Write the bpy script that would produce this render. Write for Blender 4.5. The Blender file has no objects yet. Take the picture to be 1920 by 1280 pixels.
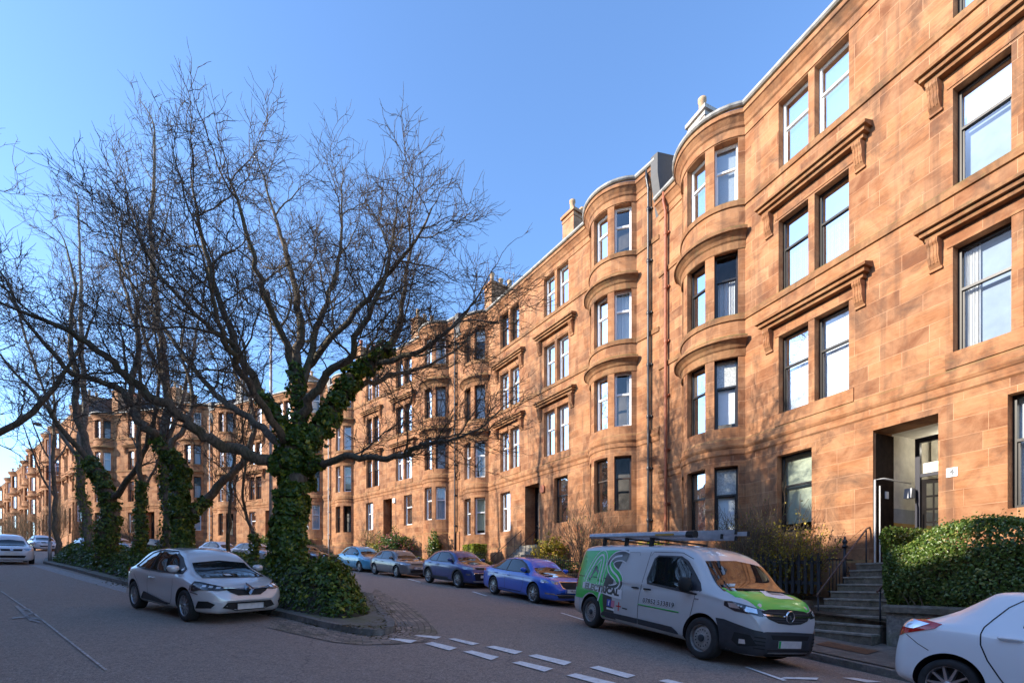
import bpy, bmesh, math, random
import numpy as np
from mathutils import Vector, Matrix
from mathutils.bvhtree import BVHTree
R = math.radians
random.seed(7)
rng = np.random.default_rng(11)
sc = bpy.context.scene
C = sc.collection
EYE = 1.6

# ------------------------------------------------------------------ helpers
def tag(o, label=None, cat=None, group=None, kind=None):
    if label: o['label'] = label
    if cat: o['category'] = cat
    if group: o['group'] = group
    if kind: o['kind'] = kind
    return o
def empty(name, loc=(0, 0, 0), rz=0, label=None, cat=None, group=None):
    o = bpy.data.objects.new(name, None); C.objects.link(o)
    o.location = loc; o.rotation_euler = (0, 0, rz); o.empty_display_size = .2
    return tag(o, label, cat, group)
def link(name, me, mats, parent=None, loc=(0, 0, 0), rot=(0, 0, 0)):
    o = bpy.data.objects.new(name, me); C.objects.link(o)
    if mats is not None and len(me.materials) == 0:
        for m in (mats if isinstance(mats, (list, tuple)) else [mats]): me.materials.append(m)
    o.location = loc; o.rotation_euler = rot
    if parent: o.parent = parent
    return o
def copy_tree(o, parent=None):
    c = o.copy(); C.objects.link(c); c.parent = parent
    for ch in list(o.children): copy_tree(ch, c)
    return c

class MB:
    """collects faces; build() links them as ONE mesh object"""
    def __init__(s): s.v = []; s.f = []; s.m = []; s.uv = []; s.hasuv = False; s.sm = []
    def add(s, vs, fs, m=0, uvs=None, smooth=False):
        b = len(s.v); s.v.extend([tuple(p) for p in vs])
        for k, f in enumerate(fs):
            s.f.append([b + i for i in f]); s.m.append(m); s.sm.append(smooth)
            if uvs is not None: s.uv.append(uvs[k]); s.hasuv = True
            else: s.uv.append(None)
    def poly(s, vs, m=0, uv=None): s.add(vs, [list(range(len(vs)))], m, [uv] if uv else None)
    def box(s, x0, x1, y0, y1, z0, z1, m=0, M=None):
        vs = [(x0,y0,z0),(x1,y0,z0),(x1,y1,z0),(x0,y1,z0),(x0,y0,z1),(x1,y0,z1),(x1,y1,z1),(x0,y1,z1)]
        if M is not None: vs = [tuple(M @ Vector(p)) for p in vs]
        s.add(vs, [(0,3,2,1),(4,5,6,7),(0,1,5,4),(1,2,6,5),(2,3,7,6),(3,0,4,7)], m)
    def prism(s, pts, a0, a1, axis='x', m=0, M=None):
        """extrude 2-D polygon along an axis. axis x: pts=(y,z); y: pts=(x,z); z: pts=(x,y)"""
        n = len(pts)
        def P(a, p): return (a, p[0], p[1]) if axis == 'x' else ((p[0], a, p[1]) if axis == 'y' else (p[0], p[1], a))
        vs = [P(a0, p) for p in pts] + [P(a1, p) for p in pts]
        if M is not None: vs = [tuple(M @ Vector(p)) for p in vs]
        fs = [list(range(n))[::-1], [n + i for i in range(n)]] + [[i, (i + 1) % n, n + (i + 1) % n, n + i] for i in range(n)]
        s.add(vs, fs, m)
    def tube(s, path, rad, sides=8, m=0, cap=True):
        path = [Vector(p) for p in path]; n = len(path)
        if not isinstance(rad, (list, tuple)): rad = [rad] * n
        vs = []; prev = None
        for i, p in enumerate(path):
            t = (path[min(i + 1, n - 1)] - path[max(i - 1, 0)]).normalized()
            if prev is None:
                a = t.cross(Vector((.31, .17, .93)))
                if a.length < .1: a = t.cross(Vector((1, 0, 0)))
            else: a = prev - t * prev.dot(t)
            a.normalize(); prev = a; b = t.cross(a)
            for k in range(sides):
                w = 2 * math.pi * k / sides
                vs.append(p + (a * math.cos(w) + b * math.sin(w)) * rad[i])
        fs = []
        for i in range(n - 1):
            for k in range(sides):
                k2 = (k + 1) % sides
                fs.append((i*sides+k, i*sides+k2, (i+1)*sides+k2, (i+1)*sides+k))
        s.add(vs, fs, m, smooth=True)
        if cap:
            b = len(s.v) - n * sides
            s.f.append([b + k for k in range(sides)][::-1]); s.m.append(m); s.uv.append(None); s.sm.append(False)
            s.f.append([b + (n-1)*sides + k for k in range(sides)]); s.m.append(m); s.uv.append(None); s.sm.append(False)
    def lathe(s, prof, sides=24, m=0, M=None, smooth=True):
        """prof = list of (r, z) about Z"""
        vs = []; n = len(prof)
        for r, z in prof:
            for k in range(sides):
                w = 2 * math.pi * k / sides
                vs.append((r * math.cos(w), r * math.sin(w), z))
        if M is not None: vs = [tuple(M @ Vector(p)) for p in vs]
        fs = [(i*sides+k, i*sides+(k+1) % sides, (i+1)*sides+(k+1) % sides, (i+1)*sides+k) for i in range(n-1) for k in range(sides)]
        s.add(vs, fs, m, smooth=smooth)
    def mesh(s, name):
        me = bpy.data.meshes.new(name); me.from_pydata(s.v, [], s.f)
        me.polygons.foreach_set('material_index', s.m)
        me.polygons.foreach_set('use_smooth', s.sm)
        if s.hasuv:
            uvl = me.uv_layers.new(name='UVMap'); k = 0; data = []
            for f, uv in zip(s.f, s.uv):
                data.extend([c for p in (uv if uv else [(s.v[i][0] + s.v[i][1], s.v[i][2]) for i in f]) for c in p])
            uvl.data.foreach_set('uv', data)
        me.update(); return me
    def build(s, name, mats, parent=None, loc=(0, 0, 0), rot=(0, 0, 0)):
        return link(name, s.mesh(name), mats, parent, loc, rot)

def np_mesh(name, V, F, attr=None, smooth=False):
    """V (n,3), F (m,k) numpy -> mesh; attr: per-face float 'rnd'"""
    me = bpy.data.meshes.new(name); n, k = F.shape
    me.vertices.add(len(V)); me.vertices.foreach_set('co', V.astype(np.float32).ravel())
    me.loops.add(n * k); me.loops.foreach_set('vertex_index', F.astype(np.int32).ravel())
    me.polygons.add(n); me.polygons.foreach_set('loop_start', np.arange(0, n * k, k, dtype=np.int32))
    me.polygons.foreach_set('loop_total', np.full(n, k, dtype=np.int32))
    if smooth: me.polygons.foreach_set('use_smooth', np.ones(n, dtype=bool))
    me.update(calc_edges=True)
    if attr is not None:
        a = me.attributes.new('rnd', 'FLOAT', 'FACE'); a.data.foreach_set('value', attr.astype(np.float32))
    return me

# ------------------------------------------------------------------ ground height
def sstep(a, b, x):
    t = max(0., min(1., (x - a) / (b - a))); return t * t * (3 - 2 * t)
def gz(x, y):
    g = -.082 + .07 * y - .038 * x
    perp = x * .915 + y * .4035
    if y > -4: g -= .16 * sstep(6.6, 8.6, perp) * (1 - sstep(13, 20, y)) * (1 - sstep(9, 14, perp))
    if g > 4.6:
        g = 4.6 + (g - 4.6) * .3
    if g < -1.5: g = -1.5 + (g + 1.5) * .3
    return g
def ray(px, py, Y): return Vector(((px - 960) / 900 * Y, Y, EYE - (py - 1094) / 900 * Y))
def G(px, py):
    """point where the photo ray meets the ground"""
    Y = 8.
    for _ in range(60):
        p = ray(px, py, Y); e = p.z - gz(p.x, p.y)
        Y += e * 2.5 if abs(e) < 2 else math.copysign(5, e)
        Y = max(1, min(200, Y))
    p = ray(px, py, Y); return Vector((p.x, p.y, gz(p.x, p.y)))

# ------------------------------------------------------------------ materials
def mat(name): 
    m = bpy.data.materials.new(name); m.use_nodes = True
    nt = m.node_tree; b = nt.nodes['Principled BSDF']; return m, nt, b
def N(nt, t, **kw):
    n = nt.nodes.new(t)
    for k, v in kw.items():
        if hasattr(n, k): setattr(n, k, v)
        else: n.inputs[k].default_value = v
    return n
def rgb(c): return (c[0], c[1], c[2], 1)
def ramp(nt, stops, fac=None):
    n = nt.nodes.new('ShaderNodeValToRGB'); e = n.color_ramp.elements
    while len(e) < len(stops): e.new(.5)
    for i, (p, c) in enumerate(stops): e[i].position = p; e[i].color = rgb(c)
    if fac is not None: nt.links.new(fac, n.inputs['Fac'])
    return n
def mixc(nt, fac, a, b, mode='MIX'):
    n = nt.nodes.new('ShaderNodeMix'); n.data_type = 'RGBA'; n.blend_type = mode
    for s, v in ((n.inputs[0], fac), (n.inputs[6], a), (n.inputs[7], b)):
        if isinstance(v, bpy.types.NodeSocket): nt.links.new(v, s)
        elif isinstance(v, (int, float)): s.default_value = v
        else: s.default_value = rgb(v)
    return n.outputs[2]
def coords(nt, kind='Object', scale=None):
    tc = nt.nodes.new('ShaderNodeTexCoord'); o = tc.outputs[kind]
    if scale is not None:
        mp = nt.nodes.new('ShaderNodeMapping'); nt.links.new(o, mp.inputs[0]); mp.inputs['Scale'].default_value = scale; o = mp.outputs[0]
    return o
def noise(nt, vec, scale=5, detail=4, rough=.55, dist=0):
    n = N(nt, 'ShaderNodeTexNoise'); n.inputs['Scale'].default_value = scale; n.inputs['Detail'].default_value = detail
    n.inputs['Roughness'].default_value = rough; n.inputs['Distortion'].default_value = dist
    nt.links.new(vec, n.inputs['Vector']); return n.outputs['Fac']
def bump(nt, b, h, strength=.3, dist=.02):
    n = N(nt, 'ShaderNodeBump'); n.inputs['Strength'].default_value = strength; n.inputs['Distance'].default_value = dist
    nt.links.new(h, n.inputs['Height']); nt.links.new(n.outputs[0], b.inputs['Normal']); return n
def plain(name, c, rough=.5, metal=0, var=.12, sc_=6, coat=0, spec=.5, bmp=0):
    """simple surface with slight noise in colour and gloss"""
    m, nt, b = mat(name)
    v = noise(nt, coords(nt), sc_, 5)
    lo = [x * (1 - var) for x in c]; hi = [min(1, x * (1 + var)) for x in c]
    nt.links.new(ramp(nt, [(.3, lo), (.7, hi)], v).outputs[0], b.inputs['Base Color'])
    b.inputs['Roughness'].default_value = rough; b.inputs['Metallic'].default_value = metal
    b.inputs['Coat Weight'].default_value = coat; b.inputs['Coat Roughness'].default_value = .04
    b.inputs['Specular IOR Level'].default_value = spec
    if bmp: bump(nt, b, noise(nt, coords(nt), sc_ * 6, 4), bmp, .01)
    return m

def m_sandstone(name, blocks=True, tint=(1, 1, 1), moss=.0):
    m, nt, b = mat(name); L = nt.links
    vec = coords(nt, 'UV'); ob = coords(nt, 'Object')
    T = lambda c: [min(1, a * t) for a, t in zip(c, tint)]
    A = T((.375, .168, .074)); B = T((.235, .095, .046)); Dk = T((.115, .066, .044)); Lt = T((.50, .28, .15))
    big = noise(nt, ob, .35, 5, .6); mid = noise(nt, ob, 1.7, 6, .65, .6)
    # bedding bands
    mp = N(nt, 'ShaderNodeMapping'); L.new(ob, mp.inputs[0]); mp.inputs['Scale'].default_value = (1.2, 1.2, 16)
    mp.inputs['Rotation'].default_value = (.10, .12, 0)
    bed = noise(nt, mp.outputs[0], 1.5, 5, .7, .4)
    if blocks:
        br = N(nt, 'ShaderNodeTexBrick'); L.new(vec, br.inputs['Vector'])
        br.offset = .43; br.squash = .72; br.squash_frequency = 3
        br.inputs['Scale'].default_value = 1; br.inputs['Brick Width'].default_value = .98; br.inputs['Row Height'].default_value = .365
        br.inputs['Mortar Size'].default_value = .0055; br.inputs['Mortar Smooth'].default_value = .2; br.inputs['Bias'].default_value = -.1
        br.inputs['Color1'].default_value = (0, 0, 0, 1); br.inputs['Color2'].default_value = (1, 1, 1, 1); br.inputs['Mortar'].default_value = (.5, .5, .5, 1)
        sep = br.outputs['Color']
        base = ramp(nt, [(0, [x*.86 for x in B]), (.28, [(x*.45+y*.55) for x, y in zip(A, B)]), (.55, A), (.8, [x * 1.08 for x in A]), (1, Lt)], sep).outputs[0]
    else:
        base = ramp(nt, [(.3, [(x*.55+y*.45) for x, y in zip(A, B)]), (.7, A)], mid).outputs[0]
    c = mixc(nt, ramp(nt, [(.40, (0,0,0)), (.66, (.8,.8,.8))], bed).outputs[0], base, [x * .72 for x in B], 'MIX')
    c = mixc(nt, ramp(nt, [(.38, (0,0,0)), (.62, (.55,.55,.55))], mid).outputs[0], c, [x * 1.06 for x in Lt])
    c = mixc(nt, .18, c, base)
    # soot & weather stains (own shape)
    st = ramp(nt, [(.50, (0,0,0)), (.70, (.85,.85,.85))], noise(nt, ob, .9, 7, .72, .8)).outputs[0]
    c = mixc(nt, st, c, Dk)
    streak = N(nt, 'ShaderNodeMapping'); L.new(ob, streak.inputs[0]); streak.inputs['Scale'].default_value = (3.2, 3.2, .22)
    s2 = ramp(nt, [(.52, (0,0,0)), (.72, (.7,.7,.7))], noise(nt, streak.outputs[0], 1, 5, .6)).outputs[0]
    c = mixc(nt, s2, c, [x * 1.1 for x in Dk])
    w = ramp(nt, [(.66, (0,0,0)), (.8, (.5,.5,.5))], noise(nt, ob, 2.6, 6, .7, 1)).outputs[0]
    c = mixc(nt, w, c, T((.62, .42, .28)))
    if blocks:
        jm = N(nt, 'ShaderNodeMath', operation='MULTIPLY'); L.new(br.outputs['Fac'], jm.inputs[0]); L.new(ramp(nt, [(.38, (.15,.15,.15)), (.62, (.9,.9,.9))], noise(nt, ob, 1.1, 5, .7)).outputs[0], jm.inputs[1])
        c = mixc(nt, jm.outputs[0], c, T((.55, .32, .19)))
    if moss:
        geo = N(nt, 'ShaderNodeNewGeometry'); sx = N(nt, 'ShaderNodeSeparateXYZ'); L.new(geo.outputs['Normal'], sx.inputs[0])
        mm = N(nt, 'ShaderNodeMath', operation='MULTIPLY'); L.new(ramp(nt, [(.2, (0,0,0)), (.7, (1,1,1))], sx.outputs[2]).outputs[0], mm.inputs[0]); mm.inputs[1].default_value = moss
        c = mixc(nt, mm.outputs[0], c, (.15, .125, .04))
        lich = ramp(nt, [(.55, (0,0,0)), (.7, (moss*.7,)*3)], noise(nt, ob, 3, 6, .75, 1)).outputs[0]
        c = mixc(nt, lich, c, (.17, .14, .065))
    L.new(c, b.inputs['Base Color']); b.inputs['Roughness'].default_value = .9; b.inputs['Specular IOR Level'].default_value = .2
    h = noise(nt, ob, 28, 6, .7)
    if blocks:
        h = mixc(nt, br.outputs['Fac'], h, (0, 0, 0)); bump(nt, b, h, .35, .012)
    else: bump(nt, b, h, .3, .008)
    return m

def m_asphalt():
    m, nt, b = mat('asphalt'); L = nt.links; ob = coords(nt, 'Object')
    f = noise(nt, ob, 95, 3, .8); mid = noise(nt, ob, 6, 6, .7); big = noise(nt, ob, .45, 5, .6, .5)
    c = ramp(nt, [(.30, (.06,.046,.038)), (.45, (.25,.188,.150)), (.57, (.43,.335,.27)), (.70, (.80,.67,.57))], f).outputs[0]
    c = mixc(nt, ramp(nt, [(.4, (0,0,0)), (.65, (.55,.55,.55))], big).outputs[0], c, (.37, .27, .21))
    c = mixc(nt, ramp(nt, [(.46, (0,0,0)), (.56, (.55,.55,.55))], noise(nt, ob, 30, 4, .8)).outputs[0], c, (.095, .077, .068))
    c = mixc(nt, ramp(nt, [(.55, (0,0,0)), (.66, (.6,.6,.6))], noise(nt, ob, 19, 5, .85)).outputs[0], c, (.50, .42, .37))
    c = mixc(nt, ramp(nt, [(.5, (0,0,0)), (.75, (.6,.6,.6))], mid).outputs[0], c, (.15, .122, .108))
    # tyre-worn tracks and rusty leaf litter
    c = mixc(nt, ramp(nt, [(.6, (0,0,0)), (.72, (.4,.4,.4))], noise(nt, ob, 1.4, 8, .8, 1.2)).outputs[0], c, (.19, .12, .092))
    vo = N(nt, 'ShaderNodeTexVoronoi'); L.new(ob, vo.inputs['Vector']); vo.inputs['Scale'].default_value = 2.2
    c = mixc(nt, ramp(nt, [(.022, (.8,.8,.8)), (.028, (0,0,0))], vo.outputs['Distance']).outputs[0], c, (.55, .52, .48))
    # cracks and patched seams
    vd = N(nt, 'ShaderNodeTexVoronoi', feature='DISTANCE_TO_EDGE'); wv = N(nt, 'ShaderNodeMapping'); L.new(ob, wv.inputs[0])
    dn = N(nt, 'ShaderNodeTexNoise'); dn.inputs['Scale'].default_value = 2.5; L.new(ob, dn.inputs['Vector'])
    ad = N(nt, 'ShaderNodeMix', data_type='VECTOR'); ad.inputs[0].default_value = .22; L.new(ob, ad.inputs[4]); L.new(dn.outputs['Color'], ad.inputs[5])
    L.new(ad.outputs[1], vd.inputs['Vector']); vd.inputs['Scale'].default_value = .32
    crk = ramp(nt, [(.0, (.3,.3,.3)), (.004, (0,0,0))], vd.outputs['Distance']).outputs[0]
    c = mixc(nt, crk, c, (.012, .012, .012))
    L.new(c, b.inputs['Base Color']); b.inputs['Roughness'].default_value = .88
    bump(nt, b, f, .9, .012); return m
def m_setts():
    m, nt, b = mat('granite_setts'); L = nt.links; v = coords(nt, 'UV'); ob = coords(nt, 'Object')
    br = N(nt, 'ShaderNodeTexBrick'); L.new(v, br.inputs['Vector']); br.inputs['Scale'].default_value = 1
    br.inputs['Brick Width'].default_value = .24; br.inputs['Row Height'].default_value = .13; br.inputs['Mortar Size'].default_value = .014
    br.inputs['Mortar Smooth'].default_value = .6; br.inputs['Color1'].default_value = (.17, .132, .105, 1); br.inputs['Color2'].default_value = (.42, .32, .245, 1)
    br.inputs['Mortar'].default_value = (.075, .068, .045, 1)
    n = noise(nt, ob, 22, 5, .7)
    c = mixc(nt, ramp(nt, [(.4, (0,0,0)), (.7, (.6,.6,.6))], n).outputs[0], br.outputs['Color'], (.30, .24, .20))
    c = mixc(nt, ramp(nt, [(.5, (0,0,0)), (.65, (.6,.6,.6))], noise(nt, ob, 1.5, 6, .7)).outputs[0], c, (.09, .085, .035))
    L.new(c, b.inputs['Base Color']); b.inputs['Roughness'].default_value = .8
    h = mixc(nt, br.outputs['Fac'], n, (0, 0, 0)); bump(nt, b, h, 1, .03); return m
def m_stone(name, c1, c2, moss=(.06, .07, .02), sc_=2.5, mossf=.5, bm=.5):
    m, nt, b = mat(name); L = nt.links; ob = coords(nt, 'Object')
    c = ramp(nt, [(.3, c1), (.7, c2)], noise(nt, ob, sc_ * 3, 7, .75)).outputs[0]
    c = mixc(nt, ramp(nt, [(.45, (0,0,0)), (.65, (mossf,)*3)], noise(nt, ob, sc_, 7, .75, .6)).outputs[0], c, moss)
    c = mixc(nt, ramp(nt, [(.62, (0,0,0)), (.7, (.6,.6,.6))], noise(nt, ob, sc_ * 6, 5, .8)).outputs[0], c, [min(1, x * 2.1) for x in c2])
    L.new(c, b.inputs['Base Color']); b.inputs['Roughness'].default_value = .9
    bump(nt, b, noise(nt, ob, sc_ * 12, 7, .75), bm, .02); return m
def m_leaf(name, dark, lite, yellow=None, gloss=.35):
    m, nt, b = mat(name); L = nt.links
    at = N(nt, 'ShaderNodeAttribute'); at.attribute_name = 'rnd'
    st = [(0, dark), (.55, lite)] + ([(.8, lite), (1, yellow)] if yellow else [(1, [x * 1.5 for x in lite])])
    c = ramp(nt, st, at.outputs['Fac']).outputs[0]
    L.new(c, b.inputs['Base Color']); b.inputs['Roughness'].default_value = gloss
    tr = N(nt, 'ShaderNodeBsdfTranslucent'); L.new(mixc(nt, .5, c, (.25, .38, .02), 'MIX'), tr.inputs['Color'])
    mx = N(nt, 'ShaderNodeMixShader'); mx.inputs[0].default_value = .22
    L.new(b.outputs[0], mx.inputs[1]); L.new(tr.outputs[0], mx.inputs[2])
    L.new(mx.outputs[0], nt.nodes['Material Output'].inputs['Surface']); return m
def m_bark(name, c1, c2, moss=.0, zs=.35):
    m, nt, b = mat(name); L = nt.links; ob = coords(nt, 'Object')
    mp = N(nt, 'ShaderNodeMapping'); L.new(ob, mp.inputs[0]); mp.inputs['Scale'].default_value = (1, 1, zs)
    n = noise(nt, mp.outputs[0], 16, 6, .7, .5)
    c = ramp(nt, [(.35, c1), (.65, c2)], n).outputs[0]
    if moss: c = mixc(nt, ramp(nt, [(.45, (0,0,0)), (.62, (moss,)*3)], noise(nt, ob, 2, 5, .7)).outputs[0], c, (.06, .065, .015))
    L.new(c, b.inputs['Base Color']); b.inputs['Roughness'].default_value = .9; bump(nt, b, n, .6, .02); return m
def m_glass(name, tint=(.9, .95, 1), refl=.10, rough=.0):
    """thin pane: mostly see-through, mirror-like by Fresnel"""
    m, nt, b = mat(name); L = nt.links; nt.nodes.remove(b)
    tr = N(nt, 'ShaderNodeBsdfTransparent'); tr.inputs[0].default_value = rgb(tint)
    gl = N(nt, 'ShaderNodeBsdfGlossy'); gl.inputs['Roughness'].default_value = rough; gl.inputs[0].default_value = (1, 1, 1, 1)
    wob = N(nt, 'ShaderNodeBump'); wob.inputs['Strength'].default_value = .05; wob.inputs['Distance'].default_value = .05
    L.new(noise(nt, coords(nt, 'Object'), 1.6, 2), wob.inputs['Height']); L.new(wob.outputs[0], gl.inputs['Normal'])
    fr = N(nt, 'ShaderNodeFresnel'); fr.inputs[0].default_value = 1.52
    ma = N(nt, 'ShaderNodeMath', operation='MULTIPLY_ADD'); L.new(fr.outputs[0], ma.inputs[0]); ma.inputs[1].default_value = .9; ma.inputs[2].default_value = refl
    ma.use_clamp = True
    mx = N(nt, 'ShaderNodeMixShader'); L.new(ma.outputs[0], mx.inputs[0]); L.new(tr.outputs[0], mx.inputs[1]); L.new(gl.outputs[0], mx.inputs[2])
    L.new(mx.outputs[0], nt.nodes['Material Output'].inputs['Surface']); return m
def m_stripes(name, c1, c2, scale, axis, rough=.7, lo=.35, hi=.65, wob=0):
    m, nt, b = mat(name); L = nt.links; ob = coords(nt, 'Object')
    w = N(nt, 'ShaderNodeTexWave'); w.bands_direction = axis; w.inputs['Scale'].default_value = scale; w.inputs['Distortion'].default_value = wob
    w.inputs['Detail'].default_value = 3; L.new(ob, w.inputs['Vector'])
    L.new(ramp(nt, [(lo, c1), (hi, c2)], w.outputs['Fac']).outputs[0], b.inputs['Base Color']); b.inputs['Roughness'].default_value = rough
    return m
def m_paint(name, c, metal=.0, flake=0, rough=.35, dirt=.25):
    """car paint with clear coat, road film low down"""
    m, nt, b = mat(name); L = nt.links; ob = coords(nt, 'Object')
    c0 = rgb(c)
    sx = N(nt, 'ShaderNodeSeparateXYZ'); L.new(ob, sx.inputs[0])
    hgt = ramp(nt, [(.18, (dirt*1.6,)*3), (.5, (dirt*.45,)*3), (1, (dirt*.12,)*3)], sx.outputs[2]).outputs[0]
    dn = noise(nt, ob, 5, 6, .7)
    mm = N(nt, 'ShaderNodeMath', operation='MULTIPLY'); L.new(hgt, mm.inputs[0]); L.new(dn, mm.inputs[1])
    col = mixc(nt, mm.outputs[0], c, (.16, .145, .13))
    L.new(col, b.inputs['Base Color']); b.inputs['Metallic'].default_value = metal; b.inputs['Roughness'].default_value = rough
    ra = N(nt, 'ShaderNodeMath', operation='MULTIPLY_ADD'); L.new(mm.outputs[0], ra.inputs[0]); ra.inputs[1].default_value = .8; ra.inputs[2].default_value = .04
    b.inputs['Coat Weight'].default_value = 1; L.new(ra.outputs[0], b.inputs['Coat Roughness'])
    if flake: bump(nt, b, noise(nt, ob, 500, 1), flake, .001)
    return m

M = {}
M['stone'] = m_sandstone('red_sandstone_ashlar')
M['trim'] = m_sandstone('red_sandstone_dressed', False, moss=.5)
M['hood'] = m_sandstone('mossy_sandstone', False, tint=(.80, .84, .82), moss=1.0)
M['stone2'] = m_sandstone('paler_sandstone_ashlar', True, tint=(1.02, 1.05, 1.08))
M['white'] = plain('white_window_paint', (.80, .80, .79), .4, var=.04)
M['black'] = plain('black_window_paint', (.018, .016, .016), .35, var=.3)
M['brown'] = plain('dark_brown_paint', (.05, .03, .02), .4)
M['gutter'] = plain('weathered_gutter_paint', (.30, .29, .27), .6, var=.45, sc_=3)
M['lead'] = plain('dark_lead', (.05, .05, .055), .6)
M['slate'] = plain('roof_slate', (.06, .06, .07), .6, var=.3)
M['grout'] = plain('grey_harled_brick', (.42, .38, .34), .9, var=.2, bmp=.5)
M['clay'] = plain('clay_chimney_pot', (.48, .32, .19), .8, var=.2)
M['redclay'] = plain('red_clay_chimney_pot', (.45, .16, .09), .8, var=.2)
M['glass'] = m_glass('window_glass', refl=-.02)
M['glass2'] = m_glass('double_glazing', refl=.05)
M['room'] = plain('painted_room_gloom', (.075, .062, .05), .9, var=.6, sc_=1.3)  # dimness of the rooms is in this colour
M['blind'] = plain('white_roller_blind', (.82, .82, .78), .8, var=.03)
M['cream'] = plain('cream_roller_blind', (.44, .46, .32), .8, var=.04)
M['net'] = m_stripes('pale_net_curtain', (.30, .33, .35), (.50, .53, .55), 7, 'X', wob=1.5)
M['lace'] = m_stripes('white_lace_curtain', (.26, .26, .26), (.62, .60, .58), 9, 'X', wob=2.5)
M['venetian'] = m_stripes('venetian_blind_slats', (.20, .23, .25), (.40, .43, .46), 16, 'Z')
M['curtain'] = m_stripes('heavy_white_curtain', (.50, .48, .44), (.84, .82, .78), 5, 'X', wob=1)
M['sky_tone'] = plain('painted_sky_reflection', (.26, .31, .37), .8, var=.12, sc_=3)  # sky reflected in the panes, painted as a flat grey-blue tone
M['frost'] = plain('hammered_glass', (.55, .52, .45), .35, var=.35, sc_=26)
M['pipe_black'] = plain('black_iron_pipe', (.03, .03, .035), .35)
M['pipe_rust'] = plain('red_oxide_pipe', (.33, .10, .045), .55, var=.3)
M['pipe_white'] = plain('white_iron_pipe', (.62, .60, .56), .5)
M['asphalt'] = m_asphalt(); M['setts'] = m_setts()
M['pave'] = m_stone('worn_tarmac_pavement', (.10, .08, .068), (.22, .175, .14), moss=(.05, .048, .028), sc_=1.6, mossf=.35, bm=.35)
M['kerb'] = m_stone('granite_kerb', (.10, .09, .085), (.26, .235, .21), sc_=2.5, mossf=.5)
M['mossy_slab'] = m_stone('mossy_concrete_slab', (.09, .083, .068), (.19, .17, .135), moss=(.12, .12, .03), sc_=.9, mossf=.75, bm=.3)
M['step'] = m_stone('weathered_step_stone', (.06, .052, .042), (.23, .19, .145), moss=(.055, .055, .02), sc_=2.2)
M['tread'] = m_stone('worn_tread_stone', (.15, .135, .112), (.38, .34, .29), moss=(.07, .07, .03), sc_=2.2, mossf=.35)
M['rubble'] = m_stone('rough_grey_stone', (.07, .07, .064), (.30, .285, .26), moss=(.085, .09, .02), sc_=2.2, mossf=.6, bm=1)
M['soil'] = m_stone('garden_soil', (.025, .018, .012), (.06, .045, .03), moss=(.03, .04, .012), sc_=1.5)
M['marking'] = m_stone('worn_white_road_paint', (.68, .66, .63), (.88, .87, .84), moss=(.34, .32, .30), sc_=9, mossf=.5, bm=.2)
M['marking_old'] = m_stone('nearly_gone_road_paint', (.24, .22, .21), (.46, .43, .41), moss=(.12, .11, .105), sc_=11, mossf=.8, bm=.2)
M['tar'] = plain('tar_seam', (.40, .36, .33), .8, var=.5, sc_=9)
M['iron'] = plain('black_iron', (.012, .013, .018), .45)
M['rust'] = plain('rusty_handrail', (.13, .07, .05), .6, var=.35, sc_=14)
M['rustgrate'] = plain('rusty_grating', (.20, .095, .05), .8, var=.3, sc_=9)
M['blackwood'] = plain('black_stained_wood', (.012, .013, .018), .6, var=.4)
M['bark'] = m_bark('grey_brown_bark', (.045, .034, .024), (.22, .165, .11), .5)
M['twig'] = m_bark('twig_bark', (.035, .025, .017), (.14, .10, .066), 0)
M['birch'] = m_bark('pale_slender_bark', (.11, .095, .075), (.30, .25, .19), .2)
M['ivy'] = m_leaf('ivy_leaf', (.022, .060, .010), (.10, .165, .020), (.42, .40, .04), .32)
M['laurel'] = m_leaf('glossy_shrub_leaf', (.018, .050, .014), (.075, .135, .028), (.22, .25, .05), .3)
M['hedge'] = m_leaf('privet_leaf', (.026, .060, .014), (.11, .18, .030), (.34, .33, .09), .33)
M['golden'] = m_leaf('golden_privet_leaf', (.12, .16, .01), (.32, .36, .02), (.55, .52, .05), .45)
M['spring'] = m_leaf('spring_leaf', (.10, .09, .01), (.34, .26, .02), (.62, .42, .03), .5)
M['pink'] = m_leaf('pink_blossom', (.35, .07, .09), (.60, .20, .22), (.75, .42, .42), .6)
M['plate'] = plain('blurred_number_plate', (.62, .60, .58), .4, var=.1, sc_=14)
# ------------------------------------------------------------------ houses
# house frame: x runs along the front away from the camera, y points out to the street, z=0 is the ground-floor level
ZB, ZT = -4.6, 13.62
HEADS = [(.95, 3.15), (4.33, 6.55), (7.79, 9.85), (11.29, 13.22)]
BAY_TH = [-60, -52, -43, -34, -26, -20, -15, -10, -5, 0, 5, 10, 15, 20, 26, 34, 43, 52, 60]
BAY_WIN = [(-52, -26), (-15, 15), (26, 52)]

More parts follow.
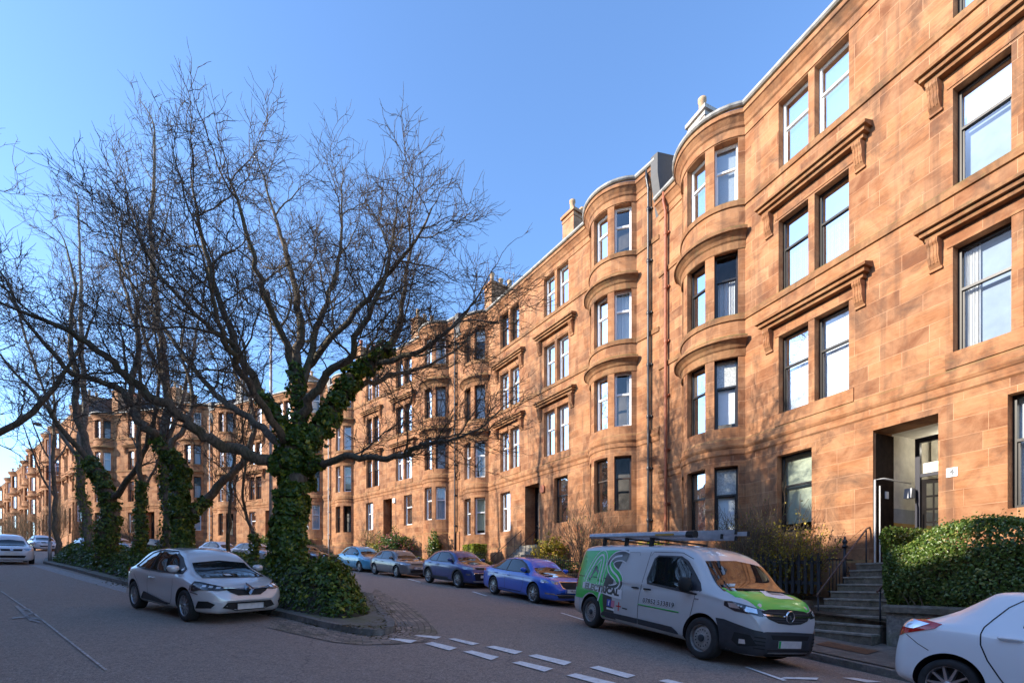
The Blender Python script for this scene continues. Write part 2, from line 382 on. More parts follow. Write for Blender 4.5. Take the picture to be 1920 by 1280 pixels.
def facade_path(W, bays, flats):
    """bays [(x0,x1)], flats = x cut positions. returns points and for bays the index of each angle"""
    xs = sorted(set([0, W] + flats)); pts = []; bidx = []
    segs = []; cur = 0
    for (a, b) in bays + [(W, W)]:
        for x in xs:
            if cur < x < a - 1e-4 or (x == 0 and cur == 0): segs.append((x, 0.))
        if a < W:
            c = b - a; Rr = (c / 2) / math.sin(R(60)); cx = (a + b) / 2; cy = -Rr * math.cos(R(60)); d = {}
            for th in BAY_TH:
                d[th] = len(segs); segs.append((cx + Rr * math.sin(R(th)), cy + Rr * math.cos(R(th))))
            bidx.append(d); cur = b
    segs.append((W, 0.))
    return segs, bidx
def normals(p):
    n = []
    for i in range(len(p)):
        v = Vector((0, 0))
        for j in (i - 1, i):
            if 0 <= j < len(p) - 1:
                e = Vector((p[j+1][0] - p[j][0], p[j+1][1] - p[j][1])).normalized(); v += Vector((-e.y, e.x))
        v.normalize()
        j = max(0, min(len(p) - 2, i)); e = Vector((p[j+1][0] - p[j][0], p[j+1][1] - p[j][1])).normalized()
        n.append(v / max(.5, v.dot(Vector((-e.y, e.x)))))
    return n
def sweep(mb, path, prof, m=0, closed=False):
    """prof = [(d, z)] swept along the plan path; d is the outward offset"""
    nn = normals(path); k = len(prof)
    vs = [(p[0] + n.x * d, p[1] + n.y * d, z) for p, n in zip(path, nn) for d, z in prof]
    fs = []
    for i in range(len(path) - 1):
        for j in range(k - 1 + (1 if closed else 0)):
            j2 = (j + 1) % k
            fs.append((i*k + j, (i+1)*k + j, (i+1)*k + j2, i*k + j2))
    fs.append(list(range(k))); fs.append([(len(path) - 1) * k + j for j in range(k)][::-1])
    mb.add(vs, fs, m)

WM = {}   # cache of window meshes
def window_meshes(w, h, style, fill, k=0):
    key = (round(w, 2), round(h, 2), style, fill, k)
    if key in WM: return WM[key]
    fm = {'W': 'white', 'K': 'black', 'B': 'brown', 'Wt': 'white'}[style]
    f = MB(); t = .085 if style == 'W' else .06; hw = w / 2; mr = h * .60
    f.box(-hw, -hw + t, -.09, 0, 0, h); f.box(hw - t, hw, -.09, 0, 0, h)
    f.box(-hw + t, hw - t, -.09, -.003, h - t, h); f.box(-hw + t, hw - t, -.09, -.002, 0, t * 1.15)
    f.box(-hw + t, hw - t, -.075, .006, mr - t * .45, mr + t * .45)
    if style != 'W':      # sash window: lower sash sits further back, with its own thin stiles
        for x in (-hw + t, hw - t - .035): f.box(x, x + .035, -.07, -.035, t, mr - .02)
    fme = f.mesh('window'); fme.materials.append(M[fm])
    g = MB(); 
    g.poly([(-hw + t, -.045, t), (hw - t, -.045, t), (hw - t, -.045, mr), (-hw + t, -.045, mr)])
    g.poly([(-hw + t, -.030, mr), (hw - t, -.030, mr), (hw - t, -.030, h - t), (-hw + t, -.030, h - t)])
    gme = g.mesh('pane'); gme.materials.append(M['glass2' if style == 'W' else 'glass'])
    c = None; y = -.16
    def sheet(z0, z1, matn, x0=-hw, x1=hw, wave=0, yy=y):
        b = MB(); n = 24 if wave else 1
        vs = []; fs = []
        for i in range(n + 1):
            x = x0 + (x1 - x0) * i / n; dy = wave * math.sin(i * 2.4) * (1 + .4 * math.sin(i * .9))
            vs += [(x, yy + dy, z0), (x, yy + dy, z1)]
        for i in range(n): fs.append((2*i, 2*i + 2, 2*i + 3, 2*i + 1))
        b.add(vs, fs, 0); return b, matn
    if fill == 'blind': c = sheet(.0 + (.0, .35, .9)[k % 3] * .3, h, 'blind')
    elif fill == 'full': c = sheet(0, h, 'blind')
    elif fill == 'half': c = sheet(h * .22, h * .56, 'blind')
    elif fill == 'cream': c = sheet(h * .12, h, 'cream')
    elif fill in ('topblind', 'topgrey'): c = sheet(h * .62, h, 'blind')
    elif fill == 'net': c = sheet(0, h, 'net', wave=.012)
    elif fill == 'lace': c = sheet(0, h * .6, 'lace', wave=.02)
    elif fill == 'venetian': c = sheet(0, h, 'venetian')
    elif fill == 'curtain': c = sheet(0, h, 'curtain', -hw, -hw + w * .30, .03)
    elif fill == 'curtainr': c = sheet(0, h, 'curtain', hw - w * .34, hw, .03)
    elif fill == 'frost': c = sheet(h * .62, h, 'frost', yy=-.055)
    cme = None
    if c: cme = c[0].mesh('curtain' if fill in ('net', 'lace', 'curtain', 'curtainr') else ('patterned_pane' if fill == 'frost' else 'blind')); cme.materials.append(M[c[1]])
    c2 = None
    if fill in ('topgrey', 'curtainr'):
        b2, mn = sheet(0, h * (.60 if fill == 'topgrey' else 1), 'sky_tone', yy=-.21); c2 = b2.mesh('blind'); c2.materials.append(M[mn])  # grey-blue sheet stands in for sky reflected in the pane
    if fill == 'frost' and k % 2 == 0:
        b2, mn = sheet(h * .10, h * .58, 'blind'); c2 = b2.mesh('blind'); c2.materials.append(M[mn])
    WM[key] = (fme, gme, cme, c2); return WM[key]
def place_window(root, a, b, z0, z1, style, fill, k=0):
    """a, b = the set-back corners of the opening"""
    ax = Vector((a[0], a[1])); bx = Vector((b[0], b[1])); mid = (ax + bx) / 2; e = (bx - ax)
    fme, gme, cme, c2 = window_meshes(e.length - .004, z1 - z0, style, fill, k)
    o = link('window', fme, None, root, (mid.x, mid.y, z0), (0, 0, math.atan2(e.y, e.x)))
    link('pane', gme, None, o)
    if cme: link(cme.name.split('.')[0], cme, None, o)
    if c2: link('blind', c2, None, o)  # holds the frosted windows' blinds and also the painted sky-reflection sheets
    return o

def make_house(name, label, P0, P1, off, seed=1, bays=((1.1, 3.7), (12.4, 15.0)), pairs=((5.2, 7.05), (9.2, 11.05)),
               gwin=((5.25, 6.25), (10.05, 11.05)), door=(7.45, 8.65), chim=(6.4, 14.4), win=None, stone='stone', detail=2,
               pipes=(('pipe_black', .45),), cat='tenement house', group='red sandstone tenement houses along the crescent', wallmat=None, pots=4, doorfull=False, party=0, alarm=None):
    rs = random.Random(seed)
    d = Vector((P1[0] - P0[0], P1[1] - P0[1])); W = d.length
    root = empty(name, (P0[0], P0[1], off), math.atan2(d.y, d.x), label, cat, group)
    sc_ = W / 16.2
    S = [stone_m for stone_m in (M[stone],)][0]
    flats = []; ops = []      # (x0,x1,z0,z1,kind,floor)
    DW = .17
    for (a, b) in pairs:
        m = (a + b) / 2
        for fl in (1, 2, 3):
            for (x0, x1) in ((a, m - DW / 2), (m + DW / 2, b)): ops.append((x0, x1, HEADS[fl][0], HEADS[fl][1], 'win', fl))
        flats += [a, m - DW / 2, m + DW / 2, b]
    for (a, b) in gwin: ops.append((a, b, HEADS[0][0], HEADS[0][1], 'win', 0)); flats += [a, b]
    if door: ops.append((door[0], door[1], 0, 3.15, 'door', 0)); flats += list(door)
    path, bidx = facade_path(W, list(bays), flats)
    tt = [0]
    for i in range(len(path) - 1): tt.append(tt[-1] + math.hypot(path[i+1][0] - path[i][0], path[i+1][1] - path[i][1]))
    O = []   # (i0,i1,z0,z1,kind,fl)
    for (x0, x1, z0, z1, k, fl) in ops:
        i0 = min(range(len(path)), key=lambda i: abs(path[i][0] - x0) + abs(path[i][1])); i1 = min(range(len(path)), key=lambda i: abs(path[i][0] - x1) + abs(path[i][1]))
        O.append((i0, i1, z0, z1, k, fl))
    for dd in bidx:
        for (t0, t1) in BAY_WIN:
            for fl in range(4): O.append((dd[t0], dd[t1], HEADS[fl][0], HEADS[fl][1], 'bay', fl))
    w = MB(); uoff = rs.uniform(0, 50)
    for i in range(len(path) - 1):
        cuts = sorted([(o[2], o[3]) for o in O if o[0] <= i < o[1]])
        z = ZB; spans = []
        for c in cuts: spans.append((z, c[0])); z = c[1]
        spans.append((z, ZT))
        (xa, ya), (xb, yb) = path[i], path[i+1]
        for (z0, z1) in spans:
            if z1 - z0 < .005: continue
            ua, ub = tt[i] + uoff, tt[i+1] + uoff
            w.add([(xa, ya, z0), (xb, yb, z0), (xb, yb, z1), (xa, ya, z1)], [(0, 3, 2, 1)], 0, [[(ua, z0), (ua, z1), (ub, z1), (ub, z0)]])
    insets = []
    for (i0, i1, z0, z1, k, fl) in O:
        a = Vector(path[i0]); b = Vector(path[i1]); e = (b - a).normalized(); n = Vector((-e.y, e.x))
        dep = .20 if k != 'door' else .75
        A = a - n * dep; B = b - n * dep; insets.append((A, B))
        def q(p1, p2, za, zb2, u0, mi=1):
            w.add([(p1.x, p1.y, za), (p2.x, p2.y, za), (p2.x, p2.y, zb2), (p1.x, p1.y, zb2)], [(0, 1, 2, 3)], mi, [[(u0, za), (u0 + dep, za), (u0 + dep, zb2), (u0, zb2)]])
        q(a, A, z0, z1, 0); q(B, b, z0, z1, 3)
        arc = [Vector(path[i]) for i in range(i0, i1 + 1)]
        for zz, rev in ((z0, False), (z1, True)):
            vs = [(p.x, p.y, zz) for p in arc] + [(B.x, B.y, zz), (A.x, A.y, zz)]
            f = list(range(len(vs)));  w.add(vs, [f if rev else f[::-1]], 1, [[(v[0], v[1]) for v in (vs if rev else vs[::-1])]])
    # gables, back
    D = 11.
    for (x, s) in ((0, 1), (W, -1)):
        vs = [(x, 0, ZB), (x, -D, ZB), (x, -D, ZT), (x, 0, ZT)]
        w.add(vs, [(0, 1, 2, 3) if s == 1 else (3, 2, 1, 0)], 0)
    w.poly([(W, -D, ZB), (0, -D, ZB), (0, -D, ZT), (W, -D, ZT)])
    w.build('wall', [S, M['trim']], root)
    # string courses
    t = MB()
    sweep(t, path, [(.002, 3.46), (.035, 3.50), (.035, 3.66), (.055, 3.68), (.085, 3.74), (.085, 3.78), (.05, 3.80), (.05, 3.93), (.02, 3.98), (.002, 3.99)])
    if door:
        pass
    t.build('string_course', M['trim'], root)
    t = MB()
    for zz in (7.79, 11.29): sweep(t, path, [(.002, zz - .19), (.045, zz - .18), (.045, zz - .02), (.03, zz), (.002, zz + .002)])
    t.build('sill_band', M['hood'] if detail > 1 else M['trim'], root)
    t = MB()
    sweep(t, path, [(.002, 13.24), (.03, 13.25), (.03, 13.48), (.07, 13.52), (.10, 13.60), (.20, 13.74), (.24, 13.76), (.24, 13.88), (.18, 13.92), (.0, 13.94), (.0, 13.60)], closed=True)
    t.build('cornice', M['trim'], root)
    t = MB(); sweep(t, path, [(.19, 13.93), (.27, 13.94), (.31, 13.98), (.31, 14.05), (.28, 14.05), (.26, 13.99), (.20, 13.97)], closed=True)
    t.build('gutter', M['gutter'], root)
    # base course
    t = MB(); sweep(t, path, [(.002, ZB), (.06, ZB), (.06, .02), (.02, .07), (.002, .08)]) if not door else None
    if door:
        ia = min(range(len(path)), key=lambda i: abs(path[i][0] - door[0]) + abs(path[i][1])); ib = min(range(len(path)), key=lambda i: abs(path[i][0] - door[1]) + abs(path[i][1]))
        for pp in (path[:ia + 1], path[ib:]): sweep(t, pp, [(.002, ZB), (.06, ZB), (.06, .02), (.02, .07), (.002, .08)])
        t.box(door[0], door[1], -.5, .06, -.14, -.002)
    t.build('base_course', M['trim'], root)
    # bay hoods
    for dd in bidx:
        sub = path[dd[-60]:dd[60] + 1]
        for (zt, nm) in ((7.10, 0), (10.40, 0)):
            t = MB(); sweep(t, sub, [(.002, zt - .62), (.02, zt - .60), (.02, zt - .38), (.06, zt - .34), (.10, zt - .26), (.20, zt - .17), (.25, zt - .15), (.25, zt - .07), (.21, zt - .03), (.002, zt)])
            t.build('bay_cornice', M['hood'] if detail > 1 else M['trim'], root)
    # hoods on corbels over the paired windows
    for (a, b) in pairs:
        for zt in (7.15, 10.50):
            x0, x1 = a - .42, b + .42
            t = MB()
            for (p, za, zb2, ex) in ((.16, zt - .30, zt - .20, 0), (.24, zt - .20, zt - .10, .07), (.31, zt - .10, zt - .03, .13)):
                t.box(x0 - ex, x1 + ex, -.01, p, za + .001, zb2)
            t.prism([(-.01, zt - .03), (.31, zt - .03), (-.01, zt + .05)], x0 - .13, x1 + .13, 'x')
            hd = t.build('window_hood', M['hood'], root)
            for xc in (x0 + .14, x1 - .14):
                cb = MB(); pr = [(-.01, zt - .32), (.20, zt - .32), (.21, zt - .40), (.17, zt - .46), (.15, zt - .56), (.16, zt - .68), (.11, zt - .82), (.05, zt - .90), (-.01, zt - .92)]
                cb.prism(pr, xc - .10, xc + .10, 'x')
                for g in (-.06, 0, .06): cb.prism([(p[0] + .012, p[1]) for p in pr[1:7]] + [(.0, zt - .8), (.0, zt - .33)], xc + g - .014, xc + g + .014, 'x')
                cb.box(xc - .12, xc + .12, -.01, .05, zt - .95, zt - .90)
                cb.build('corbel', M['trim'], hd)
            t = MB(); t.box(a - .1, b + .1, -.002, .018, zt - .60, zt - .545); t.build('lintel_mould', M['trim'], root)
        t = MB(); t.box(a - .12, b + .12, -.01, .03, 4.0, 4.33); t.build('sill_block', M['trim'], root)
    # windows
    idx = 0
    for (i0, i1, z0, z1, k, fl), (A, B) in zip(O, insets):
        if k == 'door': continue
        st, fi = ('W', 'net') if not win else win(k, fl, path[i0][0], idx, rs)
        place_window(root, A, B, z0, z1, st, fi, idx % 3); idx += 1
    # dark sheets behind the windows, room gloom put into their colour
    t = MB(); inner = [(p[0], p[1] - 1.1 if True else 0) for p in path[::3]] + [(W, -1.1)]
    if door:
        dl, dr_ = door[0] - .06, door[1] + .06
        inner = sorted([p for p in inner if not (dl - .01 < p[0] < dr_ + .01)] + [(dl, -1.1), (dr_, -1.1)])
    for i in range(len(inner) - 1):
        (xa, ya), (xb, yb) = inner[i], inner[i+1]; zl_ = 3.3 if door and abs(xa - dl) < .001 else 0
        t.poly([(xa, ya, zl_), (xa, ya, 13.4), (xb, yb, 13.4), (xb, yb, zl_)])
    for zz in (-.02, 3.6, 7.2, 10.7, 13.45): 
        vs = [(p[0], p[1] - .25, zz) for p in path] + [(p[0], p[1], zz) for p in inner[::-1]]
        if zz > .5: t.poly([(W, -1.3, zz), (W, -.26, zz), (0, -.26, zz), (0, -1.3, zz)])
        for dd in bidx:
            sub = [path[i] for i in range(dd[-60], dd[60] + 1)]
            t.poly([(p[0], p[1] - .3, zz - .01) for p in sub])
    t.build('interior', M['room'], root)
    # roof: slopes back to the ridge then down
    t = MB()
    nn = normals(path); ed = [(p[0] + n.x * .16, p[1] + n.y * .16) for p, n in zip(path, nn)]
    for i in range(len(ed) - 1):
        t.poly([(ed[i][0], ed[i][1], 13.95), (ed[i+1][0], ed[i+1][1], 13.95), (ed[i+1][0], -.9, 14.25), (ed[i][0], -.9, 14.25)])
    t.poly([(0, -.9, 14.25), (W, -.9, 14.25), (W, -5.3, 16.5), (0, -5.3, 16.5)])
    t.poly([(0, -5.3, 16.5), (W, -5.3, 16.5), (W, -D - .2, 13.6), (0, -D - .2, 13.6)])
    t.build('roof', M['slate'], root)
    # party wall upstand
    t = MB(); pt = party
    t.prism([(.30, 13.4 if pt == 0 else 13.3), (.30, 14.15 + pt), (-.8, 14.55 + pt), (-5.3, 16.9 + pt), (-D, 13.9 + pt), (-D, 12), (.0, 12.)], -.16, .16, 'x')
    t.build('party_wall', M['lead'], root)
    # chimneys
    for ci, cx in enumerate(chim):
        cm = M['grout'] if (seed == 1 and ci == 1) or (seed > 4 and (seed + ci) % 3 == 0) else S
        hz = 16.7 + (.35 if ci else 0)
        t = MB(); t.box(cx - .42, cx + .42, -3.9, -1.2, 13.6, hz); t.box(cx - .50, cx + .50, -3.98, -1.12, hz, hz + .14); t.box(cx - .45, cx + .45, -3.93, -1.17, hz - .22, hz - .12)
        ch = t.build('chimney', [cm], root)
        for q in range(pots):
            p = MB(); hh = (.72, .62, .78, .66)[q % 4]
            Mx = Matrix.Translation((cx, -1.5 - q * .68, hz + .14))
            p.lathe([(.0, 0), (.17, 0), (.16, .08), (.125, .12), (.13, hh - .15), (.16, hh - .1), (.16, hh), (.10, hh), (.10, hh - .3), (0, hh - .3)], 12, 0, Mx)
            p.build('chimney_pot', M['redclay' if (seed > 3 and ci) else 'clay'], ch)
    if seed in (3, 4, 5, 7) or seed > 10:
        t = MB(); ax_ = chim[-1]; t.tube([(ax_, -3.2, 16.8), (ax_, -3.2, 18.6)], .022, 5); t.tube([(ax_ - .1, -3.7, 18.45), (ax_ + .1, -2.5, 18.5)], .014, 4)
        for q in range(7): f = q / 6; t.tube([(ax_ - .1 + .2*f - .22, -3.7 + 1.2*f, 18.45 + .05*f), (ax_ - .1 + .2*f + .22, -3.7 + 1.2*f, 18.45 + .05*f)], .008, 3)
        t.build('aerial', M['gutter'], root)
    # downpipes
    for (pm, px_) in pipes:
        t = MB()
        zt = 13.6
        t.tube([(px_, .22, 13.95), (px_, .22, zt), (px_, .12, zt - .35), (px_, .12, .3), (px_, .12, -3)], .055, 8)
        for zz in range(0, 13, 2):
            t.lathe([(.07, zz), (.075, zz + .02), (.075, zz + .10), (.07, zz + .12)], 10, 0, Matrix.Translation((px_, .12, .4)))
            t.box(px_ - .12, px_ + .12, 0, .08, zz + .44, zz + .50)
        t.build('downpipe', M[pm], root)
    # entrance
    if door:
        x0, x1 = door; zt = 3.15
        if doorfull: make_close(root, x0, x1)
        else:
            t = MB(); t.box(x0 + .03, x1 - .03, -.74, -.70, 2.45, zt - .02); t.box(x0, x0 + .09, -.8, -.66, 0, zt); t.box(x1 - .09, x1, -.8, -.66, 0, zt); t.box(x0 + .09, x1 - .09, -.8, -.665, 2.38, 2.48)
            t.build('door_frame', M['black'], root)
            t = MB(); t.box(x0 + .09, x1 - .09, -.75, -.70, 0, 2.38)
            for r_ in range(2):
                for c_ in range(2):
                    xx = x0 + .17 + c_ * .5; t.box(xx, xx + .36, -.70, -.685, .2 + r_ * 1.1, 1.1 + r_ * 1.1)
            dr = t.build('door', M['blackwood'], root)
            h = MB(); h.lathe([(0, 0), (.03, .0), (.03, .05), (0, .06)], 10, 0, Matrix.Translation((x1 - .2, -.70, 1.1)) @ Matrix.Rotation(R(-90), 4, 'X')); h.build('handle', M['clay'], dr)
            t = MB(); t.box(x0 - .2, x1 + .2, -.95, -.9, 0, 3.2); t.build('lobby', M['cream'], root)
    if alarm:
        ax, az, am = alarm; t = MB(); t.prism([(ax - .13, az - .16), (ax + .13, az - .16), (ax + .15, az + .1), (ax + .08, az + .2), (ax - .08, az + .2), (ax - .15, az + .1)], 0, .09, 'y'); t.build('alarm_box', M[am], root)
    return root

M['wall_cream'] = plain('cream_close_wall', (.74, .71, .62), .6); M['wall_grey'] = plain('grey_close_wall', (.34, .37, .41), .5)
M['lampglow'] = plain('lit_tube', (.8, .78, .7), .5); _b = M['lampglow'].node_tree.nodes['Principled BSDF']; _b.inputs['Emission Color'].default_value = (1, .93, .80, 1); _b.inputs['Emission Strength'].default_value = 5.5
M['tile_y'] = plain('yellow_tile', (.45, .25, .03), .3); M['tile_r'] = plain('brown_tile', (.20, .06, .03), .3)
M['navy'] = plain('navy_door_frame', (.012, .014, .03), .4)
M['storm'] = plain('dark_stained_door', (.028, .017, .012), .85, var=.4, spec=.1)
M['text_grey'] = plain('grey_lettering', (.16, .17, .18), .6)
def text_mesh(txt, size, font_off=0, extrude=.004, bold=True):
    cu = bpy.data.curves.new('t', 'FONT'); cu.body = txt; cu.size = size; cu.extrude = extrude; cu.offset = font_off; cu.resolution_u = 3
    cu.align_x = 'CENTER'; cu.align_y = 'CENTER'
    o = bpy.data.objects.new('t', cu); C.objects.link(o); dg = bpy.context.evaluated_depsgraph_get()
    me = bpy.data.meshes.new_from_object(o.evaluated_get(dg)); bpy.data.objects.remove(o); return me
def make_close(root, x0, x1):
    """open entrance passage of the nearest house, x0 is the side nearer the camera"""
    zt = 3.15; w = x1 - x0
    # outer passage walls beyond the stone reveal (depth .75..3.5)
    t = MB(); yb = -4.2
    for (x, s) in ((x0, 1), (x1, -1)):
        for (za, zb2, mi) in ((0, .72, 0), (.72, .74, 2), (.74, .92, 3), (.92, 1.0, 2), (1.0, 1.35, 1), (1.35, zt, 0)):
            vs = [(x, -.755, za), (x, yb, za), (x, yb, zb2), (x, -.755, zb2)]
            t.add(vs, [(0, 1, 2, 3) if s == -1 else (3, 2, 1, 0)], mi)
    t.poly([(x0, yb, 0), (x1, yb, 0), (x1, yb, zt), (x0, yb, zt)]); t.poly([(x0, -.75, zt), (x1, -.75, zt), (x1, yb, zt), (x0, yb, zt)])
    t.poly([(x0, -.5, 0.003), (x1, -.5, .003), (x1, yb, .003), (x0, yb, .003)], 1)
    t.build('passage', [M['wall_cream'], M['wall_grey'], M['tile_y'], M['tile_r']], root)
    # arch within
    t = MB(); a = []
    for k in range(0, 13):
        w_ = math.pi * k / 12; a.append(((x0 + x1) / 2 + (w/2 - .08) * math.cos(w_), 2.25 + .62 * math.sin(w_)))
    for k in range(12):
        (xa, za), (xb, zb2) = a[k], a[k+1]; t.add([(xa, -2.3, za), (xb, -2.3, zb2), (xb, -2.3, zt), (xa, -2.3, zt)], [(0, 1, 2, 3)])
        t.add([(xa, -2.3, za), (xb, -2.3, zb2), (xb, -2.5, zb2), (xa, -2.5, za)], [(0, 1, 2, 3)])
    t.build('arch', M['wall_cream'], root)
    # folded storm door against the far reveal
    t = MB(); t.box(x1 - .05, x1 - .002, -.74, -.02, 0, 3.08); sd = t.build('storm_door', M['storm'], root)
    h = MB(); h.box(x1 - .07, x1 - .05, -.5, -.38, 1.55, 1.72); h.build('entry_panel', M['white'], sd)
    # inner door frame
    t = MB(); y = -1.25
    t.box(x0 + .001, x0 + .10, y - .08, y, 0, zt - .12); t.box(x1 - .34, x1 - .24, y - .08, y, 0, zt - .12); t.box(x0 + .10, x1 - .34, y - .08, y, zt - .24, zt - .12); t.box(x0 + .10, x1 - .34, y - .07, y - .01, 2.08, 2.16)
    t.build('inner_frame', M['navy'], root)
    t = MB(); t.box(x0 + .12, x1 - .36, y - .15, y - .10, 2.17, 2.42); t.build('ledge', M['wall_cream'], root)
    # glazed door leaf, ajar
    t = MB(); L = .72; H = 2.02
    t.box(0, .09, 0, .05, 0, H); t.box(L - .09, L, 0, .05, 0, H); t.box(.09, L - .09, .001, .049, H - .10, H); t.box(.09, L - .09, .001, .049, 0, .35)
    for k in range(1, 4): xx = .09 + k * (L - .18) / 4; t.box(xx - .016, xx + .016, .006, .044, .35, H - .1)
    for k in range(1, 5): zz = .35 + k * (H - .45) / 5; t.box(.09, L - .09, .005, .045, zz - .022, zz + .022)
    dr = t.build('glazed_door', M['black'], root, (x1 - .35, y - .06, 0.01), (0, 0, R(180 + 35)))
    g = MB(); g.poly([(.09, .025, .35), (L - .09, .025, .35), (L - .09, .025, H - .1), (.09, .025, H - .1)]); g.build('pane', M['glass'], dr)
    # pipes and light fitting by the door
    t = MB(); t.tube([(x1 - .10, .10, -1.2), (x1 - .10, .10, 1.95), (x1 - .12, -.2, 2.0), (x1 - .2, -1.15, 1.95)], .022, 8); t.tube([(x1 - .17, .04, -1.2), (x1 - .17, .04, 1.8)], .014, 8)
    t.build('conduit', M['pipe_white'], root)
    t = MB(); t.prism([(-1.0, 1.58), (-1.18, 1.58), (-1.18, 1.82), (-1.05, 1.82)], x1 - .28, x1 - .12, 'x'); t.build('meter_box', M['wall_grey'], root)
    t = MB(); t.box(x0 + .35, x0 + .75, -1.9, -1.8, zt - .32, zt - .26); t.build('ceiling_lamp', M['lampglow'], root)
    # number plate on the wall
    t = MB(); nx = x0 - .24; t.box(nx - .095, nx + .095, .004, .018, 1.74, 1.93)
    npl = t.build('number_sign', M['white'], root)
    me = text_mesh('4', .17, .004); me.materials.append(M['text_grey'])
    link('numeral', me, None, npl, (nx, .022, 1.835), (R(90), 0, R(180)))

F = [(12.06, 3.61), (5.60, 18.25), (-3.4, 31.3), (-15.98, 42.44), (-31.1, 49.8), (-47.5, 53.6), (-60.8, 63.8), (-74, 74), (-87.5, 84.3), (-100.8, 94.5), (-114.2, 104.8)]
def win1(k, fl, x, idx, rs):
    if k == 'bay':
        return {0: ('K', 'frost'), 1: ('K', 'frost'), 2: ('K', 'lace'), 3: ('Wt', 'venetian')}[fl]
    if fl == 0: return ('K', 'cream') if x > 8 else ('K', 'full')
    if x > 8: return {1: ('K', 'full'), 2: ('K', 'lace'), 3: ('Wt', 'venetian')}[fl]
    return {1: ('K', 'curtainr'), 2: ('K', 'topgrey'), 3: ('K', 'net')}[fl]
def win2(k, fl, x, idx, rs):
    if k == 'bay':
        if x < 6: return {0: ('B', 'none'), 1: ('W', 'curtain'), 2: ('W', 'net'), 3: ('W', 'none')}[fl]
        return {0: ('W', 'cream'), 1: ('W', 'none'), 2: ('K', 'net'), 3: ('K', 'topblind')}[fl]
    if fl == 0: return ('K', 'none') if x < 8 else ('W', 'cream')
    if fl == 3 and x > 8: return ('K', 'half')
    return ('W', rs.choice(['net', 'net', 'none', 'curtain']))
def winr(k, fl, x, idx, rs):
    q = (int(x / 4) * 5 + fl * 3 + int(k == 'bay')) % 7
    return [('K', 'net'), ('W', 'net'), ('K', 'none'), ('W', 'none'), ('B', 'lace'), ('W', 'cream'), ('K', 'topblind')][q]
H = []
H.append(make_house('tenement_house', 'nearest sandstone tenement at the right edge, its open entrance marked number 4', F[0], F[1], EYE + .5, 1,
    bays=((1.0, 3.6), (12.15, 14.75)), pairs=((5.05, 7.03), (9.11, 11.03)), gwin=((5.1, 6.18), (10.06, 11.08)), door=(7.28, 8.56), chim=(5.5, 15.35),
    win=win1, doorfull=True, pipes=(('pipe_rust', 15.52),), pots=1, party=0))
H.append(make_house('tenement_house', 'second tenement from the right, white framed bay windows and a red alarm box', F[1], F[2], EYE + .5 + 1.49, 3,
    bays=((1.1, 3.7), (12.3, 14.9)), chim=(6.6, 14.3), win=win2, pipes=(('pipe_black', .42),), party=0, pots=4, alarm=(7.1, 2.75, 'pipe_rust')))
H.append(make_house('tenement_house', 'third tenement from the right, behind the flowering shrubs and grey hatchback', F[2], F[3], EYE + .5 + 2.84, 4,
    bays=((1.1, 3.7), (13.05, 15.65)), pairs=((5.15, 7.1), (9.37, 11.15)), gwin=((5.1, 6.1), (10.2, 11.2)), door=(7.6, 8.75), win=winr, pipes=(('pipe_black', .35),), party=0, alarm=(7.25, 2.9, 'white')))
H.append(make_house('tenement_house', 'fourth tenement from the right, seen behind the ivy covered trunk with a white downpipe', F[3], F[4], EYE + .5 + 3.4, 5,
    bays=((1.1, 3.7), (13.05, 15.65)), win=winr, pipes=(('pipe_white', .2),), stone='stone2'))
H.append(make_house('tenement_house', 'fifth tenement from the right, nearly facing the camera through the bare trees', F[4], F[5], EYE + .5 + 4.1, 7,
    bays=((1.1, 3.7), (13.05, 15.65)), win=winr, pipes=(('pipe_white', .2),)))
offs = [5.6, 5.6, 4.6, 4.2, 4.0]
labs = ['tenement just left of the bend in the terrace, seen end on behind the lamp post', 'tenement seven houses along, stepping down towards the left edge', 'small distant tenement with stacked bays, second from the left edge',
        'most distant visible tenement at the far left edge', 'last tenement of the terrace beyond the left edge']
for q in range(5):
    if q == 4: continue
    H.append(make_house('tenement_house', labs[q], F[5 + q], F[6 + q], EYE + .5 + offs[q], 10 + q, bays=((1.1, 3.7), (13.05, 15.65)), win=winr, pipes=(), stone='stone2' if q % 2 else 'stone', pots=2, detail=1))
# ------------------------------------------------------------------ setting: ground, road, pavement, island
def house_pt(i, x, d=0):
    a = Vector(F[i]); b = Vector(F[i+1]); e = (b - a).normalized(); n = Vector((-e.y, e.x)); return a + e * x + n * d
def hx(i, px, d):
    """distance along house front i where a line offset d to the street meets photo column px"""
    lo, hi = -10., 30.
    r = (px - 960) / 900
    for _ in range(60):
        m = (lo + hi) / 2; p = house_pt(i, m, d)
        if p.y < .2 or p.x / p.y > r: lo = m
        else: hi = m
    return (lo + hi) / 2
e0 = (Vector(F[1]) - Vector(F[0])).normalized()
FE = [tuple(Vector(F[0]) - e0 * 16)] + F
def fine(path, step):
    out = []
    for a, b in zip(path[:-1], path[1:]):
        L_ = math.hypot(b[0]-a[0], b[1]-a[1]); n = max(1, int(L_ / step))
        for k in range(n): out.append((a[0] + (b[0]-a[0]) * k / n, a[1] + (b[1]-a[1]) * k / n))
    out.append(path[-1]); return out
def offset(path, d):
    nn = normals(path); return [(p[0] + n.x * d, p[1] + n.y * d) for p, n in zip(path, nn)]
KD, GD = 3.7, 2.1
def pave_z(k, d): return gz(*k) + .13 + (KD - d) * .10

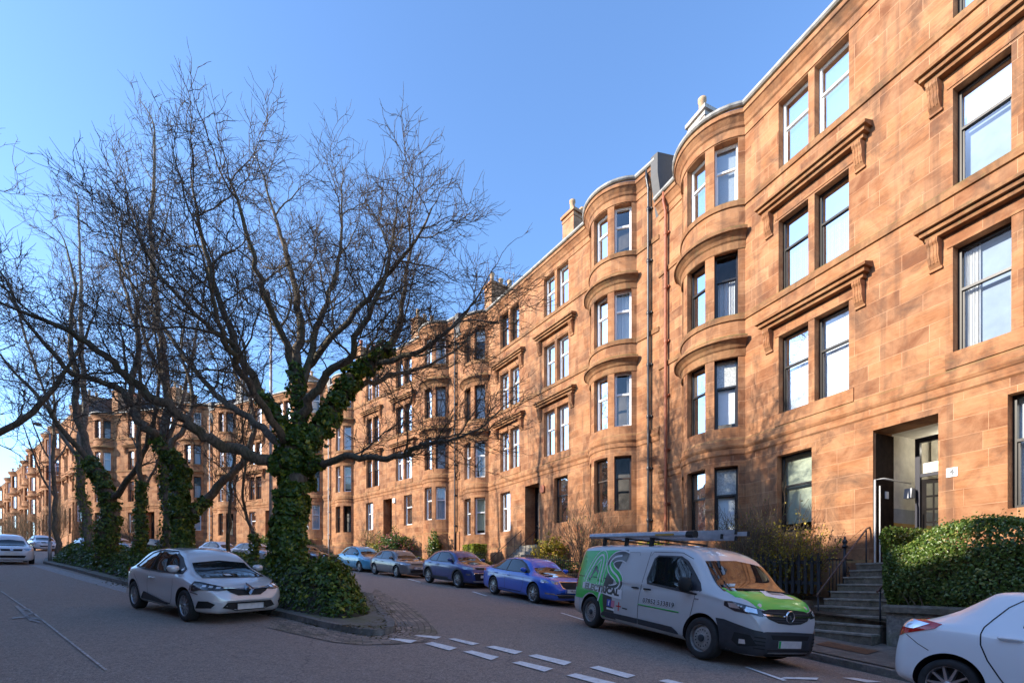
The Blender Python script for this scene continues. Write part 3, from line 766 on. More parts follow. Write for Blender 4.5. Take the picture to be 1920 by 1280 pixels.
def axis_vals(lo, hi, flo, fhi, fine_, coarse):
    v = list(np.arange(lo, flo, coarse)) + list(np.arange(flo, fhi, fine_)) + list(np.arange(fhi, hi + coarse, coarse)); return v
xs = axis_vals(-150, 45, -10, 11, .3, 3); ys = axis_vals(-60, 150, 1.5, 20, .3, 3)
V = np.array([(x, y, gz(x, y)) for y in ys for x in xs]); nx = len(xs)
Fq = np.array([(j*nx+i, j*nx+i+1, (j+1)*nx+i+1, (j+1)*nx+i) for j in range(len(ys)-1) for i in range(nx-1)])
tag(link('road', np_mesh('road', V, Fq, smooth=True), [M['asphalt']]), kind='structure')
b = MB(); S_ = 2500
b.poly([(-S_, -S_, -9), (S_, -S_, -9), (S_, S_, -9), (-S_, S_, -9)]); tag(b.build('ground', M['soil']), kind='structure')

base = fine(FE, .9)
kl = offset(base, KD); kin = offset(base, KD - .15); gl = offset(base, GD); fl0 = offset(base, -.5)
b = MB()
for i in range(len(base) - 1):
    za, zb_ = pave_z(kl[i], KD - .15), pave_z(kl[i+1], KD - .15); zc, zd = pave_z(kl[i], GD), pave_z(kl[i+1], GD)
    b.poly([(kin[i][0], kin[i][1], za), (gl[i][0], gl[i][1], zc), (gl[i+1][0], gl[i+1][1], zd), (kin[i+1][0], kin[i+1][1], zb_)])
tag(b.build('pavement', M['pave']), kind='structure')
b = MB()
for i in range(len(base) - 1):   # garden ground, a little above the pavement
    zc, zd = pave_z(kl[i], GD) + .42, pave_z(kl[i+1], GD) + .42
    b.poly([(gl[i][0], gl[i][1], zc), (fl0[i][0], fl0[i][1], zc + .25), (fl0[i+1][0], fl0[i+1][1], zd + .25), (gl[i+1][0], gl[i+1][1], zd)])
tag(b.build('garden_ground', M['soil']), kind='structure')
def kerb_stones(mb, outer, inner, zf, top=.13, gap=.008):
    for i in range(len(outer) - 1):
        o0, o1, i0, i1 = [Vector(p) for p in (outer[i], outer[i+1], inner[i], inner[i+1])]
        e = (o1 - o0).normalized() * gap
        o0 = o0 + e; i0 = i0 + e
        jz = random.uniform(-.006, .006)
        vs = [(p.x, p.y, zf(q) - .3) for p, q in ((o0, outer[i]), (o1, outer[i+1]), (i1, outer[i+1]), (i0, outer[i]))] + \
             [(p.x, p.y, zf(q) + top + jz) for p, q in ((o0, outer[i]), (o1, outer[i+1]), (i1, outer[i+1]), (i0, outer[i]))]
        c = (Vector(vs[4]) + Vector(vs[6])) / 2
        mb.add(vs, [(0, 1, 5, 4), (1, 2, 6, 5), (2, 3, 7, 6), (3, 0, 4, 7), (4, 5, 6, 7), (3, 2, 1, 0)])
b = MB(); kerb_stones(b, kl, kin, lambda q: gz(*q)); 
tag(b.build('kerb', M['kerb']), kind='structure')

# island between the two roads
isl_px = [(735, 1168), (741, 1177), (738, 1185), (722, 1190), (700, 1192), (677, 1190), (640, 1183), (600, 1175), (567, 1166), (530, 1157), (500, 1151)]
tip = [tuple(G(*p).xy) for p in isl_px]
leftpx = [(237, 1097), (190, 1085), (135, 1069), (81, 1056)]
left = [tuple(G(*p).xy) for p in leftpx]
def lerp2(a, b, n): return [(a[0] + (b[0]-a[0]) * k / n, a[1] + (b[1]-a[1]) * k / n) for k in range(1, n)]
rightw = [(-29.5, 31.5), (-27, 31.8), (-22, 29.9), (-17, 27.2), (-12.5, 24.0), (-8.8, 20.3), (-6.3, 17.0)] + [tuple(G(*p).xy) for p in [(697, 1118), (706, 1134), (720, 1151)]]
isl = tip + lerp2(tip[-1], left[0], 7) + left + [(-28.6, 29.4)] + rightw
def resample(poly, step, closed=True):
    pts = poly + ([poly[0]] if closed else []); out = []
    acc = 0
    for a, b in zip(pts[:-1], pts[1:]):
        L_ = math.hypot(b[0]-a[0], b[1]-a[1]); n = max(1, round(L_ / step))
        for k in range(n): out.append((a[0] + (b[0]-a[0]) * k / n, a[1] + (b[1]-a[1]) * k / n))
    return out
isl = resample(isl, .7)
ic = Vector((sum(p[0] for p in isl) / len(isl), sum(p[1] for p in isl) / len(isl)))
def inset_closed(poly, d):
    out = []; n = len(poly)
    area = sum(poly[i][0] * poly[(i+1) % n][1] - poly[(i+1) % n][0] * poly[i][1] for i in range(n)); s = 1 if area > 0 else -1
    for i in range(n):
        a, b, c = Vector(poly[i-1]), Vector(poly[i]), Vector(poly[(i+1) % n])
        e1 = (b - a).normalized(); e2 = (c - b).normalized()
        n1 = Vector((-e1.y, e1.x)) * s; n2 = Vector((-e2.y, e2.x)) * s; m = (n1 + n2).normalized()
        out.append(tuple(b + m * d / max(.55, m.dot(n1))))
    return out
isin = inset_closed(isl, .16)
b = MB(); kerb_stones(b, isl + [isl[0]], isin + [isin[0]], lambda q: gz(*q), .12)
tag(b.build('island_kerb', M['kerb']), kind='structure')
bm = bmesh.new(); vs = [bm.verts.new((p[0], p[1], 0)) for p in isin]; bm.faces.new(vs)
for co, no in [((x, 0, 0), (1, 0, 0)) for x in np.arange(-30, 0, 1.)] + [((0, y, 0), (0, 1, 0)) for y in np.arange(8, 33, 1.)]:
    bmesh.ops.bisect_plane(bm, geom=bm.verts[:] + bm.edges[:] + bm.faces[:], plane_co=co, plane_no=no)
for v in bm.verts: v.co.z = gz(v.co.x, v.co.y) + .112
bmesh.ops.recalc_face_normals(bm, faces=bm.faces)
me = bpy.data.meshes.new('island_paving'); bm.to_mesh(me); bm.free()
tag(link('island_paving', me, [M['mossy_slab']]), kind='structure')
def in_poly(x, y, poly):
    c = False; n = len(poly); j = n - 1
    for i in range(n):
        xi, yi = poly[i]; xj, yj = poly[j]
        if (yi > y) != (yj > y) and x < (xj - xi) * (y - yi) / (yj - yi) + xi: c = not c
        j = i
    return c
def edge_dist(x, y, poly):
    best = 1e9; n = len(poly)
    for i in range(n):
        ax, ay = poly[i]; bx, by = poly[(i+1) % n]; dx, dy = bx-ax, by-ay
        t = max(0, min(1, ((x-ax)*dx + (y-ay)*dy) / (dx*dx + dy*dy + 1e-9))); best = min(best, math.hypot(x-ax-t*dx, y-ay-t*dy))
    return best
# setts along the island edges
def strip(name, A, B, m, dz=.006, na=4, mat_uv=True):
    mb = MB(); t = 0
    for i in range(len(A) - 1):
        a0, a1, b0, b1 = [Vector(p) for p in (A[i], A[i+1], B[i], B[i+1])]; L_ = (a1 - a0).length
        for k in range(na):
            p = [a0.lerp(b0, k / na), a1.lerp(b1, k / na), a1.lerp(b1, (k+1) / na), a0.lerp(b0, (k+1) / na)]
            w0, w1 = (b0 - a0).length, (b1 - a1).length
            mb.add([(q.x, q.y, gz(q.x, q.y) + dz) for q in p], [(0, 1, 2, 3)], 0, [[(t, w0*k/na), (t+L_, w1*k/na), (t+L_, w1*(k+1)/na), (t, w0*(k+1)/na)]])
        t += L_
    return mb.build(name, m)
innerR = [tuple(G(*p).xy) for p in [(697, 1112), (706, 1134), (720, 1151), (735, 1168), (742, 1180), (738, 1187), (715, 1193), (677, 1192), (640, 1186), (567, 1169), (517, 1158)]]
outerR = [tuple(G(*p).xy) for p in [(704, 1103), (767, 1134), (790, 1151), (808, 1168), (822, 1188), (800, 1203), (740, 1208), (680, 1209), (625, 1204), (560, 1190), (500, 1176)]]
A = fine(innerR, .25); 
def match(A, IN, OUT):
    out = []
    cum = [0]
    for a, b_ in zip(IN[:-1], IN[1:]): cum.append(cum[-1] + 1)
    res = []
    for a, b_, c, d in zip(IN[:-1], IN[1:], OUT[:-1], OUT[1:]):
        n = max(1, int(max(math.dist(a, b_), math.dist(c, d)) / .3))
        for k in range(n): res.append(((a[0]+(b_[0]-a[0])*k/n, a[1]+(b_[1]-a[1])*k/n), (c[0]+(d[0]-c[0])*k/n, c[1]+(d[1]-c[1])*k/n)))
    res.append((IN[-1], OUT[-1])); return [r[0] for r in res], [r[1] for r in res]
A, B = match(None, innerR, outerR)
tag(strip('setts', A, B, [M['setts']], .012, 5), kind='structure')

M['patch'] = m_stone('newer_tarmac_patch', (.07, .055, .045), (.20, .155, .125), moss=(.09, .07, .06), sc_=4, mossf=.5, bm=.4)
# paint on the road
def paint(name, px, m='marking', label=None, cat=None, group=None, kind=None, dz=.014):
    mb = MB(); P = [G(*p) for p in px]
    bm = bmesh.new(); bm.faces.new([bm.verts.new((p.x, p.y, 0)) for p in P])
    cx = sum(p.x for p in P) / len(P)
    L_ = max((P[i] - P[0]).length for i in range(len(P)))
    if L_ > .8:
        e = (P[1] - P[0]).normalized(); n = int(L_ / .3)
        for k in range(1, n): bmesh.ops.bisect_plane(bm, geom=bm.verts[:]+bm.edges[:]+bm.faces[:], plane_co=(P[0].x + e.x*k*.3, P[0].y + e.y*k*.3, 0), plane_no=(e.x, e.y, 0))
    for v in bm.verts: v.co.z = gz(v.co.x, v.co.y) + dz
    bmesh.ops.recalc_face_normals(bm, faces=bm.faces)
    for f in bm.faces:
        if f.normal.z < 0: f.normal_flip()
    me = bpy.data.meshes.new(name); bm.to_mesh(me); bm.free()
    return tag(link(name, me, [M[m]]), label, cat, group, kind)
dashes = [[(776,1192),(787,1191),(828,1194),(818,1198)], [(840,1198),(853,1197),(899,1207),(885,1210)], [(911,1213),(926,1211),(980,1222),(966,1227)], [(990,1230),(1006,1227),(1072,1242),(1058,1248)], [(1105,1252),(1122,1249),(1192,1267),(1176,1272)], [(1235,1277),(1252,1274),(1330,1294),(1312,1299)],
          [(728,1198),(742,1197),(782,1201),(770,1206)], [(796,1207),(811,1204),(857,1215),(842,1220)], [(868,1222),(885,1220),(936,1232),(921,1238)], [(960,1243),(976,1240),(1037,1254),(1021,1260)], [(1062,1267),(1080,1263),(1155,1281),(1136,1287)]]
for d_ in dashes: paint('give_way_dash', d_, kind='structure')
for px in ([(1396,1251),(1402,1251),(1476,1276),(1468,1277)], [(1462,1273),(1470,1270),(1535,1271),(1532,1275)], [(1578,1271),(1600,1271),(1655,1279),(1625,1280)],
           [(1050,1149),(1055,1149),(1100,1163),(1094,1163)], [(1092,1158),(1096,1156),(1128,1157),(1128,1160)],
           [(884,1109),(889,1109),(915,1117),(910,1117)], [(763,1085),(767,1085),(790,1091),(786,1091)]):
    paint('parking_bay_line', px, kind='structure')
paint('tar_seam', [(0,1108),(3,1108),(68,1152),(65,1153)], 'tar', kind='structure'); paint('tar_seam', [(65,1153),(68,1152),(202,1257),(197,1258)], 'tar', kind='structure')
for q in ([(28,1137),(34,1135),(62,1163),(56,1165)], [(22,1158),(50,1155),(52,1157),(24,1161)], [(48,1156),(82,1160),(80,1163),(50,1160)], [(40,1141),(60,1142),(59,1144),(42,1144)], [(46,1150),(66,1149),(64,1152),(50,1153)], [(60,1161),(78,1167),(74,1168),(58,1164)]): paint('worn_paint_patch', q, 'marking_old', kind='structure')
paint('pale_road_strip', [(48,1057),(78,1059),(238,1100),(236,1111),(160,1090)], 'marking_old', kind='structure', dz=.006)

def grate(name, px, label, cat, m, bars, loc_dz=.02, M_frame='iron'):
    P = [G(*p) for p in px]; dz = loc_dz
    c = sum(P, Vector()) / 4; c.z = gz(c.x, c.y) + dz
    root = empty(name, c, 0, label, cat)
    e = (P[1] - P[0]); f_ = (P[3] - P[0]); o = P[0] - c
    def pt(u, v, z=0): q = o + e * u + f_ * v; return (q.x, q.y, q.z - (gz(P[0].x, P[0].y) - gz(c.x, c.y)) * 0 + dz - dz + z)
    t = MB(); t.poly([pt(0,0,.0), pt(1,0,.0), pt(1,1,.0), pt(0,1,.0)]); t.build('pit', M['iron'], root)
    t = MB()
    for k in range(bars):
        u0 = (k + .15) / bars; u1 = (k + .8) / bars
        t.add([pt(u0,0,.006), pt(u1,0,.006), pt(u1,1,.006), pt(u0,1,.006), pt(u0,0,.018), pt(u1,0,.018), pt(u1,1,.018), pt(u0,1,.018)], [(4,5,6,7),(0,1,5,4),(1,2,6,5),(2,3,7,6),(3,0,4,7)])
    t.build('bars', M[m], root)
grate('drain_grating', [(741,1166),(769,1165),(777,1173),(748,1175)], 'small rectangular gully grating in the setts beside the island tip', 'drain', 'kerb', 4, .022)
# gas/service cover on the pavement
ra = hx(0, 1526, 3.15); rb = hx(0, 1612, 3.3)
def pv(x, d): p = house_pt(0, x, d); k = house_pt(0, x, KD); return Vector((p.x, p.y, pave_z(k, d)))
P4 = [pv(ra, 3.1), pv(rb, 3.1), pv(rb, 2.72), pv(ra, 2.72)]
c = sum(P4, Vector()) / 4; root = empty('pavement_grating', c, 0, 'rusty ribbed iron grating let into the pavement below the stone steps', 'grating')
t = MB(); t.poly([tuple(p - c + Vector((0, 0, .004))) for p in P4]); t.build('pit', M['iron'], root)
t = MB()
for k in range(22):
    u0, u1 = (k + .1) / 22, (k + .8) / 22
    q = [P4[0].lerp(P4[1], u0), P4[0].lerp(P4[1], u1), P4[3].lerp(P4[2], u1), P4[3].lerp(P4[2], u0)]
    t.poly([tuple(p - c + Vector((0, 0, .014))) for p in q])
t.build('bars', M['rustgrate'], root)

# ------------------------------------------------------------------ garden of the nearest house: steps, walls, fence, rails
H0 = H[0]; hz = H0.rotation_euler.z; PO = Vector((F[0][0], F[0][1], 0))
FLz = EYE + .5
def local(name, x, d, label=None, cat=None, group=None, z=0):
    p = house_pt(0, x, d); return empty(name, (p.x, p.y, z), hz, label, cat, group)
# in these frames x = away from camera along the front, y = towards the street
sx0, sx1 = 7.22, 8.75
zbot = pv(8, GD + .1).z - .03; nst = 10; rise = (FLz - zbot) / nst
st = local('stone_steps', (sx0 + sx1) / 2, 0, 'weathered stone steps climbing from the pavement to the open doorway', 'steps', z=0)
w2 = (sx1 - sx0) / 2
for k in range(nst):
    ztop = FLz - k * rise - .005; y0 = .08 + k * .235; t = MB()
    ex = 0 if k < 6 else (k - 5) * .06
    t.box(-w2 - .0 , w2 + ex, (-.2 if k == 0 else y0 - .02), y0 + .235, ztop - rise - .6, ztop - .035, 0)
    t.box(-w2 - .005, w2 + ex + .005, (-.2 if k == 0 else y0 - .02), y0 + .255, ztop - .036, ztop, 1)
    t.build('step', [M['step'], M['tread']], st)
def wall_block(name, x0, x1, d, th, z0, z1, label, cop=.14, over=.06, group=None, blocks=None, mm='rubble'):
    r = local(name, (x0 + x1) / 2, d, label, 'garden wall', group); hw = (x1 - x0) / 2
    t = MB(); rs = random.Random(int(x0 * 10)); 
    n = max(1, round((x1 - x0) / .48)); rows = 2; hh = (z1 - cop - z0) / rows
    t.box(-hw, hw, -th + .02, -.03, z0, z1 - cop)
    for r_ in range(rows):
        xx = -hw
        while xx < hw - .05:
            L_ = min(rs.uniform(.32, .62), hw - xx)
            if hw - xx - L_ < .15: L_ = hw - xx
            dy = rs.uniform(-.008, .012)
            t.box(xx + .006, xx + L_ - .006, -.035, dy, z0 + r_ * hh + .006, z0 + (r_+1) * hh - .006); xx += L_
    t.build('masonry', M[mm], r)
    t = MB(); t.prism([(-th - over, z1 - cop), (over, z1 - cop), (over, z1 - .04), (over - .05, z1), (-th - over + .03, z1), (-th - over, z1 - .03)], -hw - .04, hw + .04, 'x'); t.build('coping', M['step'], r)
    return r
zg = pv(9.6, GD).z
wall_block('garden_wall', sx1 + .10, 9.95, GD + .1, .34, pv(9.3, GD).z - .3, pv(9.3, GD).z + .62, 'short mossy stone pier and wall beside the steps, partly behind the grey van')
wall_block('garden_wall', 1.0, sx0 - .12, GD + .1, .36, pv(4, GD).z - .5, pv(7, GD).z + .78, 'long rough stone garden wall under the privet hedge, behind the white hatchback')
wall_block('garden_wall', 9.97, 15.9, GD + .02, .25, pv(12, GD).z - .5, pv(12, GD).z + .50, 'low plinth wall carrying the black picket fence, hidden by the grey van')
# picket fence
f0, f1 = 9.02, 15.4
zf = pv(9.4, GD).z + .74
r = local('picket_fence', (f0 + f1) / 2, 1.18, 'black wooden picket fence behind the grey van', 'fence', z=0); hw = (f1 - f0) / 2
slope = (pv(15, GD).z - pv(9.4, GD).z) / 5.6 * .35
zz = lambda x: zf + (x + hw) * slope
t = MB()
for q in (.22, .72): 
    t.add([(-hw, -.03, zz(-hw) + q), (hw, -.03, zz(hw) + q), (hw, .0, zz(hw) + q), (-hw, .0, zz(-hw) + q), (-hw, -.03, zz(-hw) + q + .08), (hw, -.03, zz(hw) + q + .08), (hw, .0, zz(hw) + q + .08), (-hw, .0, zz(-hw) + q + .08)],
          [(0,3,2,1),(4,5,6,7),(0,1,5,4),(1,2,6,5),(2,3,7,6),(3,0,4,7)])
t.build('rail', M['blackwood'], r)
x = -hw + .02; t = MB(); k = 0
rs = random.Random(3)
while x < hw:
    p = MB(); wd = .075; hh = 1.0 + rs.uniform(-.015, .015); tl = rs.uniform(-.008, .008)
    p.prism([(x, zz(x)), (x + wd, zz(x)), (x + wd + tl, zz(x) + hh - .06), (x + wd / 2 + tl, zz(x) + hh), (x + tl, zz(x) + hh - .06)], .001, .022, 'y')
    p.build('picket', M['blackwood'], r); x += .165
# iron railing return along the steps + finial post
r = local('iron_railing', sx1 + .12, 0, 'black iron railing with a ball finial post beside the steps', 'railing', z=0)
t = MB(); pz = pv(9, GD).z + .72
t.tube([(0, .55, pz), (0, .55, pz + 1.18)], .035, 8); t.lathe([(0, 0), (.06, .01), (.06, .05), (.03, .08), (.055, .13), (.055, .17), (.02, .22), (.03, .25), (0, .29)], 12, 0, Matrix.Translation((0, .55, pz + 1.16)))
t.build('post', M['iron'], r)
t = MB()
for k in range(5):
    y = 1.12 - k * .125; t.tube([(0, y, pz), (0, y, pz + .92)], .011, 6)
t.build('bars', M['iron'], r)
t = MB(); t.tube([(0, 1.18, pz + .88), (0, .25, pz + .88)], .016, 6); t.tube([(0, 1.18, pz + .12), (0, .25, pz + .12)], .016, 6); t.build('rail', M['iron'], r)
t = MB()
for (yy, zz_, rr) in ((.40, .45, .09), (.38, .25, .07), (.42, .65, .07)):
    t.tube([(.02, yy + rr * math.cos(a), pz + zz_ + rr * math.sin(a)) for a in [q * .5 for q in range(11)]], .010, 5)
t.build('scroll', M['iron'], r)
# handrails
def handrail(name, x, label, y0, y1, zup, za, zb_, posts, ext=None):
    r = local(name, x, 0, label, 'handrail', 'rusty handrails of the entrance steps', z=0)
    pts = [(0, y0, za), (0, y1, zb_)]
    if ext: pts += ext
    t = MB(); t.tube(pts, .021, 8); t.build('rail', M['rust'], r)
    for (py, z0, z1) in posts:
        t = MB(); t.tube([(0, py, z0), (0, py, z1)], .016, 8); t.build('post', M['iron'], r)
zl = zbot
handrail('handrail', sx1 - .12, 'long rusty sloping handrail on the left of the steps, rising to the doorway', 1.95, .12, .9, zl + .86, FLz + .82, [(1.88, zl + .2, zl + .9), (.14, FLz - .3, FLz + .80)], ext=[(0, -.02, FLz + .86)])
handrail('handrail', sx0 + .08, 'short rusty handrail on the right of the steps, its top lost in the hedge', 2.12, 1.2, .9, zl + .98, zl + 1.62, [(2.02, zl, zl + 1.03), (1.3, zl + .5, zl + 1.5)])
# small bits: railings and walls in front of the other houses
def railings(i, x0, x1, label, d=GD, h=.85, base_h=.35, tipz=True):
    a, b_ = house_pt(i, x0, d), house_pt(i, x1, d); ka, kb = house_pt(i, x0, KD), house_pt(i, x1, KD)
    z0, z1 = pave_z(ka, d), pave_z(kb, d); L_ = x1 - x0
    r = empty('iron_railing', (a.x, a.y, z0), math.atan2((b_ - a).y, (b_ - a).x), label, 'railing', 'iron garden railings along the pavement')
    sl = (z1 - z0) / L_; n = int(L_ / .125)
    t = MB(); t.add([(0, -.12, -.4), (L_, -.12, -.4 + sl*L_), (L_, .08, -.4 + sl*L_), (0, .08, -.4), (0, -.12, base_h), (L_, -.12, base_h + sl*L_), (L_, .08, base_h + sl*L_), (0, .08, base_h)], [(4,5,6,7),(0,1,5,4),(1,2,6,5),(2,3,7,6),(3,0,4,7)]); t.build('plinth', M['step'], r)
    t = MB()
    for k in range(n + 1):
        x = k * L_ / n; t.tube([(x, 0, base_h + sl*x), (x, 0, base_h + h + sl*x)], .010, 4); 
        t.lathe([(.0, .07), (.018, .02), (.0, 0)], 4, 0, Matrix.Translation((x, 0, base_h + h + sl*x)))
    t.build('bars', M['iron'], r)
    t = MB()
    for q in (.1, h - .08): t.tube([(0, 0, base_h + q), (L_, 0, base_h + q + sl*L_)], .014, 5)
    t.build('rail', M['iron'], r)
railings(1, .3, 7.2, 'black iron railings right of the second doorway, behind the bright blue car')
railings(1, 8.9, 15.4, 'black iron railings left of the second doorway, beside the clipped golden hedge')
railings(2, .5, 7.4, 'black iron railings below the flowering shrubs, behind the dark blue and grey cars')
railings(2, 9.0, 16.4, 'black iron railings behind the light blue hatchback')
railings(3, .5, 7.4, 'black iron railings in front of the fourth house, near the ivy covered trunk')
railings(3, 9.0, 16.4, 'black iron railings in front of the fourth house, left of its door')
railings(4, .5, 16.0, 'black iron railings in front of the fifth house, seen between the tree trunks')
def stair(i, x0, x1, label, grp='entrance steps of the other houses'):
    r_ = H[i]; top = r_.location.z; k = house_pt(i, x0, KD); zb_ = pave_z(k, GD) ; n = max(3, int((top - zb_) / .165)); rise = (top - zb_) / n
    p = house_pt(i, (x0 + x1) / 2, 0); r = empty('stone_steps', (p.x, p.y, 0), r_.rotation_euler.z, label, 'steps', grp); hw = (x1 - x0) / 2 + .15
    tr = min(.24, (GD - .05) / n)
    for q in range(n):
        t = MB(); zt = top - q * rise - .004; y0 = .08 + q * tr
        t.box(-hw, hw, y0 - .02 if q else -.2, y0 + tr, zt - rise - .5, zt); t.build('step', M['tread'], r)
    for s in (-1, 1):
        t = MB(); t.tube([(s * (hw + .03), .1, top + .85), (s * (hw + .03), .1 + n * tr, zb_ + .95)], .018, 6); 
        for q in range(0, n, 2): yy = .15 + q * tr; zt = top - q * rise; t.tube([(s * (hw + .03), yy, zt - .1), (s * (hw + .03), yy, zt + .83)], .010, 5)
        t.build('handrail', M['iron'], r)
stair(1, 7.45, 8.65, 'stone steps with curved iron handrails up to the second doorway')
stair(2, 7.6, 8.75, 'stone steps to the doorway of the third house, behind the grey hatchback')
stair(3, 7.45, 8.65, 'stone steps to the doorway of the fourth house, behind the tree island')

# lamp posts
def lamp(x, y, h, label, arm=1.0, m='pipe_white'):
    r = empty('lamp_post', (x, y, gz(x, y)), R(20), label, 'lamp post')
    t = MB(); t.tube([(0,0,0), (0,0,1.2)], [.085,.085], 12); t.tube([(0,0,1.2), (0,0,h)], [.055,.035], 10); t.build('pole', M[m], r)
    t = MB(); t.tube([(0,0,h), (0,-.1,h+.12), (0,-arm,h+.18)], .025, 8); t.build('arm', M[m], r)
    t = MB(); t.prism([(-arm-.5,h+.14),(-arm,h+.12),(-arm,h+.24),(-arm-.1,h+.27),(-arm-.45,h+.22)], -.11,.11,'x'); t.build('lantern', M['gutter'], r)
M['galv'] = plain('galvanised_steel', (.30, .30, .31), .5, metal=.3)
lamp(-25.9, 26.9, 7.2, 'tall grey lamp post at the far left end of the tree island', m='galv')
p = ray(508, 1000, 14.6); lamp(p.x, p.y, 8.3, 'slim pale lamp post rising behind the big ivy clad tree')
# ------------------------------------------------------------------ trees
class Poly:
    """polylines gathered by (points, sides), turned into tubes with numpy"""
    def __init__(s): s.g = {}
    def add(s, P, r, sides): s.g.setdefault((len(P), sides), []).append((P, r))
    def mesh(s, name):
        Vs = []; Fs = []; base = 0
        for (n, k), L_ in s.g.items():
            P = np.array([p for p, _ in L_], dtype=np.float32); Rr = np.array([r for _, r in L_], dtype=np.float32)
            T = np.empty_like(P); T[:, 1:-1] = P[:, 2:] - P[:, :-2]; T[:, 0] = P[:, 1] - P[:, 0]; T[:, -1] = P[:, -1] - P[:, -2]
            T /= np.linalg.norm(T, axis=2, keepdims=True) + 1e-9
            ref = np.array([.31, .17, .93], dtype=np.float32); ref2 = np.array([1, .1, .0], dtype=np.float32)
            mt = (P[:, -1] - P[:, 0]); mt /= np.linalg.norm(mt, axis=1, keepdims=True) + 1e-9
            rf = np.where((np.abs(mt @ ref) > .85)[:, None], ref2, ref)[:, None, :]
            A = np.cross(T, rf); A /= np.linalg.norm(A, axis=2, keepdims=True) + 1e-9; B = np.cross(T, A)
            w = 2 * np.pi * np.arange(k) / k
            ring = A[:, :, None, :] * np.cos(w)[None, None, :, None] + B[:, :, None, :] * np.sin(w)[None, None, :, None]
            V_ = P[:, :, None, :] + ring * Rr[:, :, None, None]
            m = len(L_); Vs.append(V_.reshape(-1, 3))
            idx = base + np.arange(m * n * k).reshape(m, n, k)
            a = idx[:, :-1, :]; b_ = np.roll(a, -1, axis=2); d = idx[:, 1:, :]; c = np.roll(d, -1, axis=2)
            Fs.append(np.stack([a, b_, c, d], axis=-1).reshape(-1, 4)); base += m * n * k
        return np_mesh(name, np.concatenate(Vs), np.concatenate(Fs), smooth=True)
def smooth_pts(pts, rad, sub=4):
    """Catmull-Rom through control points"""
    P = [Vector(p) for p in pts]; out = []; ro = []
    for i in range(len(P) - 1):
        p0, p1, p2, p3 = P[max(i-1, 0)], P[i], P[i+1], P[min(i+2, len(P)-1)]
        for k in range(sub):
            t = k / sub; out.append(.5 * ((2*p1) + (p2-p0)*t + (2*p0-5*p1+4*p2-p3)*t*t + (3*p1-p0-3*p2+p3)*t**3)); ro.append(rad[i] + (rad[i+1]-rad[i])*t)
    out.append(P[-1]); ro.append(rad[-1]); return out, ro
def rnd_perp(d, rs):
    while True:
        v = Vector((rs.gauss(0, 1), rs.gauss(0, 1), rs.gauss(0, 1))); v = v - d * v.dot(d)
        if v.length > .2: return v.normalized()
def grow(S, p, d, L_, r, lvl, maxl, rs, cfg):
    n = {0: 7, 1: 6, 2: 5, 3: 4, 4: 3}.get(lvl, 3)
    pts = [tuple(p)]; rad = [r]; q = Vector(p); dd = Vector(d).normalized(); st = L_ / n; dirs = [dd.copy()]
    for i in range(n):
        up = cfg['up'] * (.6 + .2 * lvl)
        dd = (dd + rnd_perp(dd, rs) * cfg['wig'] * (1 + .15 * lvl) + Vector((0, 0, up * .12))).normalized()
        q = q + dd * st; pts.append(tuple(q)); rad.append(max(cfg['rmin'], r * (1 - .62 * (i + 1) / n))); dirs.append(dd.copy())
    tgt = S['main'] if r > .018 else S['twig']
    tgt.add(pts, rad, 7 if r > .05 else (5 if r > .018 else 3))
    if 'seeds' in S and lvl >= 1: S['seeds'].setdefault(len(pts), []).append(pts)
    if lvl < maxl: spawn(S, [Vector(a) for a in pts], rad, dirs, L_, lvl + 1, maxl, rs, cfg)
def spawn(S, pts, rad, dirs, L_, lvl, maxl, rs, cfg, t0=.18, step=None):
    stp = step or cfg['step'][min(lvl, len(cfg['step']) - 1)]; cl = cfg['len'][min(lvl, len(cfg['len']) - 1)]
    s = L_ * t0 + rs.random() * stp; seg = L_ / (len(pts) - 1); ang = rs.random() * 6.28
    while s < L_ * 1.0:
        i = min(len(pts) - 2, int(s / seg)); f = s / seg - i; p = pts[i].lerp(pts[i+1], f); dd = dirs[min(i, len(dirs)-1)]
        ang += 2.4 + rs.uniform(-.5, .5)
        u = dd.cross(Vector((.2, .1, 1))); u = u.normalized() if u.length > .1 else Vector((1, 0, 0)); v = dd.cross(u)
        a = R(rs.uniform(cfg.get('a0', 28), cfg.get('a1', 58))); nd = dd * math.cos(a) + (u * math.cos(ang) + v * math.sin(ang)) * math.sin(a)
        if nd.z < -.15: nd.z *= .3
        if cfg.get('out') is not None:
            o = (p - cfg['out']); o.z *= .6
            if o.length > .1: nd = (nd + o.normalized() * cfg.get('ob', .35))
        ll = cl * rs.uniform(.55, 1.15) * (1 - .35 * s / L_)
        rr = max(cfg['rmin'], min(rad[i] * .62, ll * cfg['thick']))
        grow(S, p, nd.normalized(), ll, rr, lvl, maxl, rs, cfg); s += stp * rs.uniform(.6, 1.4)
    # leader continues
    if lvl <= maxl: grow(S, pts[-1], dirs[-1], cl * .55, max(cfg['rmin'], rad[-1]), lvl + 1, maxl, rs, cfg)


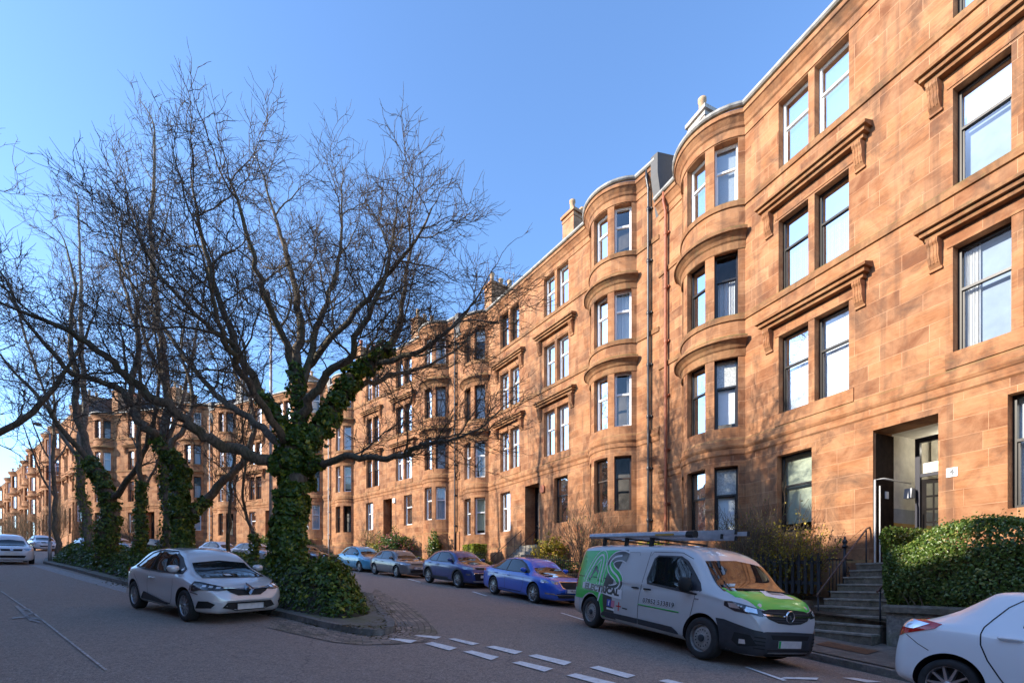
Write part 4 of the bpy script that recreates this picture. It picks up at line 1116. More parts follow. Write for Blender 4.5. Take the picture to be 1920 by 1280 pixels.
def vnorm(A): return A / (np.linalg.norm(A, axis=-1, keepdims=True) + 1e-9)
def vgrow(groups, Pl, nrs, length, step, rad, n, wig, up, out=None):
    """grow one level of fine twigs from every polyline in groups (arrays m x k x 3); returns the new array"""
    P0, D0, LL = [], [], []
    for A in groups:
        m, k, _ = A.shape; seg = np.linalg.norm(A[:, 1:] - A[:, :-1], axis=2); L_ = seg.sum(1)
        cnt = np.maximum(1, (L_ / step * nrs.uniform(.7, 1.3, m)).astype(int)); idx = np.repeat(np.arange(m), cnt); t = nrs.uniform(.12, 1.0, len(idx))
        f = t * (k - 1); i = np.minimum(f.astype(int), k - 2); w = (f - i)[:, None]
        a_, b_ = A[idx, i], A[idx, i + 1]; P0.append(a_ * (1 - w) + b_ * w); D0.append(vnorm(b_ - a_)); LL.append(length * nrs.uniform(.5, 1.15, len(idx)) * (1 - .35 * t))
        P0.append(A[:, -1]); D0.append(vnorm(A[:, -1] - A[:, -2]) * 3); LL.append(length * nrs.uniform(.6, 1, m))
    P0 = np.concatenate(P0); D0 = np.concatenate(D0); LL = np.concatenate(LL); m = len(P0)
    D1 = vnorm(D0); R_ = nrs.normal(0, 1, (m, 3)); perp = vnorm(R_ - D1 * (R_ * D1).sum(1, keepdims=True)); ang = np.radians(nrs.uniform(30, 75, m))[:, None]
    ang = np.where(np.linalg.norm(D0, axis=1, keepdims=True) > 1.5, ang * .25, ang)
    D = D1 * np.cos(ang) + perp * np.sin(ang); D[:, 2] = np.where(D[:, 2] < -.2, D[:, 2] * .3, D[:, 2])
    if out is not None: D = D + vnorm((P0 - out) * np.array([1, 1, .6])) * .15
    D = vnorm(D); pts = [P0]; q = P0
    for k in range(n):
        D = vnorm(D + nrs.normal(0, wig, (m, 3)) + np.array([0, 0, up])); q = q + D * (LL / n)[:, None]; pts.append(q)
    A = np.stack(pts, axis=1); rr = rad * (1 - .5 * np.arange(n + 1) / n)
    for j in range(m): Pl.g.setdefault((n + 1, 3), []).append((A[j], rr))
    return A
def leaf_mesh(name, P, Nn, size, rs, jit=.7, fold=.25, long=1.15, bright=None):
    """leaf blades: 2 bent quads each, P (n,3), Nn (n,3) facing"""
    n = len(P); Nn = Nn + rs.normal(0, jit, (n, 3)); Nn /= np.linalg.norm(Nn, axis=1, keepdims=True) + 1e-9
    rv = rs.normal(0, 1, (n, 3)); A = np.cross(Nn, rv); A /= np.linalg.norm(A, axis=1, keepdims=True) + 1e-9; B = np.cross(Nn, A)
    s = (size * rs.uniform(.6, 1.25, n))[:, None]
    a = P - B * s * long * .5; t = P + B * s * long * .55 - Nn * s * .12; m = P + Nn * s * .04
    l1 = P - A * s * .5 - B * s * .12 - Nn * s * fold; r1 = P + A * s * .5 - B * s * .12 - Nn * s * fold
    V_ = np.stack([a, l1, t, r1, m], axis=1).reshape(-1, 3)
    i = np.arange(n)[:, None] * 5
    F_ = np.concatenate([i + np.array([[0, 4, 2, 1]]), i + np.array([[0, 3, 2, 4]])], axis=1).reshape(-1, 4)
    rv = rs.random(n) if bright is None else np.clip(bright + rs.normal(0, .18, n), 0, 1)
    return np_mesh(name, V_, F_, attr=np.repeat(rv, 2))
def ivy_on(pts, rad, count, rs, depth=.12, clump=True):
    """points on the surface of thick limbs, in clumps"""
    P = []; Nn = []
    L_ = [0]
    for a, b_ in zip(pts[:-1], pts[1:]): L_.append(L_[-1] + (b_ - a).length)
    for _ in range(count):
        s = rs.random() * L_[-1]; i = max(0, min(len(pts) - 2, int(np.searchsorted(L_, s)) - 1)); f = (s - L_[i]) / (L_[i+1] - L_[i] + 1e-6)
        c = pts[i].lerp(pts[i+1], f); r = rad[i] + (rad[i+1] - rad[i]) * f; d = (pts[i+1] - pts[i]).normalized()
        u = d.cross(Vector((.3, .2, 1))); u = (u if u.length > .1 else Vector((1, 0, 0))).normalized(); v = d.cross(u); w = rs.random() * 6.283
        nrm = u * math.cos(w) + v * math.sin(w)
        bul = .5 + .5 * math.sin(c.z * 3.1 + w * 2) * math.sin(c.z * 1.3 + w * 3 + 1)
        p = c + nrm * (r + depth * (.3 + bul) * rs.random() ** .5 * 1.2); P.append(p); Nn.append(nrm + Vector((0, 0, .35)))
    return np.array(P), np.array(Nn)
def make_tree(name, label, base, limbs, cfg, seed, ivy=(), group=None, cat='tree', bark='bark', start=0, maxl=2):
    """limbs: list of (points, radii, child start fraction)"""
    rs = random.Random(seed); nrs = np.random.default_rng(seed)
    root = empty(name, base, 0, label, cat, group); B_ = Vector(base)
    S = {'main': Poly(), 'twig': Poly(), 'seeds': {}}; trunk = Poly(); ivp = []; ivn = []
    for li, (pts, rad, t0) in enumerate(limbs):
        P, rr = smooth_pts(pts, rad, 4)
        P = [p - B_ for p in P]
        for i in range(1, len(P) - 1): P[i] = P[i] + Vector((rs.gauss(0, 1), rs.gauss(0, 1), rs.gauss(0, 1))) * min(.05, rr[i] * .35)
        (trunk if li == 0 else S['main']).add([tuple(p) for p in P], rr, 14 if li == 0 else 9)
        for (lj, cnt, dep, a0, a1) in ivy:
            if lj == li:
                i0, i1 = int(a0 * (len(P)-1)), int(a1 * (len(P)-1)); q, n_ = ivy_on(P[i0:i1+1], rr[i0:i1+1], cnt, nrs, dep); ivp.append(q); ivn.append(n_)
        if t0 is not None:
            L_ = sum((a - b_).length for a, b_ in zip(P[:-1], P[1:])); dirs = [(P[min(i+1, len(P)-1)] - P[max(0, i-1)]).normalized() for i in range(len(P))]
            c2 = dict(cfg); c2['out'] = None if cfg.get('out') is None else Vector(cfg['out']) - B_
            spawn(S, P, rr, dirs, L_, 1, maxl, rs, c2, t0)
    G0 = [np.array(v, dtype=float) for v in S['seeds'].values()]; o_ = None if cfg.get('out') is None else np.array(Vector(cfg['out']) - B_)
    if G0:
        A3 = vgrow(G0, S['twig'], nrs, cfg['len'][3], cfg['step'][3], cfg['rmin'] * 1.25, 4, cfg['wig'] * .8, .05 * cfg['up'], o_)
        vgrow([A3], S['twig'], nrs, cfg['len'][4], cfg['step'][4], cfg['rmin'], 2, cfg['wig'] * .8, .08 * cfg['up'], o_)
    link('trunk', trunk.mesh('trunk'), [M[bark]], root)
    # branches and twigs = the crown
    a = S['main'].mesh('crown'); co_ = link('crown', a, [M[bark]], root)
    if S['twig'].g: link('twigs', S['twig'].mesh('twigs'), [M['twig']], co_)
    if ivp:
        P = np.concatenate(ivp); n_ = np.concatenate(ivn)
        link('ivy', leaf_mesh('ivy', P, n_, .105, nrs, jit=.45), [M['ivy']], root)
    return root
def rp(px, py, Y): return ray(px, py, Y)
Z1 = 12.8
def L1(*a): return [rp(x, y, Z1 + dy) for x, y, dy in a]
b1 = L1((546, 1085, 0))[0]; b1.z = gz(b1.x, b1.y)
limbs = [
 ([b1, rp(543, 1030, Z1), rp(545, 960, Z1), rp(550, 900, Z1), rp(556, 850, Z1), rp(560, 800, Z1 + .1)], [.44, .31, .27, .28, .31, .22], None),
 (L1((545, 880, 0), (508, 873, -.2), (447, 844, -.5), (386, 820, -.9), (340, 776, -1.2), (284, 743, -1.5), (244, 710, -1.6), (195, 665, -1.9), (134, 621, -2.1), (60, 590, -2.2), (-20, 560, -2.3)), [.185,.16,.145,.13,.115,.105,.09,.075,.06,.04,.025], .30),
 (L1((556, 850, 0), (600, 800, .2), (640, 745, .5), (668, 700, .8), (700, 680, .9), (735, 640, 1.0), (752, 590, 1.2), (760, 520, 1.3), (775, 450, 1.4)), [0.192,0.166,0.154,0.141,0.122,0.102,0.077,0.051,0.026], .35),
 (L1((575, 880, 0), (610, 866, -.4), (660, 857, -.8), (715, 861, -1.1), (765, 848, -1.4), (800, 830, -1.6), (850, 824, -1.8), (905, 800, -2.0)), [0.109,0.093,0.083,0.074,0.064,0.051,0.032,0.019], .22),
 (L1((560, 800, .1), (562, 740, .3), (556, 670, .6), (566, 600, .9), (545, 510, 1.2), (520, 420, 1.4), (490, 320, 1.5)), [0.173,0.147,0.128,0.102,0.077,0.045,0.019], .25),
 (L1((550, 840, 0), (515, 780, -.3), (480, 720, -.6), (445, 650, -.9), (415, 570, -1.1), (385, 470, -1.3), (368, 390, -1.4), (357, 320, -1.5)), [0.141,0.122,0.106,0.090,0.070,0.051,0.032,0.016], .22),
 (L1((565, 790, .1), (590, 740, -.3), (615, 700, -.7), (655, 675, -1.0), (672, 620, -1.3), (705, 560, -1.6), (730, 480, -1.8), (745, 390, -2.0)), [0.128,0.109,0.096,0.083,0.070,0.051,0.032,0.016], .25),
 (L1((562, 730, .3), (585, 670, .8), (600, 600, 1.3), (625, 530, 1.7), (640, 450, 2.0), (640, 350, 2.2)), [0.115,0.096,0.083,0.064,0.042,0.019], .2),
 (L1((700, 680, .9), (745, 672, .5), (790, 655, .1), (835, 625, -.3), (875, 585, -.6), (905, 540, -.8)), [0.083,0.070,0.058,0.045,0.029,0.016], .15),
 (L1((535, 850, 0), (490, 800, .5), (440, 765, 1.0), (395, 730, 1.5), (340, 660, 1.9), (290, 590, 2.2), (240, 520, 2.5), (200, 440, 2.7)), [0.122,0.102,0.090,0.077,0.064,0.048,0.032,0.016], .25),
 (L1((556, 700, .5), (530, 630, .2), (500, 560, -.4), (475, 480, -.9), (450, 390, -1.2), (428, 330, -1.4)), [0.109,0.090,0.077,0.058,0.038,0.016], .2),
 (L1((540, 830, -.1), (500, 770, -1.0), (455, 700, -1.9), (420, 640, -2.6), (400, 560, -3.1), (380, 480, -3.4)), [0.109,0.090,0.077,0.058,0.038,0.019], .25),
 (L1((640, 745, .5), (690, 720, 1.2), (740, 700, 1.9), (790, 690, 2.5), (850, 660, 3.0), (890, 620, 3.2)), [0.096,0.077,0.064,0.051,0.032,0.016], .2),
 (L1((575, 690, .8), (625, 630, .3), (680, 570, -.2), (720, 520, -.6), (780, 450, -1.0), (810, 390, -1.2)), [0.090,0.077,0.064,0.051,0.032,0.016], .2),
 (L1((445, 650, -.9), (400, 620, -1.4), (340, 560, -1.9), (290, 500, -2.2), (250, 420, -2.4)), [0.064,0.054,0.042,0.029,0.016], .1),
]
cfgA = dict(up=.45, wig=.25, rmin=.0058, thick=.017, a0=34, a1=72, ob=.15, step=[.5, .34, .25, .155, .17], len=[3, 2.0, 1.15, .60, .28], out=Vector((rp(540, 700, Z1))))
T1 = make_tree('ivy_clad_tree', 'broad bare tree with thick ivy covered trunk at the tip of the island', tuple(b1), limbs, cfgA, 5,
    ivy=[(0, 15000, .17, 0, 1), (2, 4200, .16, 0, .62), (1, 700, .12, 0, .1), (5, 700, .11, 0, .25), (3, 350, .12, 0, .12), (4, 700, .12, 0, .3)], group='bare trees on the island')
Z2 = 16.5
def L2(Z, *a): return [rp(x, y, Z + dy) for x, y, dy in a]
b2 = rp(345, 1045, Z2); b2.z = gz(b2.x, b2.y)
cfgB = dict(cfgA); cfgB.update(step=[.6, .62, .42, .30, .32], len=[3, 2.0, 1.15, .66, .36], rmin=.006, out=None, up=.6)
make_tree('leaning_tree', 'arching mossy tree with an ivy sleeved trunk directly behind the silver hatchback', tuple(b2),
   [([b2, rp(343, 990, Z2), rp(340, 930, Z2), rp(336, 880, Z2), rp(318, 850, Z2 - .1)], [.34, .24, .22, .22, .20], None),
    (L2(Z2, (336, 880, 0), (312, 848, -.2), (290, 818, -.4), (262, 790, -.6), (244, 755, -.7), (215, 725, -.9), (180, 712, -1.2), (134, 698, -1.6), (93, 653, -2), (45, 597, -2.4), (10, 540, -2.6)), [0.173,0.160,0.147,0.134,0.122,0.102,0.090,0.077,0.058,0.038,0.019], .3),
    (L2(Z2, (244, 755, -.7), (250, 700, -.4), (262, 640, -.2), (240, 570, 0), (225, 500, .2), (230, 420, .3)), [0.096,0.083,0.070,0.054,0.035,0.019], .2),
    (L2(Z2, (352, 975, 0), (378, 940, .4), (420, 900, .8), (458, 866, 1.1), (476, 810, 1.4), (470, 750, 1.6), (440, 700, 1.7), (430, 640, 1.8)), [0.154,0.150,0.134,0.109,0.090,0.070,0.051,0.026], .45),
    (L2(Z2, (312, 848, -.2), (345, 800, .4), (360, 740, 1), (340, 660, 1.5), (350, 580, 2)), [0.090,0.077,0.064,0.045,0.022], .25)],
   cfgB, 9, ivy=[(0, 9500, .09, 0, 1), (1, 500, .08, 0, .2), (3, 500, .08, 0, .2)], group='bare trees on the island')
Z3 = 21.5
b3 = rp(200, 1050, Z3); b3.z = gz(b3.x, b3.y)
cfgC = dict(cfgB); cfgC.update(step=[.7, .72, .5, .32, .34], len=[3.5, 2.2, 1.2, .7, .42], rmin=.008)
make_tree('ivy_stump_tree', 'dark tree with ivy clumps on its trunk, left of the silver hatchback', tuple(b3),
   [([b3, rp(203, 1000, Z3), rp(205, 950, Z3), rp(190, 900, Z3), rp(165, 860, Z3)], [.42, .34, .28, .24, .21], None),
    (L2(Z3, (180, 885, 0), (158, 830, .2), (146, 770, .3), (140, 700, .5), (130, 620, .6), (140, 540, .8), (120, 450, 1)), [0.192,0.160,0.141,0.115,0.090,0.058,0.026], .25),
    (L2(Z3, (205, 940, 0), (240, 900, -.5), (268, 850, -1), (290, 780, -1.4), (300, 700, -1.8), (290, 620, -2)), [0.141,0.115,0.096,0.077,0.051,0.026], .25),
    (L2(Z3, (165, 860, 0), (120, 810, -.6), (80, 750, -1.2), (30, 700, -1.6), (-20, 640, -2)), [0.128,0.102,0.077,0.051,0.026], .2)],
   cfgC, 13, ivy=[(0, 4500, .15, .0, 1)], group='bare trees on the island')
def straight_tree(name, label, px, py0, Z, py1, lean, r, seed, cfg, forks=3, bark='birch', ivy=0, t0=.35, spread=2.2, cnt=None, frame=None):
    b_ = rp(px, py0, Z); b_.z = gz(b_.x, b_.y); top = rp(px + lean, py1, Z); rs = random.Random(seed)
    n = 7; main = []
    for k in range(n + 1):
        f = k / n; p = b_.lerp(top, f); main.append(p + Vector((rs.uniform(-1, 1), rs.uniform(-1, 1), 0)) * .22 * (0 if k == 0 else 1))
    limbs = [(main, [r * (1 - .9 * k / n) + .012 for k in range(n + 1)], t0)]
    for q in range(forks):
        k = rs.randint(2, 5); p = main[k]; a = rs.uniform(0, 6.28); h = (top.z - p.z)
        e = [p + Vector((math.cos(a), math.sin(a), 0)) * spread * (f ** .7) * h * .12 + Vector((0, 0, h * f * .85)) for f in (.0, .2, .45, .7, 1)]
        h *= .7; e = [p + (q_ - p) * .72 for q_ in e]; rr = r * (1 - .9 * k / n) * .6; limbs.append((e, [rr, rr * .8, rr * .6, rr * .35, .015], .2))
    return make_tree(name, label, tuple(b_), limbs, cfg, seed, ivy=[(0, ivy, .12, 0, .35)] if ivy else (), group='bare trees on the island', bark=bark, maxl=2)
cfgD = dict(cfgC); cfgD.update(step=[.8, .55, .38, .30, .28], len=[3, 2.1, 1.2, .65, .4], up=1.5, rmin=.008)
straight_tree('slender_tree', 'tallest slender pale tree rising through the crowns left of the ivy clad tree', 318, 1045, 20, 250, -30, .22, 21, cfgD, 4, ivy=1500)
straight_tree('slender_tree', 'slender grey tree with twin stems near the lamp post at the left', 168, 1045, 25, 380, -30, .20, 22, cfgD, 3, ivy=900)
straight_tree('slender_tree', 'thin bare tree between the ivy stump tree and the arching tree', 262, 1045, 19, 520, 10, .12, 23, cfgD, 2, bark='bark', ivy=1600)
straight_tree('slender_tree', 'thin sapling with bare stems right of the arching ivy sleeved trunk', 425, 1050, 18, 700, 30, .07, 24, dict(cfgD, len=[2, 1.4, .8, .5, .3]), 2, bark='bark')
straight_tree('slender_tree', 'small multi stemmed bare tree just left of the big ivy clad trunk', 470, 1055, 15.5, 760, -10, .055, 25, dict(cfgD, len=[2, 1.1, .7, .4, .3]), 3, bark='bark', ivy=500)
straight_tree('slender_tree', 'bare tree behind the island at the far end, in front of the receding terrace', 110, 1040, 33, 640, -20, .16, 26, dict(cfgD, rmin=.012, step=[1, 1, .7, .5, .4]), 3, bark='bark')
# street tree outside the left edge, its crown reaching in
b6 = Vector((-17.0, 12.8, 0)); b6.z = gz(b6.x, b6.y)
def W6(*a): return [Vector((b6.x + x, b6.y + y, b6.z + z * .84)) for x, y, z in a]
make_tree('street_tree', 'bare tree at the left edge whose branches reach in from outside the picture', tuple(b6),
   [(W6((0,0,0),(0,.1,1.5),(.1,0,3),(.1,-.1,4.2)), [.35,.28,.25,.22], None),
    (W6((.1,-.1,4.2),(.9,.2,5.8),(1.5,.4,7.6),(1.9,.6,9.6),(2.2,.5,11.8),(2.5,.5,13.6)), [0.160,0.136,0.112,0.080,0.048,0.024], .15),
    (W6((.1,-.1,4),(-.6,.3,5.8),(-1,.4,8),(-1.1,.8,10.5),(-1.4,.7,13)), [0.144,0.120,0.096,0.064,0.024], .2),
    (W6((.1,0,3.4),(1.4,.8,4.6),(2.8,1.4,6.2),(3.6,1.8,8.2),(4.0,2.1,10.0)), [0.128,0.104,0.080,0.048,0.024], .2),
    (W6((.1,0,4),(.4,-1,6),(1.1,-1.6,8),(2.0,-1.8,10.5),(2.9,-1.9,12.6)), [0.120,0.096,0.080,0.048,0.024], .2)],
   dict(cfgB, up=1.2), 31, group='bare trees beside the left road')

# ------------------------------------------------------------------ shrubs, hedges, ground ivy
def leaf_blob(name, label, cat, c, rad, count, size, m, seed, group=None, stems=0, core=True, flat=0, bulge=.22, kind=None, accent=None):
    """shrub: leaves spread through the outer shell of a lumpy ellipsoid, with woody stems"""
    nrs = np.random.default_rng(seed); root = empty(name, c, 0, label, cat, group)
    d = nrs.normal(0, 1, (count, 3)); d /= np.linalg.norm(d, axis=1, keepdims=True); d[:, 2] = np.where(d[:, 2] < -.35, -d[:, 2], d[:, 2])
    lump = 1 + bulge * (np.sin(d[:, 0] * 5 + seed) * np.sin(d[:, 1] * 6 + 1) + .6 * np.sin(d[:, 2] * 9 + d[:, 0] * 7))
    rr = (nrs.random(count) ** .35) * lump
    P = d * np.array(rad) * rr[:, None]; P[:, 2] += rad[2] * .55
    P = P[P[:, 2] > -.1]; d = d[:len(P)]
    link('foliage', leaf_mesh('foliage', P, P / np.array(rad) ** 2, size, nrs, jit=.8), [M[m]], root)
    if accent: 
        k = accent[1]; dd = nrs.normal(0, 1, (k, 3)); dd /= np.linalg.norm(dd, axis=1, keepdims=True); dd[:, 2] = abs(dd[:, 2]); Q = dd * np.array(rad) * 1.02; Q[:, 2] += rad[2] * .55
        Q = np.repeat(Q, 5, axis=0) + nrs.normal(0, .03, (k * 5, 3)); link('blossom', leaf_mesh('blossom', Q, Q, size * .8, nrs, jit=1.5), [M[accent[0]]], root)
    t = Poly(); rs = random.Random(seed)
    for k in range(max(6, stems)):
        a = rs.uniform(0, 6.28); e = Vector((math.cos(a) * rad[0] * .7, math.sin(a) * rad[1] * .7, rad[2] * rs.uniform(.6, 1.4)))
        pts = [Vector((rs.uniform(-.1, .1), rs.uniform(-.1, .1), -.3)), e * .35 + Vector((0, 0, .15)), e * .7 + Vector((rs.uniform(-.1, .1),) * 3), e]
        t.add([tuple(p) for p in pts], [.022, .017, .011, .006], 5)
    link('stems', t.mesh('stems'), [M['twig']], root)
    return root
def twig_bush(name, label, c, h, spread, n, seed, leaves=0, lm='spring', cat='shrub', group=None):
    rs = random.Random(seed); nrs = np.random.default_rng(seed); root = empty(name, c, 0, label, cat, group)
    S = {'main': Poly(), 'twig': Poly()}; cfg = dict(up=1.1, wig=.16, rmin=.0045, thick=.012, step=[.3, .26, .2, .14], len=[h, h * .5, h * .28, h * .15], out=None); ends = []
    for k in range(n):
        a = rs.uniform(0, 6.28); s = spread * rs.random() ** .6
        d = Vector((math.cos(a) * s / h, math.sin(a) * s / h, 1)).normalized()
        grow(S, Vector((math.cos(a) * .08, math.sin(a) * .08, -.2)), d, h * rs.uniform(.7, 1.1), .020, 0, 2, rs, cfg)
    Pm = S['main'] if S['main'].g else S['twig']
    for key, L_ in S['twig'].g.items():
        for p, r_ in L_: ends.extend(p[1:])
    m_ = Poly(); 
    for src in (S['main'], S['twig']):
        for k_, v_ in src.g.items(): m_.g.setdefault(k_, []).extend(v_)
    link('stems', m_.mesh('stems'), [M['bark']], root)
    if leaves:
        E = np.array(ends); E = E[nrs.integers(0, len(E), leaves)] + nrs.normal(0, .03, (leaves, 3))
        link('foliage', leaf_mesh('foliage', E, np.tile([0, 0, 1.], (leaves, 1)), .045, nrs, jit=1.2), [M[lm]], root)
    return root
# ground ivy carpeting the island
def mound_h(x, y):
    e = edge_dist(x, y, isl); 
    if not in_poly(x, y, isl): return 0
    h = .9 * sstep(.3, 1.1, e) + .20 * math.sin(x * 2.1 + y * .7) * sstep(.4, 1, e) + .13 * math.sin(x * 4.3 - y * 3.1) * sstep(.4, 1, e)
    dx, dy = x - tipc.x, y - tipc.y; h += .78 * math.exp(-(dx*dx + dy*dy) / 4.2) * sstep(.3, .8, e)
    dx, dy = x - tip2.x, y - tip2.y; h += .35 * math.exp(-(dx*dx + dy*dy) / 2.5) * sstep(.3, .8, e)
    h *= sstep(.15, 1.9, math.hypot(x - tip[1][0], y - tip[1][1]) - .75)
    return max(0, h * .82)
tipc = rp(595, 1120, 10.6); tip2 = rp(490, 1100, 12.0)
def ivy_patch(name, label, x0, x1, y0, y1, dens, size, seed, m='ivy', kind='stuff'):
    nrs = np.random.default_rng(seed); P = []; Nn = []
    n = int((x1 - x0) * (y1 - y0) * dens); X = nrs.uniform(x0, x1, n); Y = nrs.uniform(y0, y1, n)
    for x, y in zip(X, Y):
        if not in_poly(x, y, isl): continue
        h = mound_h(x, y)
        if h < .06: continue
        hx_, hy_ = (mound_h(x + .08, y) - h) / .08, (mound_h(x, y + .08) - h) / .08
        reps = 1 + (nrs.random() < min(.9, math.hypot(hx_, hy_) * .5))
        for _ in range(reps): 
            P.append((x + nrs.normal(0, .04), y + nrs.normal(0, .04), gz(x, y) + .08 + h * (1 - .5 * nrs.random() ** 2) + nrs.normal(0, .045) + (nrs.random() < .04) * nrs.uniform(.05, .22))); Nn.append((-hx_ * .8, -hy_ * .8, 1))
    if not P: return
    return tag(link(name, leaf_mesh(name, np.array(P), np.array(Nn), size, nrs, jit=.55), [M[m]]), label, None, None, kind)
bm = bmesh.new(); st_ = .2; xs_ = np.arange(-29, -1.5, st_); ys_ = np.arange(8, 33, st_); grid = {}
for i, x in enumerate(xs_):
    for j, y in enumerate(ys_):
        if in_poly(x, y, isl):
            h = mound_h(x, y)
            grid[(i, j)] = bm.verts.new((x, y, gz(x, y) + (.05 if h < .03 else .10 + h * .72)))
for (i, j) in list(grid):
    q = [(i, j), (i+1, j), (i+1, j+1), (i, j+1)]
    if all(k in grid for k in q): bm.faces.new([grid[k] for k in q])
me = bpy.data.meshes.new('island_soil'); bm.to_mesh(me); bm.free(); tag(link('island_soil', me, [M['soil']]), kind='structure')
ivy_patch('ivy_ground_cover', 'glossy ivy carpeting the near end of the island under the big tree', -7.5, -1.8, 8, 16, 820, .085, 3)
ivy_patch('ivy_ground_cover', 'low ivy and leaves along the middle of the island behind the silver hatchback', -15, -7.5, 10, 26, 420, .10, 4)
ivy_patch('ivy_ground_cover', 'low ivy and leaves along the far end of the island near the lamp post', -29, -15, 15, 33, 200, .13, 5, m='laurel')
# brown leaf litter at the foot of the mound
nrs = np.random.default_rng(8); P = []
while len(P) < 1500:
    k = nrs.integers(0, len(isl)); a = Vector(isl[k]); b_ = Vector(isl[(k+1) % len(isl)]); p = a.lerp(b_, nrs.random()); 
    if a.y > 17: continue
    c_ = (ic - p).normalized(); off_ = abs(nrs.normal(0, .35)) * (1 if nrs.random() < .75 else -1); p = p + c_ * off_
    inside = in_poly(p.x, p.y, isl); P.append((p.x, p.y, gz(p.x, p.y) + (.118 if inside else .02)))
M['litter'] = m_leaf('dead_leaf', (.03, .015, .008), (.12, .06, .025), (.30, .18, .08), .8)
tag(link('leaf_litter', leaf_mesh('leaf_litter', np.array(P), np.tile([0, 0, 1.], (len(P), 1)), .05, nrs, jit=.3), [M['litter']]), 'dead brown leaves scattered along the island kerb', kind='stuff')

# privet hedge right of the steps
x0h, x1h = 1.2, 7.28; zb_h = pv(6, GD).z + .70; 
hr = local('privet_hedge', 0, 0, 'large clipped privet hedge above the rough stone garden wall', 'hedge', z=0)
nrs = np.random.default_rng(17); P = []; Nn = []
hx0, hx1, hy0, hy1, hz0 = x0h, x1h, .55, 2.25, zb_h - .02
def htop(x): return zb_h + 1.72 - .36 * sstep(5.6, 7.2, x) + .05 * math.sin(x * 3.3) + .03 * math.sin(x * 7.1)
for _ in range(52000):
    face = nrs.random(); x = nrs.uniform(hx0, hx1); y = nrs.uniform(hy0, hy1); ht = htop(x)
    if face < .55: y = hy1; z = nrs.uniform(hz0, ht); n_ = (0, 1, .2)
    elif face < .72: z = ht; n_ = (0, .2, 1)
    elif face < .95: x = hx1; z = nrs.uniform(hz0, ht); n_ = (1, .3, .2)
    else: y = hy0; z = nrs.uniform(hz0, ht); n_ = (0, -1, .2)
    # rounded edges and lumps
    cx, cy, cz = x, y, z; rr = .28
    ux = max(0, cx - (hx1 - rr)); uy = max(0, cy - (hy1 - rr)); uz = max(0, cz - (ht - rr)); q = math.sqrt(ux*ux + uy*uy + uz*uz)
    if q > rr: f = rr / q; cx -= ux * (1 - f); cy -= uy * (1 - f); cz -= uz * (1 - f)
    und = .10 * math.sin(cx * 2.3 + cz * 3.1) * math.sin(cz * 4.7 + 1) + .05 * math.sin(cx * 6 + cz * 5)
    low = .30 * sstep(.55, 0, cz - hz0) * (.6 + .4 * math.sin(cx * 2.1))
    dpt = abs(nrs.normal(0, .07)) + und * .6 + low
    cx -= n_[0] * dpt; cy -= n_[1] * dpt; cz -= n_[2] * dpt * (.5 if n_[2] < .5 else 1)
    if n_[2] > .9 and nrs.random() < .05: cz += nrs.uniform(0, .14)
    P.append((cx, cy, cz)); Nn.append(n_)
link('foliage', leaf_mesh('foliage', np.array(P), np.array(Nn), .043, nrs, jit=.65), [M['hedge']], hr)
t = Poly(); rs = random.Random(4)
for k in range(420):
    x = rs.uniform(hx0 + .2, hx1 - .2); y = rs.uniform(hy0 + .2, hy1 - .25); z = hz0 - .1
    e = Vector((x + rs.uniform(-.5, .5), min(hy1 - .04, y + rs.uniform(-.2, .8)), z + rs.uniform(.5, 1.3))); e.z = min(e.z, htop(e.x) - .05); e.x = min(e.x, hx1 - .05)
    m_ = Vector((x, y, z)).lerp(e, .5) + Vector((rs.uniform(-.06, .06),) * 3)
    t.add([(x, y, z - .3), tuple(m_), tuple(e)], [.013, .009, .004], 4)
link('stems', t.mesh('stems'), [M['bark']], hr)
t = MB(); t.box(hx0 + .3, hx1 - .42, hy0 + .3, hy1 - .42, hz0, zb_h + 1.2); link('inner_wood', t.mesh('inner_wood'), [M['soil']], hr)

def gp(i, x, d, dz=.45): p = house_pt(i, x, d); k = house_pt(i, x, KD); return (p.x, p.y, pave_z(k, GD) + dz)
twig_bush('bare_shrub', 'large twiggy shrub with brown stems behind the picket fence and van', gp(0, 11.3, .8), 2.3, 1.3, 34, 5, 500)
twig_bush('forsythia', 'golden leaved twiggy shrub glowing in the sun beside the picket fence', gp(0, 10.0, .75), 1.75, 1.0, 30, 6, 4200)
leaf_blob('evergreen_shrub', 'small sunlit green shrub under the drainpipes above the van roof', 'shrub', gp(0, 15.6, .6, 1.2), (.75, .4, .55), 1300, .07, 'golden', 8)
twig_bush('bare_shrub', 'small bare shrub against the second house bay, above the rear of the van', gp(1, 2.4, 1.5), 2.6, .9, 12, 7, 90)
leaf_blob('rose_bush', 'light green shrub with arching stems in front of the window left of the van', 'shrub', gp(1, 5.6, .7, .9), (.85, .55, .8), 1100, .09, 'spring', 9, bulge=.4)
leaf_blob('garden_shrubs', 'low mixed shrubs inside the railings between the blue car and the van', 'shrub', gp(1, 4.4, 1.4), (1.3, .5, .45), 1600, .08, 'laurel', 10, bulge=.4)
